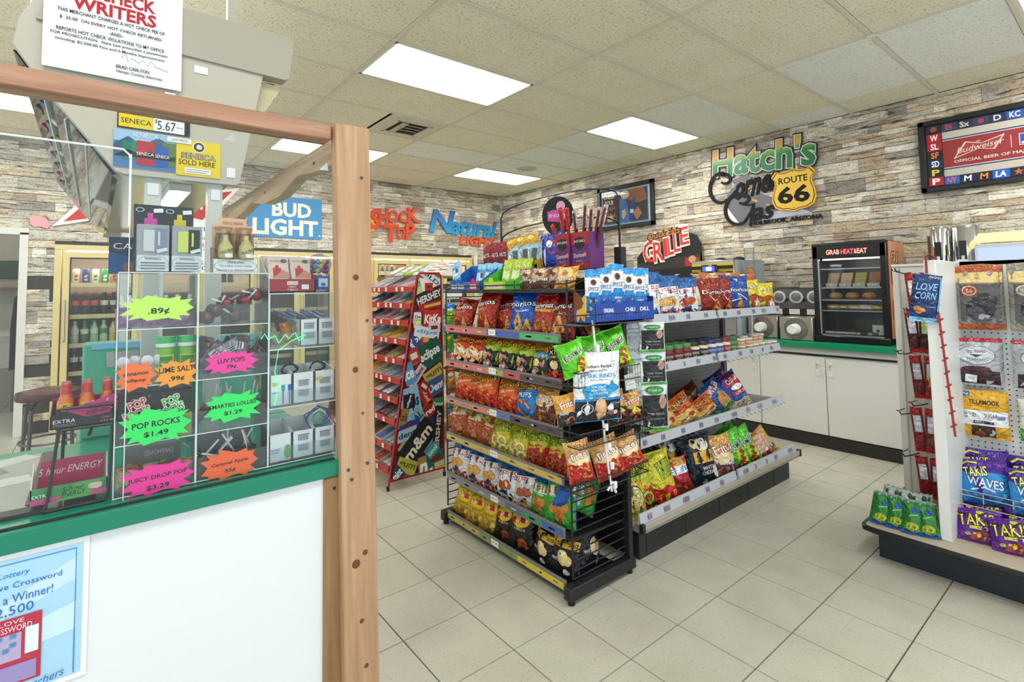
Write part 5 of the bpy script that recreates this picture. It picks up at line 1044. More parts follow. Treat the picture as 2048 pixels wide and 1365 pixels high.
for k in range(3):
    t = thing('cigar_rack', 'silver blue cigar packet lying on the top shelf by the post, %s from left' % ORD[k], 'cigar packet', (-1.20+.035*k, .13, 1.30), .5, 'cigar packets by the post')
    G().box((0, 0, 0), (.014, .09, .012), ('8c9cb4', 'foil'), .002, rx=.35).build('packet', t); G().box((0, -.02, .0075), (.0145, .03, .002), '2c4c94', rx=.35).build('band', t)
# on top of the bins
def vape(label, x, y, z, dark, c1, c2):
    t = thing('vape_box', label, 'vape box', (x, y, z), 0, 'vape boxes on the bins')
    G().span((-.029, -.02, 0), (.029, .02, .10), ('1a1a1e' if dark else '9aa0a4', 'gloss'), .001).build('box', t); d = D()
    if dark: d.rect(-.010, .03, .014, .07, c1); d.rect(-.010, .03, .014, .05, c2); d.rect(-.004, .07, .006, .082, c1); d.ring(-.018, .088, .008, .005, .25, 'b8d0e0'); d.rrect(.016, .088, .018, .009, .12, 'e8eaf0')
    else:
        d.rect(-.029, .0, .029, .034, 'ccd6dc'); d.ring(0, .017, .0285, .0165, .02, '2a2a2e'); d.text('WARNING:', 0, .027, .03, .006, '3a3c40')
        for k in range(3): d.rect(-.022, .0045+.006*k, .022, .007+.006*k, '70767c')
        d.rect(-.018, .042, .004, .088, c1); d.rect(.002, .04, .024, .092, c2); d.rrect(.016, .045, .02, .007, .3, 'd8dce0'); d.rect(.008, .055, .012, .085, c1)
    d.build('printed_label', t, (0, -.02, 0)); return t
vape('black vape box with pink and green device, at back left on the bins', -1.503, .125, 1.463, True, 'd848b0', '5ab86a')
vape('black vape box with yellow device, at back right beside the pink one', -1.447, .125, 1.463, True, 'd8c83c', 'c8b43a')
vape('silver wrapped vape box reading WARNING, left one on the bins', -1.499, .075, 1.414, False, 'c8ccd0', '8088a0')
vape('silver and lime vape box reading WARNING, right one on the bins', -1.436, .075, 1.414, False, 'c8d46a', '2c3034')
for k, x in enumerate((-1.503, -1.447)):
    t = thing('backing_carton', 'plain dark carton under the %s black vape box' % ('left' if k == 0 else 'right'), 'carton', (x, .125, 1.4125)); G().span((-.027, -.019, 0), (.027, .02, .05), '2a2a2e', .001).build('box', t)
t = thing('peach_vape_carton', 'peach vape carton with a header tab and a white warning band', 'carton', (-1.335, .085, 1.4125))
G().span((-.044, .018, 0), (.044, .022, .115), 'e8b894').span((-.030, .018, .115), (.030, .022, .132), 'e8b894').span((-.047, -.022, 0), (.047, .022, .031), 'e4e8e8').span((-.047, .0, .03), (-.045, .022, .06), 'c89a7c').build('tray', t, smooth=False)
d = D(); d.text('TRULYBAR', 0, .12, .046, .007, '9c6a3a'); d.rect(-.038, .088, -.02, .1, 'ececf4'); d.build('header_print', t, (0, .018, 0))
d = D(); d.ring(0, .0155, .0465, .015, .02, '2a3a4a'); d.text('WARNING:', 0, .024, .036, .006, '2a3a5a'); d.text('This product contains nicotine.', 0, .015, .07, .006, '3a4a6a'); d.text('Nicotine is an addictive chemical.', 0, .006, .08, .006, '3a4a6a'); d.build('warning_print', t, (0, -.022, 0))
for k in range(4):
    fr = k < 2; t = thing('wrapped_vape', 'yellow vape in clear printed wrap, %s in the peach carton' % ['left front', 'right front', 'left back', 'right back'][k], 'vape', (-1.357+.044*(k % 2), .068 if fr else .092, 1.445 if fr else 1.462), 0, 'wrapped vapes in the peach carton')
    G().lathe([(.012, 0), (.0165, .004), (.0165, .028), (.010, .038), (.006, .045), (.006, .055)], (0, 0, 0), ('f4ecb0' if fr else 'ecccb0', 'gloss'), 14).build('body', t)
    G().lathe([(.018, -.002), (.019, .03), (.016, .048), (.021, .058)], (0, 0, 0), ('f0ece4', 'clear'), 10).build('wrap', t)
    if fr: d = D(); d.text('TRULYBAR', 0, .016, .034, .007, '2a241c', .35); d.rect(-.004, .002, .014, .011, 'eceef4'); link(d.mesh('w', surf=lambda u, v: (.0195*math.sin(u/.0195), -.0195*math.cos(u/.0195), v), off=0, grid=.008), 'wrap_print', t)
t = thing('navy_sign', 'dark navy card lettered CA with a tan corner, behind the silver vape boxes', 'card', (-1.535, .21, 1.4125))
G().span((-.038, -.01, 0), (.06, .0, .085), '1c3050', .001).build('card', t); d = D(); d.text('CA', -.012, .064, .036, .014, 'e4dcd0'); d.poly([(.0, .01), (.06, .01), (.06, .06)], 'c8b088'); d.poly([(-.038, .0), (.02, .0), (.0, .04), (-.038, .05)], '14508c'); d.blob(.0, .016, .012, '8a5a3c'); d.build('print', t, (0, -.01, 0))
t = thing('maroon_vape_carton', 'maroon display carton with two pale vape cards, right of the bins', 'carton', (-1.205, .105, 1.364))
G().span((-.058, -.04, 0), (.058, -.037, .034), '9c2430').span((-.058, -.04, 0), (.058, .04, .003), '9c2430').span((-.058, .037, 0), (.058, .04, .095), 'e4dedc').prism([(-.058, -.04, 0), (-.058, .04, 0), (-.058, .04, .09), (-.058, -.04, .034)], (.003, 0, 0), 'd8d4d4').prism([(.055, -.04, 0), (.055, .04, 0), (.055, .04, .09), (.055, -.04, .034)], (.003, 0, 0), '9c2430').build('tray', t, smooth=False)
d = D(); d.rect(-.013, .019, .013, .028, 'f0e4e2'); d.text('BC5000', 0, .0235, .022, .005, '9c2430'); d.text('MIINT', 0, .014, .018, .005, 'f0e4e2'); d.text('TOBACCO', 0, .007, .026, .005, 'f0e4e2'); d.rect(.022, .008, .040, .02, 'e4e4f0'); d.build('front_print', t, (0, -.04, 0))
for k in range(2):
    u = thing('vape_card', 'pale vape box with a red device, %s in the maroon carton' % ('left' if k == 0 else 'right'), 'vape box', (-1.232+.054*k, .075, 1.372), 0, 'vapes in the maroon carton'); u.rotation_euler = (-.35, 0, 0)
    G().span((-.025, -.005, 0), (.025, .02, .085), 'dccac0', .001).build('box', u); d = D(); d.rect(-.014, .025, .006, .055, 'b83c38'); d.rect(-.008, .055, .0, .062, 'b83c38'); d.poly([(-.025, .02), (.025, .02), (.025, .04), (.01, .05)], 'c88a7c'); d.ell(.013, .074, .008, .005, '6a5a54'); d.rect(-.022, .021, .02, .027, 'ecece8'); d.text('BC5000', -.008, .074, .022, .004, '8a7068'); d.build('print', u, (0, -.005, 0))
t = thing('gumball_jar', 'clear jar of coloured gumballs with a blue label beside the wooden post', 'candy jar', (-1.122, .105, 1.364))
G().lathe([(.02, 0), (.023, .005), (.022, .045), (.026, .055), (.030, .075), (.024, .095), (.01, .102)], (0, 0, 0), ('f4f8fc', 'clear'), 16).build('jar', t); G().lathe([(.0235, .006), (.0225, .042)], (0, 0, 0), ('2c5cb8', 'gloss'), 16).build('label', t)
d = D(); d.rect(-.012, .014, .012, .036, 'c8dcf0'); d.ell(0, .02, .006, .005, '2c7ac8'); d.build('label_print', t, (0, -.0238, 0))
k = 0
for zz in (.056, .068, .080):
    for j in range(7): G().ball((.0175*math.cos(j*.9+zz*40), .0175*math.sin(j*.9+zz*40), zz), .0068, (['d83c8c', '2ca8d8', 'e8c83c', '8c3cc0', 'e86a3c', '3c6ad8', 'e48cb4'][k % 7], 'gloss'), 8).build('gumball', t); k += 1
# energy shot rack on the counter
t = thing('shot_rack', 'black wire two-tier energy shot rack on the counter behind the shield', 'display rack', (-1.615, .115, .951))
for s in (-1, 1): G().tube([(s*.047-.003, -.05, .003), (s*.047+.003, -.045, .02), (s*.043+.012, -.03, .15), (s*.042+.010, -.03, .19)], .0034, BLK).tube([(s*.040+.012, .03, .003), (s*.040+.016, .02, .18)], .0034, BLK).build('side_wire', t)
G().tube([(-.05, -.05, .003), (.044, -.05, .003)], .0034, BLK).tube([(-.03, -.03, .148), (.055, -.03, .148)], .003, BLK).tube([(-.03, .03, .148), (.055, .03, .148)], .003, BLK).tube([(-.03, -.035, .19), (.055, -.035, .19)], .003, BLK).build('cross_wire', t)
G().span((-.02, -.02, 0), (.03, .03, .028), ('2a2422', 'gloss')).build('base_block', t)
t = thing('upper_shot_tray', 'black and pink card tray of shots on top of the shot rack', 'carton', (-1.604, .12, 1.102))
w, q = .112, .07
G().span((-w/2, -q/2, 0), (w/2, q/2, .002), '1c1c20').prism([(-w/2, -q/2, 0), (w/2, -q/2, 0), (w/2, -q/2, .062), (-w/2, -q/2, .026)], (0, .002, 0), '1c1c20').span((-w/2, q/2-.002, 0), (w/2, q/2, .05), '9c2450').prism([(-w/2, -q/2, 0), (-w/2, q/2, 0), (-w/2, q/2, .05), (-w/2, -q/2, .026)], (.002, 0, 0), '1c1c20').prism([(w/2, -q/2, 0), (w/2, q/2, 0), (w/2, q/2, .05), (w/2, -q/2, .062)], (-.002, 0, 0), '1c1c20').build('tray', t, smooth=False)
d = D(); d.poly([(-w/2+.022, .034), (w/2, .022), (w/2, .062)], 'c43a78'); d.poly([(-w/2+.022, .034), (.0, .018), (w/2, .024), (w/2, .03)], 'b0306a')
for k in range(9): d.star(.0+.055*rnd.random(), .03+.024*rnd.random(), .003, .0013, 5, 'e0a0c4')
d.text('5-hour', .018, .038, .034, .009, '1c1418', .22, .2); d.text('ENERGY', .018, .028, .036, .008, '1c1418', .18, .2); d.text('EXTRA', -.034, .015, .034, .007, 'e4e4e8', 0, .1); d.text('STRENGTH', -.034, .007, .034, .005, '8c8c94'); d.text('ONLY', .034, .014, .018, .005, 'e0508c', 0, .2); d.text('2 for $5', .034, .007, .022, .003, 'c0c0c8'); d.build('printed_front', t, (0, -q/2, 0))
for r in range(3):
    for c in range(3):
        u = thing('energy_shot', 'red orange energy shot bottle, row %s from the front, %s from left' % (['first', 'second', 'third'][r], ORD[c]), 'bottle', (-1.638+.034*c, .1+.021*r, 1.106), 0, 'energy shots in the upper tray')
        G().lathe([(.012, 0), (.0135, .004), (.0135, .045), (.008, .058), (.008, .062)], (0, 0, 0), (['d86a2c', 'c83c2c', 'c83040'][r], 'gloss'), 12).build('bottle', u); G().lathe([(.0085, .061), (.0085, .079), (.007, .081)], (0, 0, 0), ('a82428' if r else 'b8342a', 'gloss'), 12).build('cap', u)
        d = D(); d.rect(-.011, .004, .011, .044, 'e0a83c'); d.text('5', 0, .034, .008, .014, '2a1c18'); d.rect(-.009, .012, .011, .02, 'a8c0d8'); link(d.mesh('w', surf=lambda a, b: (.0138*math.sin(a/.0138), -.0138*math.cos(a/.0138), b), off=.0002, grid=.005), 'label', u)
t = thing('lower_shot_tray', 'empty pink and green card tray low on the shot rack', 'carton', (-1.626, .105, .966))
w, q = .118, .06
G().span((-w/2, -q/2, 0), (w/2, q/2, .002), 'c8487c').span((-w/2, -q/2, 0), (w/2, -q/2+.002, .030), '3a8c4c').prism([(-w/2, -q/2, 0), (-w/2, q/2, 0), (-w/2, q/2, .066), (-w/2, -q/2, .030)], (.002, 0, 0), 'e0dcd8').prism([(w/2, -q/2, 0), (w/2, q/2, 0), (w/2, q/2, .066), (w/2, -q/2, .030)], (-.002, 0, 0), 'e0dcd8').prism([(-w/2+.004, q/2, .0), (w/2-.004, q/2, .0), (w/2-.004, q/2, .066), (-w/2+.012, q/2, .066)], (0, -.002, 0), 'b42858').build('tray', t, smooth=False)
d = D(); d.rect(-w/2, 0, w/2, .010, 'c8487c'); d.poly([(-.02, 0), (.03, 0), (.05, .03), (.01, .03)], '58a050'); d.text('5-hour', .006, .021, .034, .009, '161616', .06, .25); d.text('ENERGY', .006, .011, .036, .009, '161616', .06, .25); d.text('EXTRA', -.043, .016, .026, .006, 'f0f0f0'); d.blob(.04, .018, .012, 'd8b8b0', .6); d.build('front_print', t, (0, -q/2, 0))
d = D(); d.text('5 hour ENERGY', .0, .045, .10, .014, 'e8d4dc', 0, .25); d.build('back_print', t, (0, q/2-.002, 0))
t = thing('change_mat', 'grey clear-topped counter mat with papers under it, far left', 'counter mat', (-1.83, .32, .9505))
G().span((-.14, -.22, 0), (.14, .22, .006), ('b8bcb4', 'gloss', .1), .003).build('mat', t); G().span((-.15, -.25, 0), (.17, -.215, .008), ('2e2c2a', 'plain')).span((.135, -.2, 0), (.165, .22, .007), ('4c443c', 'plain')).build('edging', t)
for k, c in enumerate(('9ca09c', 'd0d4cc', '7c807c', 'c8ccc4')): G().box((.02+.05*(k % 2), -.1+.09*k, .0063), (.12, .06, .0006), c, rz=.2*k).build('paper', t)
# posters and cards
t = thing('lottery_poster', 'pale blue lottery winner poster in a clear sleeve on the counter front', 'poster', (-1.70, .0118, .68))
G().span((-.20, -.003, -.02), (.107, -.001, .232), ('eef2f4', 'gloss')).build('sleeve', t)
d = D(); d.rect(-.20, -.01, .098, .222, 'a8d4ee'); d.poly([(-.2, .05), (.09, .2), (.09, .16)], 'c4e2f4'); d.poly([(-.2, .04), (.09, .12), (.09, .07)], 'c8e6f6'); d.stroke([(-.2, .215), (.088, .215), (.088, -.008)], .002, '3c8cc4')
d.text('Arizona Lottery', -.022, .195, .09, .012, '1c7cc0', 0, .25); d.text('Today I Love Crossword', -.007, .176, .15, .013, '1c6cb8'); d.text('We Sold a Winner!', -.009, .155, .13, .015, '1c6cb8'); d.text('$2,500', -.001, .134, .062, .018, '1c6cb8')
K = .06; d.rect(-.18+K, .008, -.018+K, .122, 'b8344c'); d.rect(-.172+K, .05, -.045+K, .095, 'b4a8cc'); d.rect(-.04+K, .055, -.022+K, .1, 'dfeaf4'); d.rect(-.172+K, .016, -.09+K, .042, 'c8b8cc'); d.rect(-.085+K, .012, -.024+K, .042, '9a8cc0'); d.text('I LOVE', -.062+K, .115, .04, .007, 'f4e8ec'); d.text('CROSSWORD', -.062+K, .104, .062, .010, 'f4e8ec')
for k in range(26): a = K-.168+.009*rnd.randrange(13); b = .052+.0072*rnd.randrange(6); d.rect(a, b, a+.008, b+.0065, '4a8ac0', True)
d.text('Scratchers', .04, .0, .07, .014, '1c6cb8', .1, .3)
d.build('printed_sheet', t, (0, -.003, 0))
# cigarette rack hanging over the counter
t = thing('cigarette_rack', 'beige overhead cigarette rack with slanted mirrored sides, above the counter', 'cigarette rack', (-1.42, .45, 1.70))
def cr(g, name, **k): return g.build(name, t, (1.42, -.45, -1.70), **k)
OUT = [(-1.70, 2.20), (-1.762, 2.062), (-1.772, 1.994), (-1.688, 1.867), (-1.560, 1.702), (-1.540, 1.694), (-1.262, 1.694), (-1.250, 1.702), (-1.184, 2.062), (-1.184, 2.20)]
cr(G().prism([(x, .45, z) for x, z in OUT], (0, .035, 0), BEI), 'end_panel')
cr(G().prism([(-1.69, .44, 2.20), (-1.73, .44, 2.066), (-1.12, .44, 2.054), (-1.108, .44, 2.062), (-1.094, .44, 2.18), (-1.105, .44, 2.20)], (0, .05, 0), ('a9a697', 'plain')), 'top_band')
MIR = ('dfe3e6', 'chrome', .22)
SI = [(-1.745, 1.985), (-1.675, 1.865), (-1.55, 1.71), (-1.262, 1.71), (-1.20, 2.05), (-1.20, 2.18), (-1.745, 2.18)]
cr(G().prism([(x, .486, z) for x, z in SI], (0, 1.95, 0), MIR), 'mirrored_body', smooth=False)
cr(G().prism([(x, 2.436, z) for x, z in OUT], (0, .035, 0), BEI), 'end_panel')
cr(G().prism([(-1.775, .486, 1.99), (-1.765, .486, 1.99), (-1.552, .486, 1.70), (-1.565, .486, 1.695)], (0, 1.95, 0), ('e4eaec', 'clear', 1.)), 'slanted_cover', smooth=False)
cr(G().prism([(-1.188, .486, 2.05), (-1.125, .486, 2.045), (-1.13, .486, 2.02), (-1.20, .486, 1.90), (-1.215, .486, 1.90)], (0, 1.95, 0), ('c9c09c', 'plain')), 'side_channel')
cr(G().span((-1.193, .4865, 2.0), (-1.14, .60, 2.05), ('3a3026', 'rubber')), 'channel_gap')
for x in (-1.70, -1.655, -1.61): cr(G().box((x-.012, 1.36, 1.70+(-1.56-x)*1.29+.018), (.004, 1.7, .014), ('e8ecec', 'gloss'), ry=.66), 'shelf_edge')
for k in range(22): cr(G().box((-1.735+.02*(k % 3)+.0, .62+.072*k, 1.955-.026*(k % 3)), (.02, .05, .035), (['8c1c24', '2c3a8c', 'e4e0d8', '3c3a38', '2c6c4c', 'b8a24c'][k % 6], 'gloss'), ry=.66), 'cigarette_pack')
for x in (-1.471, -1.313):
    cr(G().span((x-.020, .47, .951), (x+.020, .51, 1.696), ('cfd0cc', 'plain'), .002), 'leg')
    cr(G().span((x-.020, 2.1, .951), (x+.020, 2.14, 1.696), ('cfd0cc', 'plain'), .002), 'leg')
for x, z, w, h, y in ((-1.36, 2.028, .036, .022, .448), (-1.437, 1.935, .026, .014, .448), (-1.283, 1.905, .02, .018, .448), (-1.275, 1.73, .024, .03, .448), (-1.471, 1.662, .027, .034, .468), (-1.313, 1.662, .024, .033, .468)):
    cr(G().box((x, y, z), (w, .003, h), ('e9ebf2', 'paper')), 'tape_square')
for x in (-1.471, -1.313): cr(G().span((x-.018, .469, 1.0), (x+.018, .4705, 1.03), 'e9ebf2'), 'tape_square')
for x in (-1.66, -1.25):
    for y in (.6, 2.1): cr(G().span((x-.015, y-.015, 2.18), (x+.015, y+.015, H), BEI), 'hanger')
t = thing('hot_check_notice', 'white notice about hot check writers taped high on the cigarette rack', 'notice', (-1.5635, .438, 1.95))
G().span((-.1525, -.002, -.002), (.1525, 0, .30), ('eceef2', 'paper')).build('sheet', t); d = D()
d.text('HOT CHECK', -.024, .222, .22, .036, 'b81c28', 0, 0, .03); d.text('WRITERS', -.004, .182, .185, .036, 'b81c28', 0, 0, .03)
for s, u, v, w in (('THIS MERCHANT CHARGES A HOT CHECK FEE OF', -.008, .154, .235), ('$  25.00  ON EVERY HOT CHECK RETURNED.', -.008, .134, .225), ('-AND-', -.002, .119, .03), ('REPORTS HOT CHECK VIOLATIONS TO MY OFFICE', -.009, .103, .235), ('FOR PROSECUTION.  State Law prescribes a punishment', -.01, .089, .255), ('including: $2,500.00 Fine and 6 Months Imprisonment.', -.008, .075, .24), ('BRAD CARLYON', .037, .033, .075), ('Navajo County Attorney', .053, .019, .105)):
    d.text(s, u, v, w, .0095, '24262e', 0, 0, .012)
d.stroke([(.01, .058), (.02, .07), (.026, .05), (.034, .062), (.05, .054), (.06, .064), (.07, .048), (.078, .066), (.09, .052), (.12, .045)], .0012, '4a4c58'); d.build('print', t, (0, -.002, 0))
for nm, lab, x, z, w, h, fn in (
  ('price_sign', 'yellow and white price strip reading 5.67 under the front rail', -1.472, 1.842, .172, .044, lambda d: (d.rect(-.086, -.022, .086, .022, '1c1a1a'), d.rect(-.083, -.018, -.003, .018, 'e4cc2c'), d.rect(-.003, -.018, .072, .018, 'eceef0'), d.text('SENECA', -.043, 0, .07, .014, '1c1a14'), d.text('$', .003, .009, .006, .012, '1c1a1a'), d.text('5.67', .028, 0, .044, .026, '1c1a1a'), d.text('plus tax', .06, 0, .016, .006, '4a4a4a'))),
  ('cigarette_poster', 'blue landscape poster with green, red and blue cigarette packs', -1.493, 1.764, .144, .104, lambda d: (d.rect(-.072, -.052, .072, .052, '4878b0'), d.rect(-.072, .02, .072, .052, '9cc0dc'), d.poly([(-.072, .01), (-.04, .035), (-.01, .015), (.03, .04), (.072, .02), (.072, -.02), (-.072, -.02)], '3c5c7c'), d.rect(.04, -.04, .072, .03, '5c7a3c'), d.rect(-.052, -.03, -.02, .022, '2c7c6c'), d.rect(.024, -.042, .056, .018, '2458a8'), d.rect(-.020, -.042, .022, .026, 'b02c34'), d.poly([(-.072, -.022), (-.04, -.002), (-.01, -.014), (.01, -.0), (.04, -.016), (.072, -.008), (.072, -.022)], '1c2030'), d.text('SENECA', 0, -.010, .04, .009, 'f4f0ec'), d.text('SENECA', .04, -.012, .034, .009, 'f4f0ec'), d.text('SENECA', .0, .042, .06, .012, 'e8eef4'))),
  ('sold_here_sign', 'yellow SOLD HERE sign with a round emblem on the cigarette rack', -1.362, 1.760, .114, .106, lambda d: (d.rect(-.057, -.053, .057, .053, 'e8cc1c'), d.ell(0, .034, .015, .015, '2c2c2a'), d.ring(0, .034, .016, .016, .14, 'f0f0ec'), d.blob(.0, .034, .008, 'd8d4c8'), d.otext('SENECA', 0, .006, .086, .016, 'b4b0a0', '3a382c'), d.text('SOLD HERE', -.004, -.014, .094, .015, '1c1a10'), d.rect(-.036, -.046, .032, -.030, 'e8ecf0'), d.rect(-.032, -.036, .028, -.034, '8a90a0'), d.rect(-.032, -.042, .02, -.040, '8a90a0'))),
  ('low_price_slip', 'small white slip reading LOW PRICE between the two tobacco signs', -1.412, 1.806, .06, .015, lambda d: (d.rect(-.03, -.0075, .03, .0075, 'e8eaf0'), d.text('LOW PRICE!', .0, 0, .04, .008, '4a4c58')))):
    y = .4475 if nm != 'low_price_slip' else .4435
    t = thing(nm, lab, 'sign' if 'slip' not in nm else 'slip', (x, y, z)); G().span((-w/2, -.001, -h/2), (w/2, .0005, h/2), ('e8e8e8', 'paper')).build('board', t); d = D(); fn(d); d.build('print', t, (0, -.001, 0), off=.0004)
t = thing('rack_lamp', 'slim lit tube under the cigarette rack', 'lamp', (-1.39, 1.35, 1.675)); G().span((-.03, -.75, .012), (.03, .75, .034), 'd8d8d2').build('housing', t); G().tube([(0, -.73, 0), (0, .73, 0)], .011, ('fff2dc', 'emit', 9), 8).build('tube', t)
# stool behind the counter
t = thing('bar_stool', 'maroon cushioned stool on bent grey legs beyond the counter', 'stool', (-1.88, 4.45, 0))
G().lathe([(.16, .50), (.215, .505), (.225, .53), (.215, .565), (.12, .585), (.01, .588)], (0, 0, 0), ('4a1c28', 'gloss', .3), 24).build('cushion', t)
for k in range(4):
    a = PI/4+k*PI/2+.2; c, s = math.cos(a), math.sin(a); G().tube([(.06*c, .06*s, .49), (.14*c, .14*s, .485), (.18*c, .18*s, .44), (.20*c, .20*s, .02)], .014, ('5c5c5e', 'metal'), 8).build('leg', t); G().cyl((.20*c, .20*s, 0), .02, .03, ('3a3a3a', 'rubber')).build('foot_cap', t)
G().tube([(.185*math.cos(2*PI*k/24), .185*math.sin(2*PI*k/24), .16) for k in range(24)], .009, ('6a6a6c', 'metal'), 6, True).build('foot_ring', t)

# ------------------------------------------------------------------ signs on the stone walls
WX = XR-.022; WY = YB-.022          # faces of signs, just proud of the stones
def bowtie(d, cu, cv, w, h, fill, line, t):
    P = [(-.5, -.5), (-.26, .42), (.06, .2), (.5, .5), (.30, -.28), (.0, -.12)]
    d.poly([(cu+x*w*(1+t), cv+y*h*(1+t*1.6)) for x, y in P], line); d.poly([(cu+x*w*(1-t), cv+y*h*(1-t*2.2)) for x, y in P], fill)
t = thing('beer_banner', 'light blue beer banner with cream capitals on the back stone wall', 'banner', (.355, WY, 2.32))
d = D(); d.poly([(-.50, .29), (-.44, .275), (-.36, .28), (.46, .28), (.46, -.255), (-.46, -.255), (-.46, .18)], '3c8cc8'); d.text('BUD', .07, .11, .50, .19, 'f2ead4', 0, 0, .035); d.text('LIGHT', .0, -.12, .82, .21, 'f2ead4', 0, 0, .035); d.rect(.42, -.22, .44, -.2, 'f2ead4')
d.build('printed_cloth', t, thick=True, off=.006)
t = thing('bow_tie_sign', 'red and white bow tie beer sign, mostly hidden behind the cigarette rack', 'sign', (-1.08, WY, 2.36)); d = D(); bowtie(d, 0, 0, 1.66, .54, 'c03028', 'f2efe8', .05); d.text('Budweiser', .0, .03, 1.1, .2, 'f4efe6', .12, .25); d.build('panel', t, thick=True, off=.012)
t = thing('jackpot_poster', 'white JACKPOT poster behind the vape boxes on the back wall', 'poster', (-.60, WY, 1.61)); d = D(); d.rect(-.2, 0, .3, .63, 'eef0f4'); d.text('JACKPOT', .05, .50, .46, .07, '2c4c9c'); d.text('Today', .0, .40, .2, .05, '2a2a2a', 0, .3); d.text('MEGA', .04, .32, .2, .05, 'c83838'); d.text('MILLIONS', .04, .27, .2, .025, '3c5cb0'); d.text('$  00', .02, .19, .3, .06, '2a2a2a'); d.text('CASH ON', .05, .11, .4, .05, '2c5cac'); d.text('5-06', .0, .05, .2, .045, '2a1c1c'); d.build('sheet', t, thick=True, off=.004)
t = thing('brush_letters_sign', 'orange brush lettered two-word sign on the back wall right of the post', 'sign', (1.93, WY, 2.34)); d = D()
for s, cu, cv, w, h, r in (('S', -.335, .06, .17, .30, .05), ('H', -.205, .10, .15, .25, .1), ('O', -.05, .115, .17, .20, .0), ('C', .12, .125, .15, .19, .05), ('K', .29, .165, .20, .24, .12), ('T', -.09, -.135, .25, .26, .08), ('O', .075, -.125, .15, .19, 0), ('P', .235, -.09, .16, .25, .05)): d.text(s, cu, cv, w, h, 'e04c1e', r, .1, .03)
d.build('letters', t, thick=True, off=.02)
t = thing('orange_slice_sign', 'small orange slice cutout beside the wooden post on the back wall', 'sign', (1.48, WY, 2.30)); d = D(); d.star(0, 0, .13, .1, 9, 'f0a428'); d.ell(0, 0, .07, .07, 'e8862a'); d.build('cutout', t, thick=True, off=.01)
t = thing('blue_letters_sign', 'blue slanted lettering over orange capitals at the right of the back wall', 'sign', (3.16, WY, 2.36)); d = D()
NG = grad_mat('blue_fade', [(0, '2c9ccc'), (.5, '1c7cc0'), (1, '1c4c98')], 2.24, 2.62)
d.text('N', -.42, .085, .40, .36, NG, 0, .25, .03); d.text('atural', .2, .02, .88, .30, NG, -.035, .25, .03); d.text('LIGHT', .27, -.20, .70, .15, 'e45a28', -.02, .25, .03); d.build('letters', t, thick=True, off=.02)
t = thing('pink_note', 'torn pink paper scrap on the stone above the cooler at left', 'note', (-2.05, YB-.02, 2.10)); d = D(); d.poly([(-.08, .05), (-.02, .07), (.05, .04), (.08, -.02), (.06, -.06), (.0, -.04), (-.04, -.05), (-.07, -.02)], 'e8a0a8'); d.build('scrap', t, thick=True, off=.003)
# framed beer picture
def framed(name, label, cy, cz, w, h, fw, draw, cat='framed picture'):
    t = thing(name, label, cat, (XR-.018, cy, cz), RX); g = G(); c = ('17181c', 'gloss', .35)
    for s in (-1, 1): g.box((0, -.02, s*(h/2-fw/2)), (w, .04, fw), c, .006).box((s*(w/2-fw/2), -.02, 0), (fw, .04, h), c, .006)
    g.build('frame', t); d = D(); draw(d); d.build('picture', t, (0, -.012, 0)); G().span((-w/2+fw, -.0205, -h/2+fw), (w/2-fw, -.019, h/2-fw), ('ffffff', 'clear')).build('glass', t, smooth=False)
    return t
def beer(d):
    d.rect(-.43, -.27, .43, .27, 'd8d2c0'); d.rect(-.38, -.225, .36, .225, '2a90d0'); d.rect(-.365, -.21, .345, .21, '2c201c')
    d.poly([(-.12, -.21), (.345, -.21), (.345, -.12), (.1, -.05), (-.08, .0)], '40302a'); d.ell(.17, .14, .15, .09, 'b87848'); d.poly([(.0, .2), (.3, .21), (.34, .05), (.2, .02), (.05, .08)], '8c5c3c'); d.poly([(-.1, -.21), (-.13, -.0), (-.07, .12), (.02, .1), (.05, -.05), (.08, -.21)], '3a7cac'); d.ell(.0, .16, .07, .06, 'd8c0a8')
    for x0, x1, c in ((-.03, .04, '2a5cc4'), (.10, .04, '1c3c8c')): d.poly([(x0-.05, -.2), (x0+.03, -.2), (x0+.05, -.02), (x0+.06, .10), (x0+.03, .10), (x0-.02, -.02)], c); d.rect(x0-.02, -.1, x0+.03, -.05, 'c8d8f0')
    d.poly([(-.06, -.12), (-.01, -.02), (.02, -.1), (-.03, -.18)], 'd0a888'); d.poly([(.12, -.1), (.2, -.02), (.26, -.12), (.18, -.2)], 'a8785c')
    for k, (s, c) in enumerate((('CHEER', 'e8e0d0'), ('YOUR', 'e8e0d0'), ('TEAM', 'a0645c'), ('ON', 'a0645c'))): d.text(s, -.26, .165-.085*k, .19 if k != 1 else .15, .062, c, 0, 0, .03)
    d.rect(-.3, -.18, -.2, -.1, 'c8b890')
framed('beer_picture', 'black framed picture of two blue bottles with lettering at its left', 2.955, 2.437, .90, .585, .055, beer)
# station sign: letters, road, shield
t = thing('station_sign', 'large green and gold wall lettering with black script and a grey road', 'sign', (XR-.02, 1.21, 2.40), RX)
HG = grad_mat('gold_green_fade', [(0, '0c6c3c'), (.45, '14803f'), (.62, '8cac58'), (.72, 'd8a444'), (1, 'e0a83c')], 2.56, 2.90)
d = D(); d.text("Hatch's", .0, .325, 1.09, .37, ('16181a', 'plain'), -.055, 0, .08); d.text("Hatch's", .0, .325, 1.06, .34, ('d4d8d0', 'plain'), -.055, 0, .055); d.text("Hatch's", .0, .325, 1.045, .325, HG, -.055, 0, .03); d.build('top_letters', t, thick=True, off=.012)
ROAD = ('6a6a76', 'plain'); d = D(); d.poly([(-.33, .13), (-.18, .16), (-.10, .13), (-.12, .09), (-.2, .05), (-.20, .02), (-.24, -.05), (-.33, -.06), (-.34, .02), (-.28, .07)], ROAD)
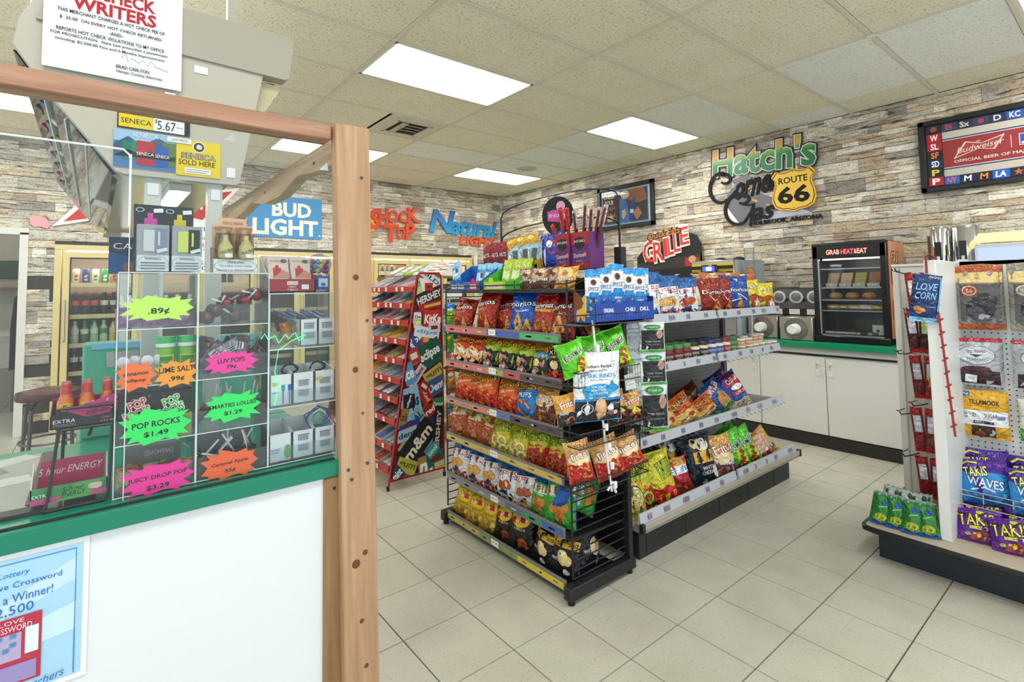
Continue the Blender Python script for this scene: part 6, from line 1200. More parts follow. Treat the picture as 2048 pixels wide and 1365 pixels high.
d.poly([(-.38, -.02), (-.2, .0), (-.02, -.06), (.2, -.18), (.5, -.29), (.42, -.33), (.16, -.33), (-.06, -.36), (-.26, -.38), (-.36, -.22)], ROAD); d.poly([(-.42, -.08), (-.36, -.2), (-.24, -.38), (-.3, -.38), (-.40, -.22)], 'ececf0')
d.poly([(-.1, -.36), (.46, -.33), (.3, -.24), (.0, -.3)], 'b8b8c8')
for a, b, r in ((-.15, .0, .6), (-.08, -.13, -.5), (.06, -.2, -.4), (-.22, .08, 1.)): d.rrect(a, b, .055, .018, r, 'd8b03c')
d.build('road', t, thick=True, off=.003)
d = D(); BK = ('0b0b0c', 'rubber')
def arc(cu, cv, ru, rv, a0, a1, n=26): return [(cu+ru*math.cos(a0+(a1-a0)*k/n), cv+rv*math.sin(a0+(a1-a0)*k/n)) for k in range(n+1)]
C1 = [(-.36, .14), (-.40, .16), (-.44, .17), (-.43, .215), (-.37, .23), (-.32, .20), (-.31, .14), (-.35, .08), (-.42, .07)] ; 
C1 = arc(-.385, .155, .055, .05, -2.6, 2.2, 14) + arc(-.44, .065, .13, .165, 1.25, 5.0, 26) + [(-.36, -.07), (-.30, -.02), (-.25, .03)]
d.stroke(C1, [.022+.018*math.sin(PI*k/(len(C1)-1)) for k in range(len(C1))], BK)
G1 = arc(-.20, -.10, .06, .045, -2.4, 1.8, 12) + arc(-.26, -.20, .14, .165, 1.3, 5.2, 26) + [(-.16, -.30), (-.12, -.24), (-.10, -.18)]
d.stroke(G1, [.022+.018*math.sin(PI*k/(len(G1)-1)) for k in range(len(G1))], BK); d.stroke([(-.22, -.15), (-.15, -.17), (-.09, -.16), (-.11, -.26), (-.14, -.40)], [.018, .02, .024, .026, .02], BK)
d.text('orner', -.06, .02, .46, .19, BK, .12, .35, .025); d.text('as', .0, -.275, .22, .14, BK, .06, .35, .025); d.text('HOLBROOK, ARIZONA', .21, -.375, .68, .052, BK, .0, 0, .01)
d.build('script_letters', t, thick=True, off=.014)
t = thing('route_shield', 'yellow road shield numbered 66 on the stone wall right of the lettering', 'sign', (XR-.022, .905, 2.325), RX)
def shield(k): 
    H_ = [(0, -.225), (.05, -.205), (.12, -.20), (.18, -.165), (.205, -.09), (.195, -.02), (.17, .06), (.175, .11), (.205, .15), (.165, .205), (.12, .19), (.06, .19), (0, .215)]
    return [(x*k, y*k) for x, y in H_] + [(-x*k, y*k) for x, y in H_[-2:0:-1]]
d = D(); d.poly(shield(1), ('e8b430', 'plain', .35)); d.poly(shield(.94), BK); d.poly(shield(.905), ('e8bc34', 'plain', .35)); d.text('ROUTE', 0, .10, .27, .066, BK, 0, 0, .02); d.text('66', 0, -.05, .30, .175, BK, 0, 0, .035)
for v in (.185, -.185): d.ell(0, v, .007, .007, '6a6450')
d.build('shield', t, thick=True, off=.02)
# menu board
t = thing('grill_menu_board', 'black menu board with raised red letters and orange script above the counter', 'menu board', (XR-.06, 2.32, 1.30), RX)
d = D(); P = [(-.43, -.42), (.43, -.42), (.43, .56), (.38, .66), (.28, .70), (.1, .70), (-.1, .6), (-.3, .56), (-.43, .44)]
d.poly(P, ('1c1a1c', 'plain', .4)); d.poly([(-.43, .36), (.43, .44), (.43, .30), (-.43, .26)], '38332f')
for k in range(8): d.rect(-.38, .2-.05*k, -.10+.06*(k % 3), .212-.05*k, 'd8d4cc'); d.rect(.1, .2-.05*k, .15, .212-.05*k, 'e0dcd4'); d.rect(.3, .2-.05*k, .36, .212-.05*k, 'e0dcd4')
d.rect(.24, .3, .42, .40, 'a8382c'); d.blob(.33, .38, .05, 'c8a070'); d.build('board', t, thick=True, off=.03)
d = D()
for k, (s, cu, cv, w, h) in enumerate((('G', -.27, .50, .20, .34), ('R', -.12, .50, .16, .30), ('I', -.01, .55, .06, .28), ('L', .07, .57, .10, .27), ('L', .16, .61, .10, .27), ('E', .27, .70, .13, .26))): d.otext(s, cu*.9, .50+(cv-.50)*.8, w*.88, h*.8, 'd8382c', 'f0e4dc', .16, .1, .05)
d.otext('Quick Eats', -.03, .705, .44, .09, 'e08a3c', '2a1810', .13, .2, .05); d.build('raised_letters', t, (0, -.032, 0), thick=True, off=.01)
# framed baseball sign
def mlb(d):
    W, Hh = 1.16, .515; d.rect(-W/2, -Hh/2, W/2, Hh/2, '16181c'); d.rect(-.475, -.185, .475, .185, 'd8d2c4')
    d.rect(-.475, -.115, .475, .115, 'a81420'); 
    for s in (-1, 1): d.rect(-.475, s*.123-.006, .475, s*.123+.006, '1c4474'); d.rect(-.475, s*.115-.003, .475, s*.115+.003, 'f0ece4')
    bowtie(d, -.26, .02, .29, .13, 'b8302c', 'f2ece4', .05); d.text('Budweiser', -.25, .025, .27, .045, 'f4eee6', .10, .3); d.ell(-.26, .065, .016, .008, 'c8a060'); d.rect(-.08, -.03, -.076, .07, 'f0ece4')
    d.rect(-.035, -.022, .105, .068, 'f2f2f2'); d.rect(-.03, -.017, .1, .063, '1c4cb8'); d.poly([(.04, -.017), (.1, -.017), (.1, .063), (.055, .063), (.05, .02)], 'c42030'); d.poly([(.03, -.017), (.06, .0), (.058, .05), (.04, .05), (.036, .01)], 'f4f4f4'); d.ell(-.015, -.004, .009, .009, 'f4f4f4')
    d.text('OFFICIAL BEER OF MAJOR LEAGUE BASEBALL', -.01, -.075, .80, .030, 'f4eee6', 0, 0, .02)
    top = [('B', '1c3468', 'c83040'), ('Sx', '141418', 'e4e4ec'), ('', '1c3468', 'c83040'), ('D', '16284c', 'e4e8f0'), ('KC', '1c58b4', 'e8ecf4'), ('A', 'b01c2c', '8c1424'), ('M', '1c3468', 'e4c03c'), ('NY', '16284c', 'e4e8f0'), ('A', '1c4c3c', 'e8d03c'), ('S', '1c3c4c', 'c8d8e0')]
    for k, (s, b, c) in enumerate(top):
        u = -.475+.095*k; d.rect(u, .19, u+.094, .255, b); 
        if s: d.text(s, u+.047, .222, .044 if len(s) == 1 else .06, .046, c, 0, 0, .03)
        else: d.blob(u+.047, .222, .02, c)
    bot = [('NY', '1c58b4', 'd8643c'), ('M', '14233f', 'e8ecf0'), ('M', '141c24', 'e08a4c'), ('LA', '1c5cd0', 'f0f2f6'), ('*', '1a1c22', 'b0624c'), ('CR', '141c2c', '9cb4d8'), ('C', 'b01c2c', 'f0e8e0'), ('C', '1c4ca0', 'c83040'), ('A', '16284c', 'c83040'), ('D', 'a83040', 'e8d8c0')]
    for k, (s, b, c) in enumerate(bot):
        u = -.475+.095*k; d.rect(u, -.255, u+.094, -.19, b)
        if s == '*': d.star(u+.047, -.222, .03, .012, 5, c, .3)
        else: d.text(s, u+.047, -.222, .044 if len(s) == 1 else .06, .046, c, 0, .1, .03)
    for k, (s, b, c) in enumerate((('W', 'a81828', 'f0ece6'), ('SL', 'a81828', 'e8e4ec'), ('SF', '16161a', 'd87c3c'), ('SD', '142c54', 'e4e8ec'), ('P', '141416', 'e0c03c'), ('P', 'a81c2c', 'f2eee8'))):
        v = .185-.073*(k+1); 
        for u in (-.57, .478): d.rect(u, v, u+.092, v+.072, b); d.text(s, u+.046, v+.036, .05, .052, c, 0, 0, .03)
    d.rect(-.57, .19, -.478, .255, '1c1a1c'); d.blob(-.52, .22, .022, '8a4a34')
framed('baseball_sign', 'wide black framed red baseball sign with team letter tiles at upper right', -.715, 2.425, 1.25, .605, .045, mlb, 'framed sign')

# ------------------------------------------------------------------ drinks cooler in the back wall
GOLD = ('d6c283', 'metal', .4); GOLDP = ('dac88c', 'plain', .35)
t = thing('walk_in_cooler', 'gold framed walk-in drinks cooler across the back wall', 'cooler', ((CX0+CX1)/2, YB, 0)); cc = (CX0+CX1)/2
def kp(g, name, **k): return g.build(name, t, (-cc, -YB, 0), **k)
kp(G().span((CX0, YB-.02, CZ-.055), (CX1, YB+.06, CZ), GOLDP, .003), 'header')
kp(G().span((CX0, YB-.02, 0), (CX0+.055, YB+.06, CZ-.055), GOLDP, .003), 'side_jamb')
kp(G().span((CX1-.05, YB-.02, 0), (CX1, YB+.06, CZ-.055), GOLDP, .003), 'side_jamb')
kp(G().span((CX0, YB-.01, 0), (CX1, YB+.06, .16), ('3a3530', 'plain')), 'kick_plate')
kp(G().span((CX0, YB+.75, 0), (CX1, YB+.8, CZ), ('8c7c70', 'plain')).span((CX0, YB+.06, CZ-.06), (CX1, YB+.8, CZ-.02), ('c8c0b4', 'plain')).span((CX0-.03, YB+.06, 0), (CX0, YB+.8, CZ), ('a89888', 'plain')).span((CX1, YB+.06, 0), (CX1+.03, YB+.8, CZ), ('a89888', 'plain')), 'cabinet_shell')
DE = [-1.875, -1.20, -.60, .0, .53, 1.0, 1.57, 2.165, 2.75, 3.27]
for i in range(len(DE)-1): kp(G().span((DE[i+1]-.012, YB-.012, .16), (DE[i+1]+.012, YB+.06, CZ-.055), GOLDP), 'mullion') if i < len(DE)-2 else None
for sz in (.573, .863, 1.164, 1.498): 
    kp(G().span((CX0+.06, YB+.10, sz-.03), (CX1-.06, YB+.6, sz-.015), ('9a9488', 'metal')), 'wire_shelf'); kp(G().span((CX0+.06, YB+.085, sz-.05), (CX1-.06, YB+.10, sz-.005), ('e0d6a8', 'plain')), 'price_strip')
kp(G().span((CX0+.1, YB+.12, CZ-.10), (CX1-.1, YB+.16, CZ-.07), ('fff4e0', 'emit', 26)), 'lamp_tube')
for i in range(len(DE)-1):
    a, b = DE[i]+.014, DE[i+1]-.014
    dt = thing('cooler_door', 'gold framed glass cooler door, %s from left' % ORD[i], 'cooler door', ((a+b)/2, YB-.005, .17), 0, 'cooler doors'); w = b-a; h = CZ-.075-.17; fw = .055
    g = G()
    for s in (-1, 1): g.span((s*w/2, -.02, 0), (s*(w/2-fw), .02, h), GOLDP)
    g.span((-w/2+fw, -.02, 0), (w/2-fw, .02, fw), GOLDP).span((-w/2+fw, -.02, h-fw), (w/2-fw, .02, h), GOLDP).build('frame', dt)
    g = G(); k = .012
    for s in (-1, 1): g.span((s*(w/2-fw), -.012, fw), (s*(w/2-fw-k), .012, h-fw), '2c2a28')
    g.span((-w/2+fw, -.012, fw), (w/2-fw, .012, fw+k), '2c2a28').span((-w/2+fw, -.012, h-fw-k), (w/2-fw, .012, h-fw), '2c2a28').build('gasket', dt)
    G().span((-w/2+fw, -.003, fw), (w/2-fw, .003, h-fw), ('f6f8f6', 'clear')).build('pane', dt, smooth=False)
    G().tube([(-w/2+.026, -.02, .72), (-w/2+.026, -.06, .74), (-w/2+.026, -.06, 1.12), (-w/2+.026, -.02, 1.14)], .009, ('c4c0b8', 'metal'), 8).build('handle', dt)
t = thing('door_sticker', 'orange triangular sticker in the corner of a cooler door right of the post', 'sticker', (2.10, YB-.012, 1.725)); d = D(); d.poly([(-.17, .015), (.0, .015), (.0, -.19)], 'd87c4c'); d.rrect(-.045, -.045, .09, .04, -.8, 'f0e0d0'); d.build('vinyl', t)
BOT = [(.026, 0), (.030, .012), (.030, .07), (.025, .095), (.030, .125), (.027, .15), (.013, .185), (.012, .205)]
def bottle(liq, lab, cap):
    t = thing('soda_bottle', '', 'bottle'); G().lathe(BOT, (0, 0, 0), (liq, 'gloss', .12), 12).build('bottle', t); G().lathe([(.0135, .203), (.0135, .222), (.011, .224)], (0, 0, 0), (cap, 'gloss'), 10).build('cap', t)
    G().lathe([(.0305, .095), (.0275, .105), (.0312, .125), (.0300, .142)], (0, 0, 0), (lab, 'gloss'), 12).build('label', t); return t
def can(c, c2):
    t = thing('drink_can', '', 'can'); G().lathe([(.022, 0), (.027, .008), (.027, .135), (.022, .146)], (0, 0, 0), (c, 'gloss'), 14).build('can', t); G().cyl((0, 0, .146), .0225, .003, ('c8c8cc', 'metal')).build('lid', t)
    d = D(); d.rrect(0, .075, .03, .02, .8, c2); d.rect(-.012, .03, .012, .05, c2); link(d.mesh('w', surf=lambda u, v: (.0275*math.sin(u/.0275), -.0275*math.cos(u/.0275), v), off=.0003, grid=.01), 'label', t); return t
PR = {}
def proto(fn, *a):
    if a not in PR: PR[a] = fn(*a); return PR[a]
    return copy_thing(PR[a])
ROWS = [(1.498, 'top row', [('can', 'd8d4d8', 'b83c3c'), ('can', '44508c', 'a8b4d8'), ('can', 'e4e4e0', '4c8a4c'), ('can', '3c9c58', 'e8f0e8'), ('can', 'd88a34', '2c4c9c'), ('can', 'c8584c', 'f0e8e0'), ('can', 'e0e0e4', 'c83838')]),
        (1.164, 'second row', [('b', '2c1816', 'd4453a', 'd84a34')]*3+[('b', '2a1c1a', 'd8d4d4', '2a2a2c')]*2+[('b', '2c1816', 'd4453a', 'd84a34')]*2),
        (.863, 'third row', [('b', 'c4d8c0', 'e0e8dc', 'e0e4dc'), ('b', '3c6c3c', 'd8e4d0', '3cb05c'), ('b', 'a4d4ac', 'd0ecd4', '3cb05c'), ('b', 'b4d8bc', '2c8c4c', 'd8e4d8'), ('b', 'e0c83c', 'd8d8e0', '3c5cc0'), ('b', 'e49a5c', 'e8c89c', 'e0803c'), ('b', 'e49a5c', 'e8c89c', 'e0803c')]),
        (.573, 'fourth row', [('b', '2c1816', 'e0d4d4', 'd86a54')]*4+[('b', '2a1c1a', 'd4453a', '3a3a3a')]*3), (.21, 'bottom row', [('b', '2a2420', 'b8b4ac', 'a83c34')]*7)]
DN = {'d8d4d8': 'white and red', '44508c': 'blue', 'e4e4e0': 'white and green', '3c9c58': 'green', 'd88a34': 'orange', 'c8584c': 'red', 'e0e0e4': 'silver'}
for z, rn, items in ROWS:
    for k, it in enumerate(items):
        if it[0] == 'can': o = proto(can, it[1], it[2]); lab = '%s drink can, %s from left, top row of left cooler door' % (DN[it[1]], ORD[k])
        else: o = proto(bottle, *it[1:]); lab = 'soda bottle with %s cap, %s from left, %s of left cooler door' % ({'d84a34': 'a red', '2a2a2c': 'a black', 'e0e4dc': 'a white', '3cb05c': 'a green', 'd8e4d8': 'a pale', '3c5cc0': 'a blue', 'e0803c': 'an orange', 'd86a54': 'a red', '3a3a3a': 'a black', 'a83c34': 'a red'}[it[3]], ORD[k], rn)
        o.location = (-1.755+.082*k, YB+.16, z-.014); o['label'] = lab; o['group'] = 'drinks in the left cooler door, %s' % rn
        o.scale = (1.22, 1.22, 1.08)
for dn, x0, n in (('third', -.5, 4), ('seventh', 1.64, 6), ('eighth', 2.25, 6), ('ninth', 2.83, 5), ('sixth', 1.1, 5), ('fifth', .62, 4)):
    for k in range(n):
        o = proto(bottle, *(('1c1814', 'c8c0a0', '8c7c3c') if k % 3 else ('24303c', 'b8bcc8', '3c4c6c'))); o.location = (x0+.08*k, YB+.16, 1.484); o.scale = (1.15, 1.15, 1.2)
        o['label'] = 'dark bottle with pale label, %s from left, top shelf of %s cooler door' % (ORD[k], dn); o['group'] = 'dark bottles in the right cooler doors'

# ------------------------------------------------------------------ counter along the right wall
t = thing('back_counter', 'white cabinet run with a green laminate edge along the right wall', 'counter', (3.6, 2.0, 0))
def bp(g, name, par=None): return g.build(name, par or t, (-3.6, -2.0, 0))
bp(G().span((3.25, -1.8, .826), (3.265, 5.0, .874), ('0c8f62', 'plain', .35), .002), 'top_edge'); bp(G().span((3.2655, -1.8, .83), (XR-.02, 5.0, .873), ('12845c', 'plain', .3)), 'worktop')
bp(G().span((3.29, -1.8, .775), (XR-.02, 5.0, .829), ('c4c6c6', 'plain')), 'apron'); bp(G().span((3.31, -1.78, .10), (XR-.03, 4.98, .774), ('e4e4de', 'plain')), 'carcass'); bp(G().span((3.275, -1.78, 0), (XR-.03, 4.98, .098), ('2c2826', 'plain', .4)), 'toe_kick')
bp(G().span((3.3, -1.78, .757), (3.312, 4.98, .776), ('1a1816', 'plain')), 'shadow_gap')
e = [-1.15, -.61, -.07, .465, 1.0, 1.54, 2.08]
for i in range(6):
    dm = bp(G().span((3.286, e[i]+.003, .105), (3.304, e[i+1]-.003, .752 if i % 2 else .745), ('e8e8e3', 'plain', .3), .003), 'door')
    y = e[i]+.045 if i % 2 == 0 else e[i+1]-.045
    if i == 3: y = e[i]+.055
    if i == 2: y = e[i+1]-.04
    bp(G().tube([(3.288, y, .60), (3.262, y, .605), (3.258, y, .65), (3.262, y, .695), (3.288, y, .70)], .010, ('eeeeea', 'gloss'), 8), 'handle', dm)
    if False: pass
for o in list(t.children):
    for c in list(o.children): c.location = (0, 0, 0)
# heated food case
t = thing('heated_food_case', 'black glass fronted food case with red lit header letters on the back counter', 'food case', (3.62, .30, .874), RX)
w, h, dp = .53, .845, .45
K = ('141416', 'gloss', .3)
G().span((-w/2, -.02-dp/2, 0), (w/2, dp/2, .055), K, .006).build('base', t)
for s in (-1, 1): G().span((s*w/2, -dp/2, .05), (s*(w/2-.045), -dp/2+.05, h), K, .005).build('corner_post', t)
G().span((-w/2, -dp/2, .71), (w/2, dp/2, h), K, .008).build('header', t); G().span((-w/2, -dp/2-.004, h-.03), (w/2, -dp/2+.03, h), K, .006).build('cap', t)
G().span((-w/2+.01, dp/2-.02, .05), (w/2-.01, dp/2, .72), ('6c7478', 'metal')).build('back_wall', t)
for s in (-1, 1): G().span((s*w/2-.004, -dp/2+.05, .05), (s*w/2+.004, dp/2, .835), ('d89470' if s > 0 else '1c1c1e', 'plain')).build('side_panel', t)
d = D(); d.poly([(-.19, .0), (.19, 0), (.19, .32), (.0, .25), (-.1, .12), (-.19, .1)], '4a1c14'); d.poly([(-.19, .0), (-.12, 0), (-.13, .28), (-.19, .3)], 'd88a2c'); d.poly([(-.19, .30), (-.1, .34), (.05, .32), (.19, .4), (.19, .32), (.0, .2), (-.19, .16)], 'b8582c'); d.otext('GRAB', -.05, .64, .22, .12, 'e8b890', '2a140c'); d.otext('HEAT', -.04, .50, .26, .12, 'a83c30', '3a140c'); d.text('& EAT', -.02, .40, .2, .08, '8c2c20'); d.build('side_print', t, (w/2+.0045, .03, .05), (0, 0, PI/2))
d = D(); d.rect(-.22, .725, .22, .80, '1e1a18'); 
for s, u, ww, c in (('GRAB', -.105, .10, ('f09078', 'emit', 1.1)), ('HEAT', .0, .09, ('d83a4c', 'emit', 1.2)), ('&', .058, .018, ('f09078', 'emit', 1.1)), ('EAT', .105, .07, ('f09078', 'emit', 1.1))): d.text(s, u, .765, ww, .042, c, 0, .0, .03)
d.build('lit_sign', t, (0, -dp/2, 0))
G().span((-w/2+.045, -dp/2+.006, .055), (w/2-.045, -dp/2+.012, .71), ('f4f8fa', 'clear', 1.)).build('glass_door', t, smooth=False)
G().span((-w/2+.04, -dp/2+.002, .055), (-w/2+.052, -dp/2+.02, .71), ('b8b8bc', 'metal')).span((-w/2+.04, -dp/2+.002, .052), (w/2-.04, -dp/2+.02, .066), ('b8b8bc', 'metal')).build('door_trim', t); G().span((w/2-.05, -dp/2-.02, .36), (w/2-.03, -dp/2, .44), ('2a2a2c', 'gloss')).build('latch', t)
SHV = [.065, .265, .355, .46, .62]
for z in SHV[1:]:
    g = G().span((-w/2+.05, -dp/2+.03, z-.004), (w/2-.05, -dp/2+.04, z+.006), ('d0d2d4', 'metal'))
    for k in range(14): g.span((-w/2+.05+.031*k, -dp/2+.04, z-.001), (-w/2+.053+.031*k, dp/2-.03, z+.001), ('b0b2b4', 'metal'))
    g.build('wire_shelf', t)
G().span((-w/2+.06, -dp/2+.06, .700), (w/2-.06, -dp/2+.09, .708), ('fff0d8', 'emit', 3)).build('lamp', t)
def food(name, label, u, z, fn, grp): o = thing(name, label, 'packed food', (3.62+.0, .30, .874), RX, grp); o.location = (3.62-.12, .30-u, .874+z); fn(o); return o
for k in range(4):
    food('wrapped_sandwich', 'clear wrapped sandwich, %s from left on the upper shelf of the food case' % ORD[k], -.15+.10*k, .468, lambda o: (G().prism([(-.04, -.03, 0), (.04, -.03, 0), (.045, .03, .12), (-.035, .03, .12)], (0, .04, 0), (['b89a78', 'c8a888', 'a8a060', '9c7454'][k], 'gloss')).build('sandwich', o), G().span((-.042, -.034, .0), (.042, -.030, .03), ('e0dcd0', 'foil')).build('wrapper', o)), 'food in the upper shelf of the case')
for k in range(3):
    food('burger_bun', 'wrapped round burger, %s from left on the second shelf of the food case' % ORD[k], -.13+.12*k, .362, lambda o: (G().lathe([(.045, 0), (.052, .012), (.05, .022)], (0, 0, 0), ('8a5a34', 'gloss'), 16).build('patty', o), G().lathe([(.05, .022), (.052, .035), (.035, .056), (.005, .062)], (0, 0, 0), ('c89458', 'gloss'), 16).build('bun', o)), 'burgers in the case')
for k, c in enumerate(('c8a068', 'c08a4c', 'd8c07c', 'e4e4dc', 'd8a83c')):
    food('burrito', 'wrapped snack roll, %s from left on the third shelf of the food case' % ORD[k], -.15+.078*k, .272, lambda o: (G().lathe([(.005, -.06), (.022, -.045), (.024, 0), (.022, .045), (.005, .06)], (0, 0, .024), (c, 'foil'), 12, 'x').build('roll', o), G().box((0, -.0245, .024), (.04, .002, .014), 'e8e0d0').build('label', o)), 'rolls in the case')
for k, c in enumerate(('5c2c20', '6a3424', '7c5a44', '5a5450', '8c7a68')):
    food('flat_sandwich_pack', 'dark flat food packet, %s from left on the floor of the food case' % ORD[k], -.17+.075*k, .068, lambda o: (G().box((0, 0, .018), (.085, .10, .026), (c, 'foil'), .008, rz=.2*k, rx=.15).build('pack', o), G().box((0, -.052, .012), (.07, .004, .016), 'dcdcd8', rz=.2*k).build('label', o)), 'packets on the case floor')
food('thermometer_card', 'small white card with a dial at the right of the food case floor', .165, .068, lambda o: (G().box((0, -.03, .045), (.075, .004, .08), 'dcd8cc').build('card', o), G().cyl((0, -.036, .04), .012, .004, ('5a5a54', 'metal'), 14, 'y').build('dial', o)), None)
# cup dispensers and lid rack
t = thing('cup_dispenser', 'brushed steel cup dispenser box with a white cup, beside the food case', 'cup dispenser', (3.55, .705, .874), RX)
ST = ('b4b0a6', 'metal', .38)
G().span((-.135, -.20, 0), (.135, .2, .205), ST, .006).build('housing', t); G().lathe([(.055, -.206), (.095, -.206), (.098, -.200), (.098, -.195)], (0, 0, .10), ('8c8880', 'metal', .3), 24, 'y').build('ring', t); G().cyl((0, -.203, .10), .056, .004, ('3a3834', 'metal'), 20, 'y').build('opening', t)
G().lathe([(.038, -.285), (.041, -.28), (.048, -.21)], (0, 0, .10), ('f0f2ee', 'paper'), 18, 'y').build('cup', t); G().tube([(.05, -.215, .04), (.0, -.24, .03), (-.02, -.25, .045)], .004, ('8a8a86', 'metal')).build('latch', t)
t = copy_thing(t, (3.62, 1.02, .874), None, 'second steel cup dispenser with a white cup, partly hidden by the dip cups')
t = thing('lid_rack', 'black rack with a row of round lids over white label cards, above the cup dispenser', 'rack', (3.72, .80, 1.085), RX)
G().span((-.24, -.12, 0), (.24, .15, .06), ('0c0c0d', 'plain')).prism([(-.24, -.12, .06), (-.24, .15, .06), (-.24, .15, .25), (-.24, .0, .24)], (.48, 0, 0), ('0c0c0d', 'plain')).build('body', t)
for k in range(3):
    G().lathe([(.052, -.004), (.060, 0), (.052, .004)], (-.15+.15*k, -.085, .165), ('d4d4d6', 'gloss'), 20, 'y').build('lid_ring', t); G().lathe([(.03, -.010), (.046, -.002)], (-.15+.15*k, -.085, .165), ('7c7e84', 'gloss'), 20, 'y').build('lid', t)
    G().span((-.20+.15*k, -.124, .005), (-.11+.15*k, -.121, .055), ('e8e4dc', 'paper')).build('label_card', t)
for k in range(3): pass
# soft serve machine
t = thing('soft_serve_machine', 'steel soft serve machine with yellow and black stripes and a blue display', 'ice cream machine', (3.55, 1.40, .874), RX)
G().span((-.215, -.30, 0), (.215, .34, .745), ('b8b8b4', 'metal', .3), .008).build('cabinet', t)
G().span((.2155, -.28, .02), (.2185, .33, .74), ('b4bcc4', 'plain')).build('side_panel', t)
for k in range(8): G().span((.2185, .02, .40+.018*k), (.2195, .10, .408+.018*k), ('2c3034', 'plain')).build('vent_slot', t)
d = D(); d.rect(-.212, .60, .212, .715, 'd8c02c'); d.rect(-.212, .655, .212, .69, '1c1a18'); d.rect(-.212, .618, -.10, .632, '1c1a18'); d.rect(.04, .618, .212, .632, '1c1a18'); d.rect(-.212, .642, .212, .648, '1c1a18'); d.build('stripes', t, (0, -.30, 0))
G().span((-.11, -.325, .615), (.06, -.30, .70), ('16181c', 'gloss'), .01).build('display_housing', t); d = D(); d.rect(-.085, .635, .04, .685, ('2838d8', 'emit', 1.3)); d.rect(-.05, .64, .01, .68, ('a8b4ff', 'emit', 1.3)); d.build('display', t, (0, -.3255, 0))
G().span((-.12, -.35, .46), (.10, -.30, .57), ('3a3a3c', 'metal'), .01).build('dispense_head', t)
for k in range(3): G().tube([(-.07+.065*k, -.355, .56), (-.07+.065*k, -.40, .52), (-.07+.065*k, -.40, .44)], .012, ('1c1c1e', 'gloss')).build('lever', t); G().cyl((-.07+.065*k, -.345, .40), .018, .06, ('c8c8c8', 'metal')).build('nozzle', t)
G().span((-.2, -.40, .0), (.2, -.30, .03), ('8c8c8c', 'metal')).build('drip_tray', t)
for u in (-.09, .10): G().lathe([(.055, .745), (.055, .77), (.03, .785), (.001, .787)], (u, .05, 0), ('1c1c1e', 'gloss'), 18).build('hopper_lid', t)
t = thing('cone_tube', 'clear tube of wafer cones with a white cap beside the soft serve machine', 'cone dispenser', (3.36, 1.085, 1.30))
G().lathe([(.045, 0), (.045, .42)], (0, 0, 0), ('f0f2f2', 'clear'), 18).build('tube', t); G().lathe([(.047, .42), (.047, .46), (.02, .475)], (0, 0, 0), ('e8e6e0', 'gloss'), 18).build('cap', t); G().cyl((0, 0, -.426), .012, .426, ('c8c8c8', 'metal')).cyl((0, 0, -.426), .05, .01, ('c8c8c8', 'metal')).build('stand', t)
for k in range(5): G().lathe([(.022, .02+.045*k), (.03, .05+.045*k), (.038, .052+.045*k), (.038, .068+.045*k)], (0, 0, 0), ('d8a868', 'paper'), 14).build('cone', t)
# urns and drink machine behind the right shelf
for k, (y, r, x) in enumerate(((-.265, .055, 3.55), (-.40, .085, 3.6))):
    t = thing('coffee_urn', '%s polished steel coffee urn standing behind the right shelf' % ('narrow left' if k == 0 else 'wide right'), 'coffee urn', (x, y, .874), 0, 'coffee urns')
    G().lathe([(r, 0), (r, .90), (r*.9, .915), (.001, .918)], (0, 0, 0), ('d8dadc', 'chrome'), 24).build('body', t); G().span((-r-.03, -.02, .60), (-r+.01, .02, .80), ('1c1c20', 'gloss')).build('gauge', t); G().span((-r-.045, -.03, .52), (-r-.02, .03, .66), ('e4e8ec', 'paper')).build('label_card', t); G().cyl((-r-.02, 0, .66), .014, .03, ('c8ccd4', 'gloss')).build('tap', t)
t = thing('cup_cubby', 'brown open cubby beside the coffee urns', 'cubby', (3.75, -.22, .874)); G().span((-.1, -.05, 0), (.1, .05, .86), ('5a4434', 'plain')).build('box', t); G().span((-.108, -.045, .55), (-.1, .045, .565), 'c8b088').build('shelf_edge', t); G().cyl((-.115, 0, .57), .02, .10, ('b8bcb8', 'gloss')).build('cup_stack', t)
t = thing('drink_machine', 'lit drink machine with pale blue face and bright yellow top at right edge', 'drink machine', (3.62, -.75, .874), RX)
G().span((-.27, -.25, 0), (.27, .25, .76), ('c8d0e0', 'gloss'), .01).build('cabinet', t); G().span((-.255, -.256, .45), (.255, -.251, .73), ('b8ccf4', 'emit', .6)).build('lit_face', t); G().prism([(-.27, -.27, .785), (.27, -.27, .785), (.25, -.27, .835), (-.24, -.27, .835)], (0, .3, 0), ('fff0a0', 'emit', .7)).build('lit_header', t)
d = D(); 
for k in range(9): d.blob(-.13+.03*k, .56+.035*math.sin(k*.4)+(.02 if k % 2 else 0), .04, '2c84c8', .8)
d.build('picture', t, (0, -.257, 0))

# ------------------------------------------------------------------ white pegboard shelf unit at the right edge
WH = ('dcdcd8', 'plain', .4)
t = ru = thing('pegboard_shelf_unit', 'white pegboard shelf unit with jerky and purple chip bags at the right edge', 'shelf unit', (1.8, -.9, 0))
def rp(g, name, **k): return g.build(name, ru, (-1.8, .9, 0), **k)
rp(G().span((1.56, -1.9, 0), (2.6, -.335, .145), ('1e2430', 'plain', .45)), 'plinth'); rp(G().span((1.47, -1.9, .143), (2.6, -.30, .168), ('b8ac98', 'plain')), 'base_deck')
rp(G().tube([(1.47, -1.9, .156), (1.465, -.345, .156), (1.478, -.305, .156), (1.51, -.295, .156), (2.6, -.295, .156)], .0145, ('14161c', 'gloss', .35), 8), 'bumper')
rp(G().span((2.05, -1.9, .168), (2.075, -.6, 1.475), PEG_WHITE), 'pegboard', smooth=False); rp(G().span((2.05, -1.9, 1.455), (2.09, -.6, 1.478), WH), 'top_rail')
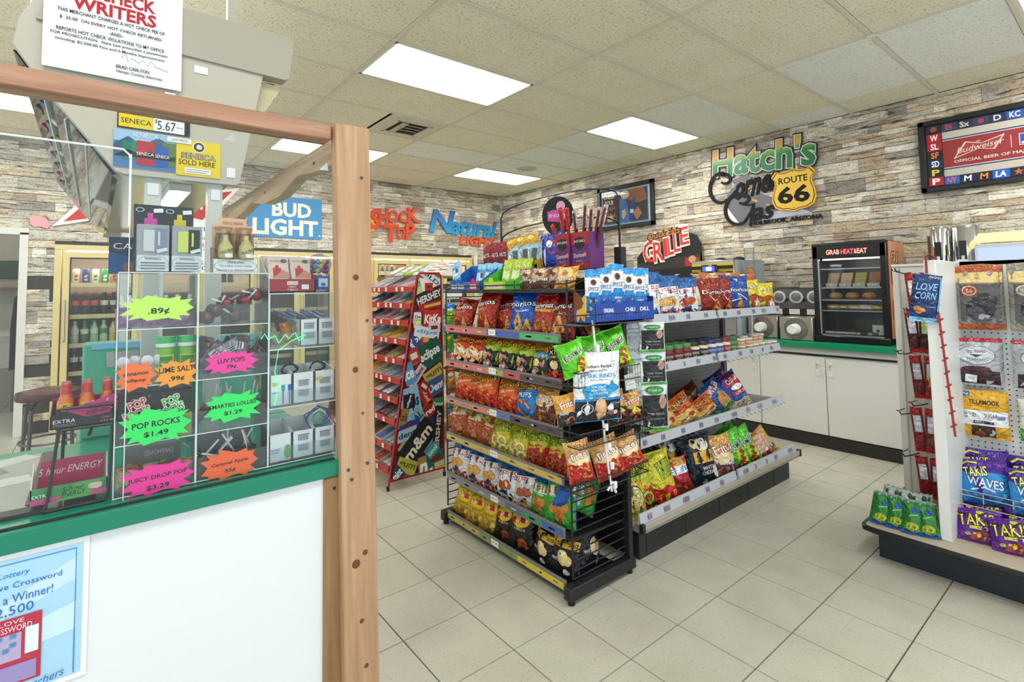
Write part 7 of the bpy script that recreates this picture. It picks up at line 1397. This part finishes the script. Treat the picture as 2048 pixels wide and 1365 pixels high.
rp(G().span((2.03, -.62, .168), (2.05, -.602, 1.475), ('e4e4e2', 'plain')), 'slotted_upright')
for k in range(24): rp(G().span((2.0285, -.615, .21+.05*k), (2.03, -.607, .235+.05*k), ('1c1c1e', 'rubber')), 'slot')
rp(G().span((1.565, -.618, .168), (2.05, -.573, 1.474), ('e2e3e1', 'plain', .35), .003), 'divider')
rp(G().span((2.07, -.573, .168), (2.10, -.325, 1.465), ('d6d4cc', 'plain'), .002), 'end_panel'); rp(G().span((2.062, -.36, .168), (2.0705, -.354, 1.46), ('b8b6b0', 'plain')), 'panel_seam'); rp(G().span((2.06, -.573, 1.462), (2.11, -.325, 1.474), WH), 'end_cap')
for k, (z, y) in enumerate(((1.435, -.36), (1.22, -.40), (.985, -.35), (.71, -.40), (.655, -.345), (.43, -.35))):
    rp(G().tube([(2.07, y-.05, z-.01), (2.02, y-.03, z-.015), (1.92, y-.02, z-.005), (1.90, y-.02, z+.012)], .0032, ('2a2c30', 'metal'), 6), 'hook'); rp(G().tube([(2.07, y, z-.0), (1.97, y+.005, z), (1.95, y+.005, z+.008)], .0028, ('3a3c40', 'metal'), 6), 'hook')
# chrome wire shelf
t = thing('chrome_wire_shelf', 'chrome wire shelf holding the blue chip bags on the pegboard unit', 'wire shelf', (1.90, -1.2, .30))
CH = ('d8dadc', 'chrome', .15); g = G()
for z in (.0, .045, .068): g.tube([(-.15, .618, z), (-.15, -.7, z)], .0035, CH, 6)
g.build('rails', t); g = G()
for k in range(13): g.tube([(.14, .6-.1*k, 0), (-.15, .6-.1*k, 0), (-.15, .6-.1*k, .068)], .0022, CH, 5)
tag(g.build('cross_wires', t), kind='stuff')
# jerky and chips
def jerky(label, y, z, w, h, x, band, cap, kind):
    t = thing('jerky_bag', label, 'jerky bag', (x, y, z), RX, 'large jerky bags on the pegboard'); t.rotation_euler = (0, 0, RX+.15)
    me = bag_mesh(w, h, .05, {'win': '8a8680', 'clear': 'a8acb2', 'yellow': 'd8a42c'}[kind], 7+int(abs(y)*100), True); link(me, 'pouch', t); f = bag_surf(w, h, .05, 7+int(abs(y)*100), True); d = D()
    if kind == 'win':
        d.rect(-w*.48, h*.88, w*.48, h*.99, band); d.rect(-w*.48, .0, w*.48, h*.09, band); d.rect(-w*.48, h*.72, w*.48, h*.88, 'e4c888'); d.text('SINCE BEEF JERKY', 0, h*.84, w*.6, h*.025, 'a8886a'); d.text('Jerky', 0, h*.79, w*.14, h*.05, '6a4a2c'); d.rect(-w*.4, h*.12, w*.42, h*.70, '5c5856')
        d.blob(.0, h*.34, w*.30, '2c2a30', 1.1); d.blob(w*.15, h*.46, w*.22, '3a343a'); d.blob(-w*.1, h*.26, w*.2, '4c4a54'); d.blob(w*.05, h*.2, w*.14, 'a0a4b0', .6)
        d.ell(-w*.2, h*.60, w*.17, w*.15, band); d.ring(-w*.2, h*.60, w*.15, w*.13, .12, 'e0d4c0'); d.text('66', -w*.2, h*.6, w*.13, w*.1, 'e4dcd4')
    elif kind == 'clear':
        d.rect(-w*.49, h*.92, w*.49, h*.995, 'a81c34'); d.text('BIG BAG', -w*.25, h*.957, w*.34, h*.035, 'f0e4e0'); d.text('1/4 POUND', w*.24, h*.957, w*.36, h*.035, 'f0e4e0'); d.rect(-w*.42, h*.04, w*.42, h*.32, '3a2428'); d.blob(.0, h*.32, w*.3, '4a2c30', .4)
        d.ell(0, h*.64, w*.36, h*.19, 'c8ccd2'); d.ring(0, h*.64, w*.36, h*.19, .04, '5a5e68'); d.otext('OLD TRAPPER', 0, h*.72, w*.36, h*.06, '2c2e34', 'e0e0e4'); d.poly([(-w*.12, h*.66), (w*.12, h*.66), (0, h*.60)], '34363c'); d.text('PEPPERED', .02*w, h*.55, w*.40, h*.06, '54565e'); d.rrect(-w*.12, h*.15, w*.22, h*.16, -.1, 'e4e8ee'); d.text('$11.99', -w*.12, h*.16, w*.14, h*.05, '8088a0', -.1)
    else:
        d.rect(-w*.46, h*.87, -w*.24, h*.97, '2c68b8'); d.text('14g', -w*.35, h*.92, w*.16, h*.05, 'e8ecf4'); d.text('TILLAMOOK', .03*w, h*.76, w*.60, h*.10, '2a2014', 0, 0, .02); d.text('COUNTRY  SMOKER', 0, h*.68, w*.62, h*.03, '8a6a24'); d.ring(0, h*.63, w*.1, h*.06, .14, 'c8962c'); d.rect(-w*.48, h*.27, w*.48, h*.58, 'e4e6ea'); d.text('ZERO SUGAR', .03*w, h*.49, w*.5, h*.085, '24345c'); d.text('ORIGINAL', 0, h*.42, w*.26, h*.03, 'c84040'); d.rect(-w*.2, h*.31, w*.2, h*.37, '24304c'); d.text('BEEF JERKY', 0, h*.34, w*.34, h*.035, 'e8ecf0'); d.text('0g', -w*.36, h*.5, w*.08, h*.06, '24304c'); d.text('CARBS', -w*.36, h*.43, w*.12, h*.04, '24304c'); d.rect(.26*w, h*.42, w*.42, h*.5, '7a88a8'); d.poly([(-w*.24, h*.03), (w*.22, h*.03), (w*.22, h*.27), (-w*.24, h*.27)], '4a2c24'); d.blob(w*.12, h*.14, w*.1, 'a8b8cc'); d.blob(-w*.08, h*.08, w*.1, '8c4a34')
    link(d.mesh('p', surf=lambda u, v: f(max(-1, min(1, u/(w/2))), max(0, min(1, v/h))), off=.0012, step=.0002, grid=.03, kind='foil'), 'printed_label', t)
    G().tube([(.0, .08, h*.955), (0, -.02, h*.945)], .003, ('8a8c90', 'metal')).build('peg', t); return t
jerky('large jerky bag with brown top band and tan label, upper row', -.70, 1.125, .185, .33, 1.97, 'a8542c', 0, 'win')
jerky('large jerky bag with grey top band at right edge, upper row', -.895, 1.125, .185, .33, 1.97, '8a8478', 0, 'win')
jerky('clear peppered jerky bag with red header, left one in the middle row', -.675, .845, .20, .24, 1.96, '', 0, 'clear')
jerky('clear jerky bag with red header at the right edge, middle row', -.90, .845, .20, .24, 1.96, '', 0, 'clear')
jerky('yellow zero sugar beef jerky bag in the lower row', -.685, .585, .19, .235, 1.97, '', 0, 'yellow')
pouch('green_snack_pouch', 'green and white snack pouch at the right edge beside the yellow jerky bag', 'snack pouch', .15, .20, .03, 'd8dcd0', [('b', 0, .3, '4c9a3c')], (1.97, -.885, .60), RX, 0, 0, None)
TK = [('b', 0, .3, '6a2c8c', .02, 2), ('o', 'TAKIS', -.04, .68, .78, .34, 'e4e04a', '241408', 6, .1), ('r', -.2, .4, .24, .49, 'e0dc4c'), ('t', 'FUEGO', .02, .445, .3, .05, '3a3a1c'), ('p', [(-.26, .1), (.2, .04), (.34, .26), (.04, .36), (-.1, .28)], '8c3a1c'), ('c', -.06, .24, .09, 'e0b43c'), ('c', .14, .12, .1, 'd89a34'), ('e', -.26, .24, .06, .05, 'a8c43c'), ('e', .06, .9, .08, .05, 'c8cc44')]
TW = [('b', 0, .7, '2c8cd0', .03, 1), ('b', 0, .26, '1c70b8', .03, 3), ('o', 'TAKIS', -.16, .72, .5, .22, 'e8e86a', '2a1c3c', 10, .1), ('o', 'WAVES', .02, .48, .74, .2, 'f0f2f8', '24408c', -6, .0), ('s', [(-.44, .86), (-.3, .94), (-.1, .92)], .05, 'd8dc5c'), ('s', [(-.3, .3), (.0, .38), (.2, .3)], .04, 'dceaf6')]
for k, (y, x, z, rl) in enumerate(((-.70, 1.66, .168, -5), (-.82, 1.635, .168, -8), (-.96, 1.64, .168, -4))):
    pouch('rolled_chip_bag', 'purple rolled tortilla chip bag, %s from left, front row at floor level' % ORD[k], 'chip bag', .165, .145, .055, '5a1c90', TK, (x, y, z), RX+.15, .35, rl, 'purple rolled chip bags in front')
for k, (y, x) in enumerate(((-.70, 1.80), (-.85, 1.79), (-1.0, 1.8))):
    pouch('rolled_chip_sack', 'purple rolled chip bag, %s from left standing behind the front row' % ORD[k], 'chip bag', .175, .185, .05, '541c88', [('c', -.2, .82, .1, 'd4d054'), ('c', .05, .8, .08, 'd0c850'), ('c', .25, .84, .09, 'c8cc58'), ('o', 'TAKIS', -.04, .5, .7, .3, 'e4e04a', '241408', 6, .1)], (x, y, .169), RX+.1, .3, -4, 'purple rolled chip bags behind')
for k, (y, x, dz) in enumerate(((-.705, 1.81, 0), (-.875, 1.80, 0), (-1.05, 1.81, 0))):
    pouch('wavy_chip_bag', 'blue and purple wavy chip bag, %s from left on the chrome shelf' % ORD[k], 'chip bag', .175, .20, .055, '4a1c8c', TW, (x, y, .305), RX+.15, .28, -4, 'blue wavy chip bags')
for k, (y, x) in enumerate(((-.70, 1.89), (-.87, 1.89))):
    pouch('wavy_chip_sack', 'blue and purple wavy chip bag, %s from left at the back of the chrome shelf' % ORD[k], 'chip bag', .175, .235, .05, '421a84', TW, (x, y, .305), RX+.1, .2, -3, 'blue wavy chip bags at the back')
# stick jerky hanging in threes
kk = 0
for gi, (z1, z0, cols) in enumerate(((1.42, 1.20, ('7c2020', '8c2424', '7a1c20')), (1.22, .985, ('4a2024', '3c1c20', '4c2024')), (.97, .74, ('6a2428', '7c3028', '5a2024')), (.69, .455, ('8c3030', '7a3a38', '8c2c30')), (.43, .215, ('8c1c24', '7a1c24', '6a1c22')))):
    for k in range(3):
        y = -.432-.044*k-(.010 if gi % 2 == 0 else 0); lab = 'slim dark red meat stick pouch, %s from left in the %s hanging group' % (ORD[k], ['top', 'second', 'third', 'fourth', 'lowest'][gi])
        ops = [('b', .85, 1., 'a01c24'), ('r', -.32, .45, .32, .82, ['d8d0d0', 'c8ccd8', 'b8bcc8', 'ccd4e4', 'd4dae6'][gi]), ('b', 0, .1, 'b01c24')] + ([('r', -.3, .5, .0, .8, 'a8c83c')] if gi == 1 and k else []) + ([('r', -.2, .3, .3, .5, 'd88a3c')] if gi == 2 and k == 1 else [])
        kk += 1; q = pouch('stick_pouch%d' % (gi*3+k), lab, 'meat stick pouch', .052, z1-z0, .022, cols[k], ops, (1.98, y, z0), RX+.25, 0, -4+5*k, 'hanging meat stick pouches'); q.name = 'stick_pouch'
for c in [o for o in COL.objects if o.name.startswith('stick_pouch')]: c.name = 'stick_pouch'
pouch('popcorn_chicken_bag', 'navy and light blue snack bag hanging from a red strip on the shelf divider', 'snack bag', .108, .225, .035, '1c3468', [('b', 0, .09, '8cc8ec'), ('t', 'LOVE', .0, .74, .72, .15, '8cc4e8', 0, .15), ('t', 'CORN', -.02, .55, .72, .15, '8cc4e8', 0, .15), ('ring', .12, .95, .06, .025, .4, 'd8e0ec'), ('ring', .25, .95, .06, .025, .4, 'd8e0ec'), ('ring', .38, .95, .06, .025, .4, 'd8e0ec'), ('c', -.26, .28, .14, 'c88a4c'), ('c', -.1, .24, .13, 'd89a54'), ('c', -.2, .2, .12, 'b87438'), ('t', 'original', .2, .32, .3, .03, 'b8d4ec'), ('s', [(.44, .1), (.47, .5), (.46, .95)], .04, '6cb4e4')], (1.535, -.565, 1.182), RX+.35, 0, 7, None)
t = thing('red_clip_strip', 'dark red plastic clip strip slanting down the white shelf divider', 'clip strip', (1.55, -.622, 1.48))
G().tube([(0, .0, .0), (0, .02, .022), (0, .035, .01), (0, .035, -.07)], .005, ('8c2424', 'gloss')).tube([(-.01, -.0, -.25), (.0, -.012, -.5), (.0, -.03, -.82)], .005, ('9c2828', 'gloss')).build('strap', t)
for k in range(9): G().box((-.004, -.004-.003*k, -.29-.06*k), (.012, .026, .008), ('9c2828', 'gloss'), rx=-.7).build('clip', t)
for k, (y, x, r) in enumerate(((-.348, 1.53, 12), (-.415, 1.535, 4), (-.478, 1.525, 6), (-.54, 1.545, -3))):
    pouch('green_chip_bag', 'crumpled green snack bag with blue foil foot, %s from left on the black base' % ORD[k], 'chip bag', .085, .155, .07, '2f7a34', [('b', 0, .08, '1c68d0'), ('b', .86, 1., '8c9aa4', .02, 3), ('c', .0, .2, .3, 'b0b83c', .8), ('c', .1, .68, .2, '1c4c9c', .8), ('s', [(-.2, .5), (.2, .58)], .06, '88c088')], (x, y, .170), RX+.3, .38, r, 'green bags on the base of the pegboard unit')
for k, (y, x) in enumerate(((-.36, 1.68), (-.43, 1.68), (-.50, 1.68))):
    pouch('silver_chip_bag', 'green bag with silver foil top, %s from left in the back row on the base' % ORD[k], 'chip bag', .09, .15, .06, '2c5c3c', [('b', .6, 1., 'b4bcc0', .04, 4), ('c', .1, .5, .2, '1c4c9c')], (x, y, .170), RX+.2, .2, 8-7*k, 'silver topped bags behind the green ones')

# ------------------------------------------------------------------ red candy rack
RED = ('b82c24', 'plain', .4); REDT = ('a81c28', 'gloss', .3)
cr_ = thing('red_candy_rack', 'red A-frame candy rack with a candy wrapper collage on its end', 'display rack', (.25, 2.6, 0))
def ap(g, name, par=None, **k): return g.build(name, par or cr_, (-.25, -2.6, 0), **k)
CY0, CY1 = 2.0, 3.25
def xl(z): return .022+(.262-.022)*z/1.49
def xr_(z): return .478-.02*z/1.49
for y in (CY0, CY1):
    pts = [(xl(.0), y, .0), (xl(1.47), y, 1.47), (xl(1.47)+.02, y, 1.49), (.445, y, 1.49), (.46, y, 1.47), (xr_(0), y, 0)]
    ap(G().tube(pts, .008, REDT, 8), 'end_frame'); ap(G().tube([(xl(.06), y, .06), (xr_(.06), y, .06)], .007, REDT), 'end_frame')
    for x in (xl(0), xr_(0)): ap(G().cyl((x, y, 0), .011, .03, ('141414', 'rubber'), 8), 'foot')
    ap(G().prism([(xl(.07)+.008, y-.002, .07), (xr_(.07)-.008, y-.002, .07), (xr_(1.47)-.01, y-.002, 1.48), (xl(1.47)+.012, y-.002, 1.48)], (0, .004, 0), ('8a2420', 'gloss', .25)), 'end_sheet')
d = D()
CANDY = [
    ('', '885a4a', 0.36, 1.404, 0.24, 0.184, 0, '') ,
    ('OLD', 'd8d8d0', 0.369, 1.455, 0.16, 0.052, -35, '1d3a7a') ,
    ('gum', 'b6d48a', 0.254, 1.397, 0.054, 0.094, 15, '5a8a3a') ,
    ('HERSHEY', '2a1410', 0.354, 1.315, 0.207, 0.081, 20, 'e8e4e0') ,
    ('', 'c02018', 0.351, 1.389, 0.056, 0.044, 0, '') ,
    ('', 'b02018', 0.384, 1.256, 0.2, 0.037, 10, '') ,
    ('KitKat', 'c8201c', 0.391, 1.153, 0.152, 0.103, 0, 'ffffff') ,
    ('', 'd8d8ec', 0.252, 1.152, 0.05, 0.086, 0, '') ,
    ('De', 'f4f4f4', 0.257, 1.173, 0.046, 0.036, 0, '1a2a5a') ,
    ('', 'c9d36a', 0.256, 1.13, 0.046, 0.043, 0, '') ,
    ('ips', '2a4a8a', 0.247, 1.009, 0.085, 0.093, 40, 'ffffff') ,
    ('', 'c02828', 0.322, 1.004, 0.063, 0.065, -8, '') ,
    ('dips', 'e8eef4', 0.331, 1.058, 0.173, 0.058, -10, '7aa0d0') ,
    ('Dent', '24509a', 0.21, 0.976, 0.092, 0.057, -50, 'ffffff') ,
    ('eclipse', '0f5a48', 0.355, 0.9, 0.174, 0.137, 25, 'ffffff') ,
    ('', 'c23020', 0.222, 0.897, 0.076, 0.085, 20, '') ,
    ('Trident', 'e8c8dc', 0.245, 0.753, 0.146, 0.05, 52, '2a2a2a') ,
    ('ice', '5aa0d4', 0.181, 0.775, 0.075, 0.119, 20, 'ffffff') ,
    ('gum', 'c9b25a', 0.387, 0.752, 0.143, 0.072, 28, '6a5a1a') ,
    ('Dent', '3a5a9a', 0.404, 0.663, 0.136, 0.094, 20, 'ffffff') ,
    ('BigRed', 'c0241c', 0.302, 0.626, 0.14, 0.064, -60, 'f0d8c8') ,
    ('clips', '9accec', 0.203, 0.569, 0.114, 0.175, 12, '10264a') ,
    ('', '101c30', 0.18, 0.583, 0.075, 0.077, 0, '') ,
    ('clips', '101c30', 0.18, 0.583, 0.09, 0.035, 70, 'ffffff') ,
    ('lime', '2f8a4a', 0.42, 0.53, 0.08, 0.072, 0, 'c8e8d0') ,
    ('red', 'b01c1c', 0.351, 0.497, 0.079, 0.064, 30, 'ffffff') ,
    ('AL', '8ab8c4', 0.251, 0.47, 0.077, 0.084, 40, '1a3a4a') ,
    ('cafe', 'a8804a', 0.139, 0.481, 0.052, 0.09, -15, '5a3a1a') ,
    ('', '1a3aa8', 0.178, 0.412, 0.15, 0.042, 15, '') ,
    ('dent', 'a8c4dc', 0.162, 0.36, 0.135, 0.062, 10, '2a3a5a') ,
    ('m&m', '141010', 0.25, 0.288, 0.268, 0.105, 46, 'f4e8e0') ,
    ('HERSHEY', '1a1412', 0.413, 0.329, 0.311, 0.057, 84, 'd8d0c8') ,
    ('gum', 'b8b44a', 0.157, 0.141, 0.134, 0.075, -25, '6a6010') ,
    ('m', 'b08a4a', 0.314, 0.093, 0.101, 0.14, 5, 'ffffff') ,
    ('', '1c6a58', 0.39, 0.147, 0.119, 0.078, 10, '') ,
    ('cool', '48a0a8', 0.365, 0.209, 0.087, 0.057, 40, 'e8f4f4') ,
    ('mint', '28405a', 0.083, 0.103, 0.073, 0.081, 40, 'ffffff') ,
    ('', 'a82020', 0.256, 0.022, 0.229, 0.028, 12, '') ,
    ('', 'd8d0b0', 0.432, 0.067, 0.072, 0.086, 10, '') ,
    ('', 'a01c1c', 0.302, 0.675, 0.07, 0.05, -40, '') ,
    ('', 'd0d8e0', 0.391, 1.09, 0.08, 0.051, 0, '') ,
]

for k in range(90):
    cz = .06+1.42*k/90; cx = xl(cz)+rnd.random()*(xr_(cz)-xl(cz)); d.rrect(cx-.25, cz, rnd.uniform(.06, .13), rnd.uniform(.035, .07), rnd.uniform(-1.2, 1.2), rnd.choice(['9c2420', '8c1c1c', '2c4c8c', '1c3038', 'c8b060', 'a8c4dc', '5c3828', 'd0c8bc', '2c6c54', 'b88c50', '6c2434', '1c1818']))
for i, (tx, bg, cx, cz, w, h, a, fg) in enumerate(CANDY):
    a = math.radians(a); c, q = abs(math.cos(a)), abs(math.sin(a)); ex, ez = (w*c+h*q)/2, (w*q+h*c)/2
    w *= 1.22; h *= 1.3
    if 'm&m' in tx: h *= 1.2
    d.rrect(cx-.25, cz, w, h, a, bg)
    if tx: d.text(tx, cx-.25, cz, w*.84, h*.5, fg, a, .12, .03)
    else: d.rrect(cx-.25, cz, w*.6, h*.4, a, ['f0e8e0', '7a1c18', 'd8b04c'][i % 3])
d.build('wrapper_collage', cr_, (0, CY0-2.6-.002, 0), off=.0006, step=.0001, clip=[((xl(0)+.010-.25, 0, 0), (-1, 0, (xl(1.49)-xl(0))/1.49)), ((xr_(0)-.010-.25, 0, 0), (1, 0, .0134)), ((0, 0, .072), (0, 0, -1)), ((0, 0, 1.478), (0, 0, 1))])
RAILS = [1.373, 1.252, 1.125, .993, .854, .721, .589, .444, .274, .126]
ccols = ['d8d0c8', '5c7cb0', 'd8b04c', '9c8ca8', 'b85c50', '8ca85c', '6a5044', 'c8a080', '8cb4cc', '9c9c9c', '5c4038', 'e8e4dc', 'b8b4ac', 'a89890', '7c706c', 'd4ccc4']
for i, z in enumerate(RAILS):
    x = xl(z)
    ap(G().prism([(x-.01, CY0+.03, z-.012), (x+.20, CY0+.03, z+.055), (x+.20, CY0+.03, z+.06), (x-.01, CY0+.03, z-.006)], (0, CY1-CY0-.06, 0), RED), 'shelf')
    ra = ap(G().span((x-.016, CY0+.015, z-.022), (x-.006, CY1-.015, z+.022), RED, .003), 'price_rail'); d = D()
    for k in range(9): u = -.56+.13*k+.03*math.sin(i*3+k*2); d.rect(u-.018, -.014, u+.018, .016, 'e8e4da'); d.text(['1.19', '2.29', '1.89', '.99'][(i+k) % 4], u, .001, .026, .013, '6a6458', hold=False)
    tag(d.build('price_tags', ra, (x-.0165, (CY0+CY1)/2, z), (0, 0, RX)), kind='stuff')
    for k in range(5):
        y = CY0+.10+.155*k; c = ccols[(i*5+k*3) % len(ccols)]; c2 = ccols[(i*3+k*5+4) % len(ccols)]
        tr = thing('candy_tray', 'open candy carton, %s from the collage end, %s shelf of red rack' % (ORD[k], ORD[i]), 'candy carton', (x+.005, y, z), RX, 'candy cartons on the red rack'); tr.rotation_euler = (-.0, 0, RX)
        w, q = .135, .17; sl = .3
        G().prism([(-w/2, 0, 0), (-w/2, q, q*sl), (-w/2, q, q*sl+.055), (-w/2, 0, .024)], (.003, 0, 0), c).prism([(w/2-.003, 0, 0), (w/2-.003, q, q*sl), (w/2-.003, q, q*sl+.055), (w/2-.003, 0, .024)], (.003, 0, 0), c).prism([(-w/2, 0, 0), (w/2, 0, 0), (w/2, 0, .024), (-w/2, 0, .024)], (0, .003, 0), c).prism([(-w/2, 0, 0), (w/2, 0, 0), (w/2, q, q*sl), (-w/2, q, q*sl)], (0, 0, .002), c).prism([(-w/2, q-.003, q*sl), (w/2, q-.003, q*sl), (w/2, q-.003, q*sl+.055), (-w/2, q-.003, q*sl+.055)], (0, .003, 0), c).build('tray', tr, smooth=False)
        g = G(); n = 4
        for b in range(n): g.box((-w/2+w*(b+.5)/n, q*.48, q*.48*sl+.014+.004*(b % 2)), (w/n*.86, q*.82, .014), (c2, 'foil'), .005, rx=math.atan(sl))
        g.build('bars', tr)
# end clip strip of gummy bags beside the collage
for k, (z, dx, cols) in enumerate(((1.10, .0, ('2c74d8', '7cc83c')), (.93, -.02, ('2c68c8', '5cac3c')), (.77, .015, ('3c9c4c', 'c87c34')), (.62, .0, ('c85a2c', 'd8843c')), (.47, .01, ('a83c28', '4c8c4c')), (.33, .0, ('4c6cb0', 'c8783c')))):
    pouch('gummy_bag%d' % k, 'small gummy candy bag, %s from top on the strip beside the collage' % ORD[k], 'candy bag', .075, .165, .025, cols[1], [('b', .74, 1., cols[0]), ('c', -.1, .5, .22, 'e8d84c'), ('c', .15, .3, .22, 'a8683c'), ('c', -.1, .16, .2, '3c9c3c'), ('e', .0, .72, .3, .08, 'f0f4f8')], (.53+dx, 1.965, z), -.3, 0, -6+3*(k % 3), 'gummy bags on the strip').name = 'gummy_bag'
t = thing('gummy_strip', 'thin white clip strip holding the gummy bags beside the collage', 'clip strip', (.53, 1.985, 1.30)); G().tube([(0, 0, 0), (0, 0, -.95)], .004, ('d8d8d4', 'gloss')).tube([(-.06, .0, .0), (0, 0, .01)], .004, ('d8d8d4', 'gloss')).build('strap', t)
# second shelf unit farther back with cracker boxes
sh = thing('snack_box_shelf', 'brown edged shelf unit of snack boxes behind the red candy rack', 'shelf unit', (1.15, 3.2, 0))
def sp(g, name): return g.build(name, sh, (-1.15, -3.2, 0))
for z in (1.50, 1.29, 1.05, .8, .5, .2): sp(G().span((.86, 2.65, z-.01), (1.45, 3.9, z), ('cfc6b4', 'plain')), 'shelf'); sp(G().span((.85, 2.64, z-.025), (.862, 3.9, z+.012), ('8c5a40', 'plain')), 'price_rail')
for y in (2.66, 3.88):
    for x in (.88, 1.43): sp(G().span((x-.015, y-.015, 0), (x+.015, y+.015, 1.5), ('9a948a', 'plain')), 'upright')
for i, z in enumerate((1.501, 1.291, 1.051)):
    for k in range(6):
        c = [('d8d4cc', '6a4c38'), ('e0dcd4', 'a83c34'), ('dce4e4', '4a8ca8'), ('7cb040', 'd8883c'), ('b8bcc0', '58a848'), ('9c8c7c', 'c8bca8')][(k+i*2) % 6]
        b = thing('snack_box', 'pale open snack box, %s from left on the %s shelf behind the candy rack' % (ORD[k], ORD[i]), 'carton', (.92, 2.75+.2*k, z), RX, 'snack boxes behind the candy rack')
        G().prism([(-.08, .0, 0), (-.08, .2, 0), (-.08, .2, .13), (-.08, 0, .03)], (.16, 0, 0), c[0]).build('carton', b, smooth=False); d = D(); d.rect(-.07, .015, .07, .09, c[1]); d.rect(-.055, .03, .055, .05, 'ece6da'); d.rect(-.055, .06, .055, .08, 'ece6da'); link(d.mesh('w', surf=lambda u, v: (u, v*2.0*.98, .03+v*.98)), 'printed_lid', b)
t = thing('white_post', 'slim white upright post beside the cooler end', 'post', (3.22, 5.3, 0)); G().span((-.02, -.02, 0), (.02, .02, 1.92), ('d8d4c8', 'plain')).build('shaft', t); G().span((-.05, -.05, 0), (.05, .05, .02), ('c8c4b8', 'plain')).build('foot', t)
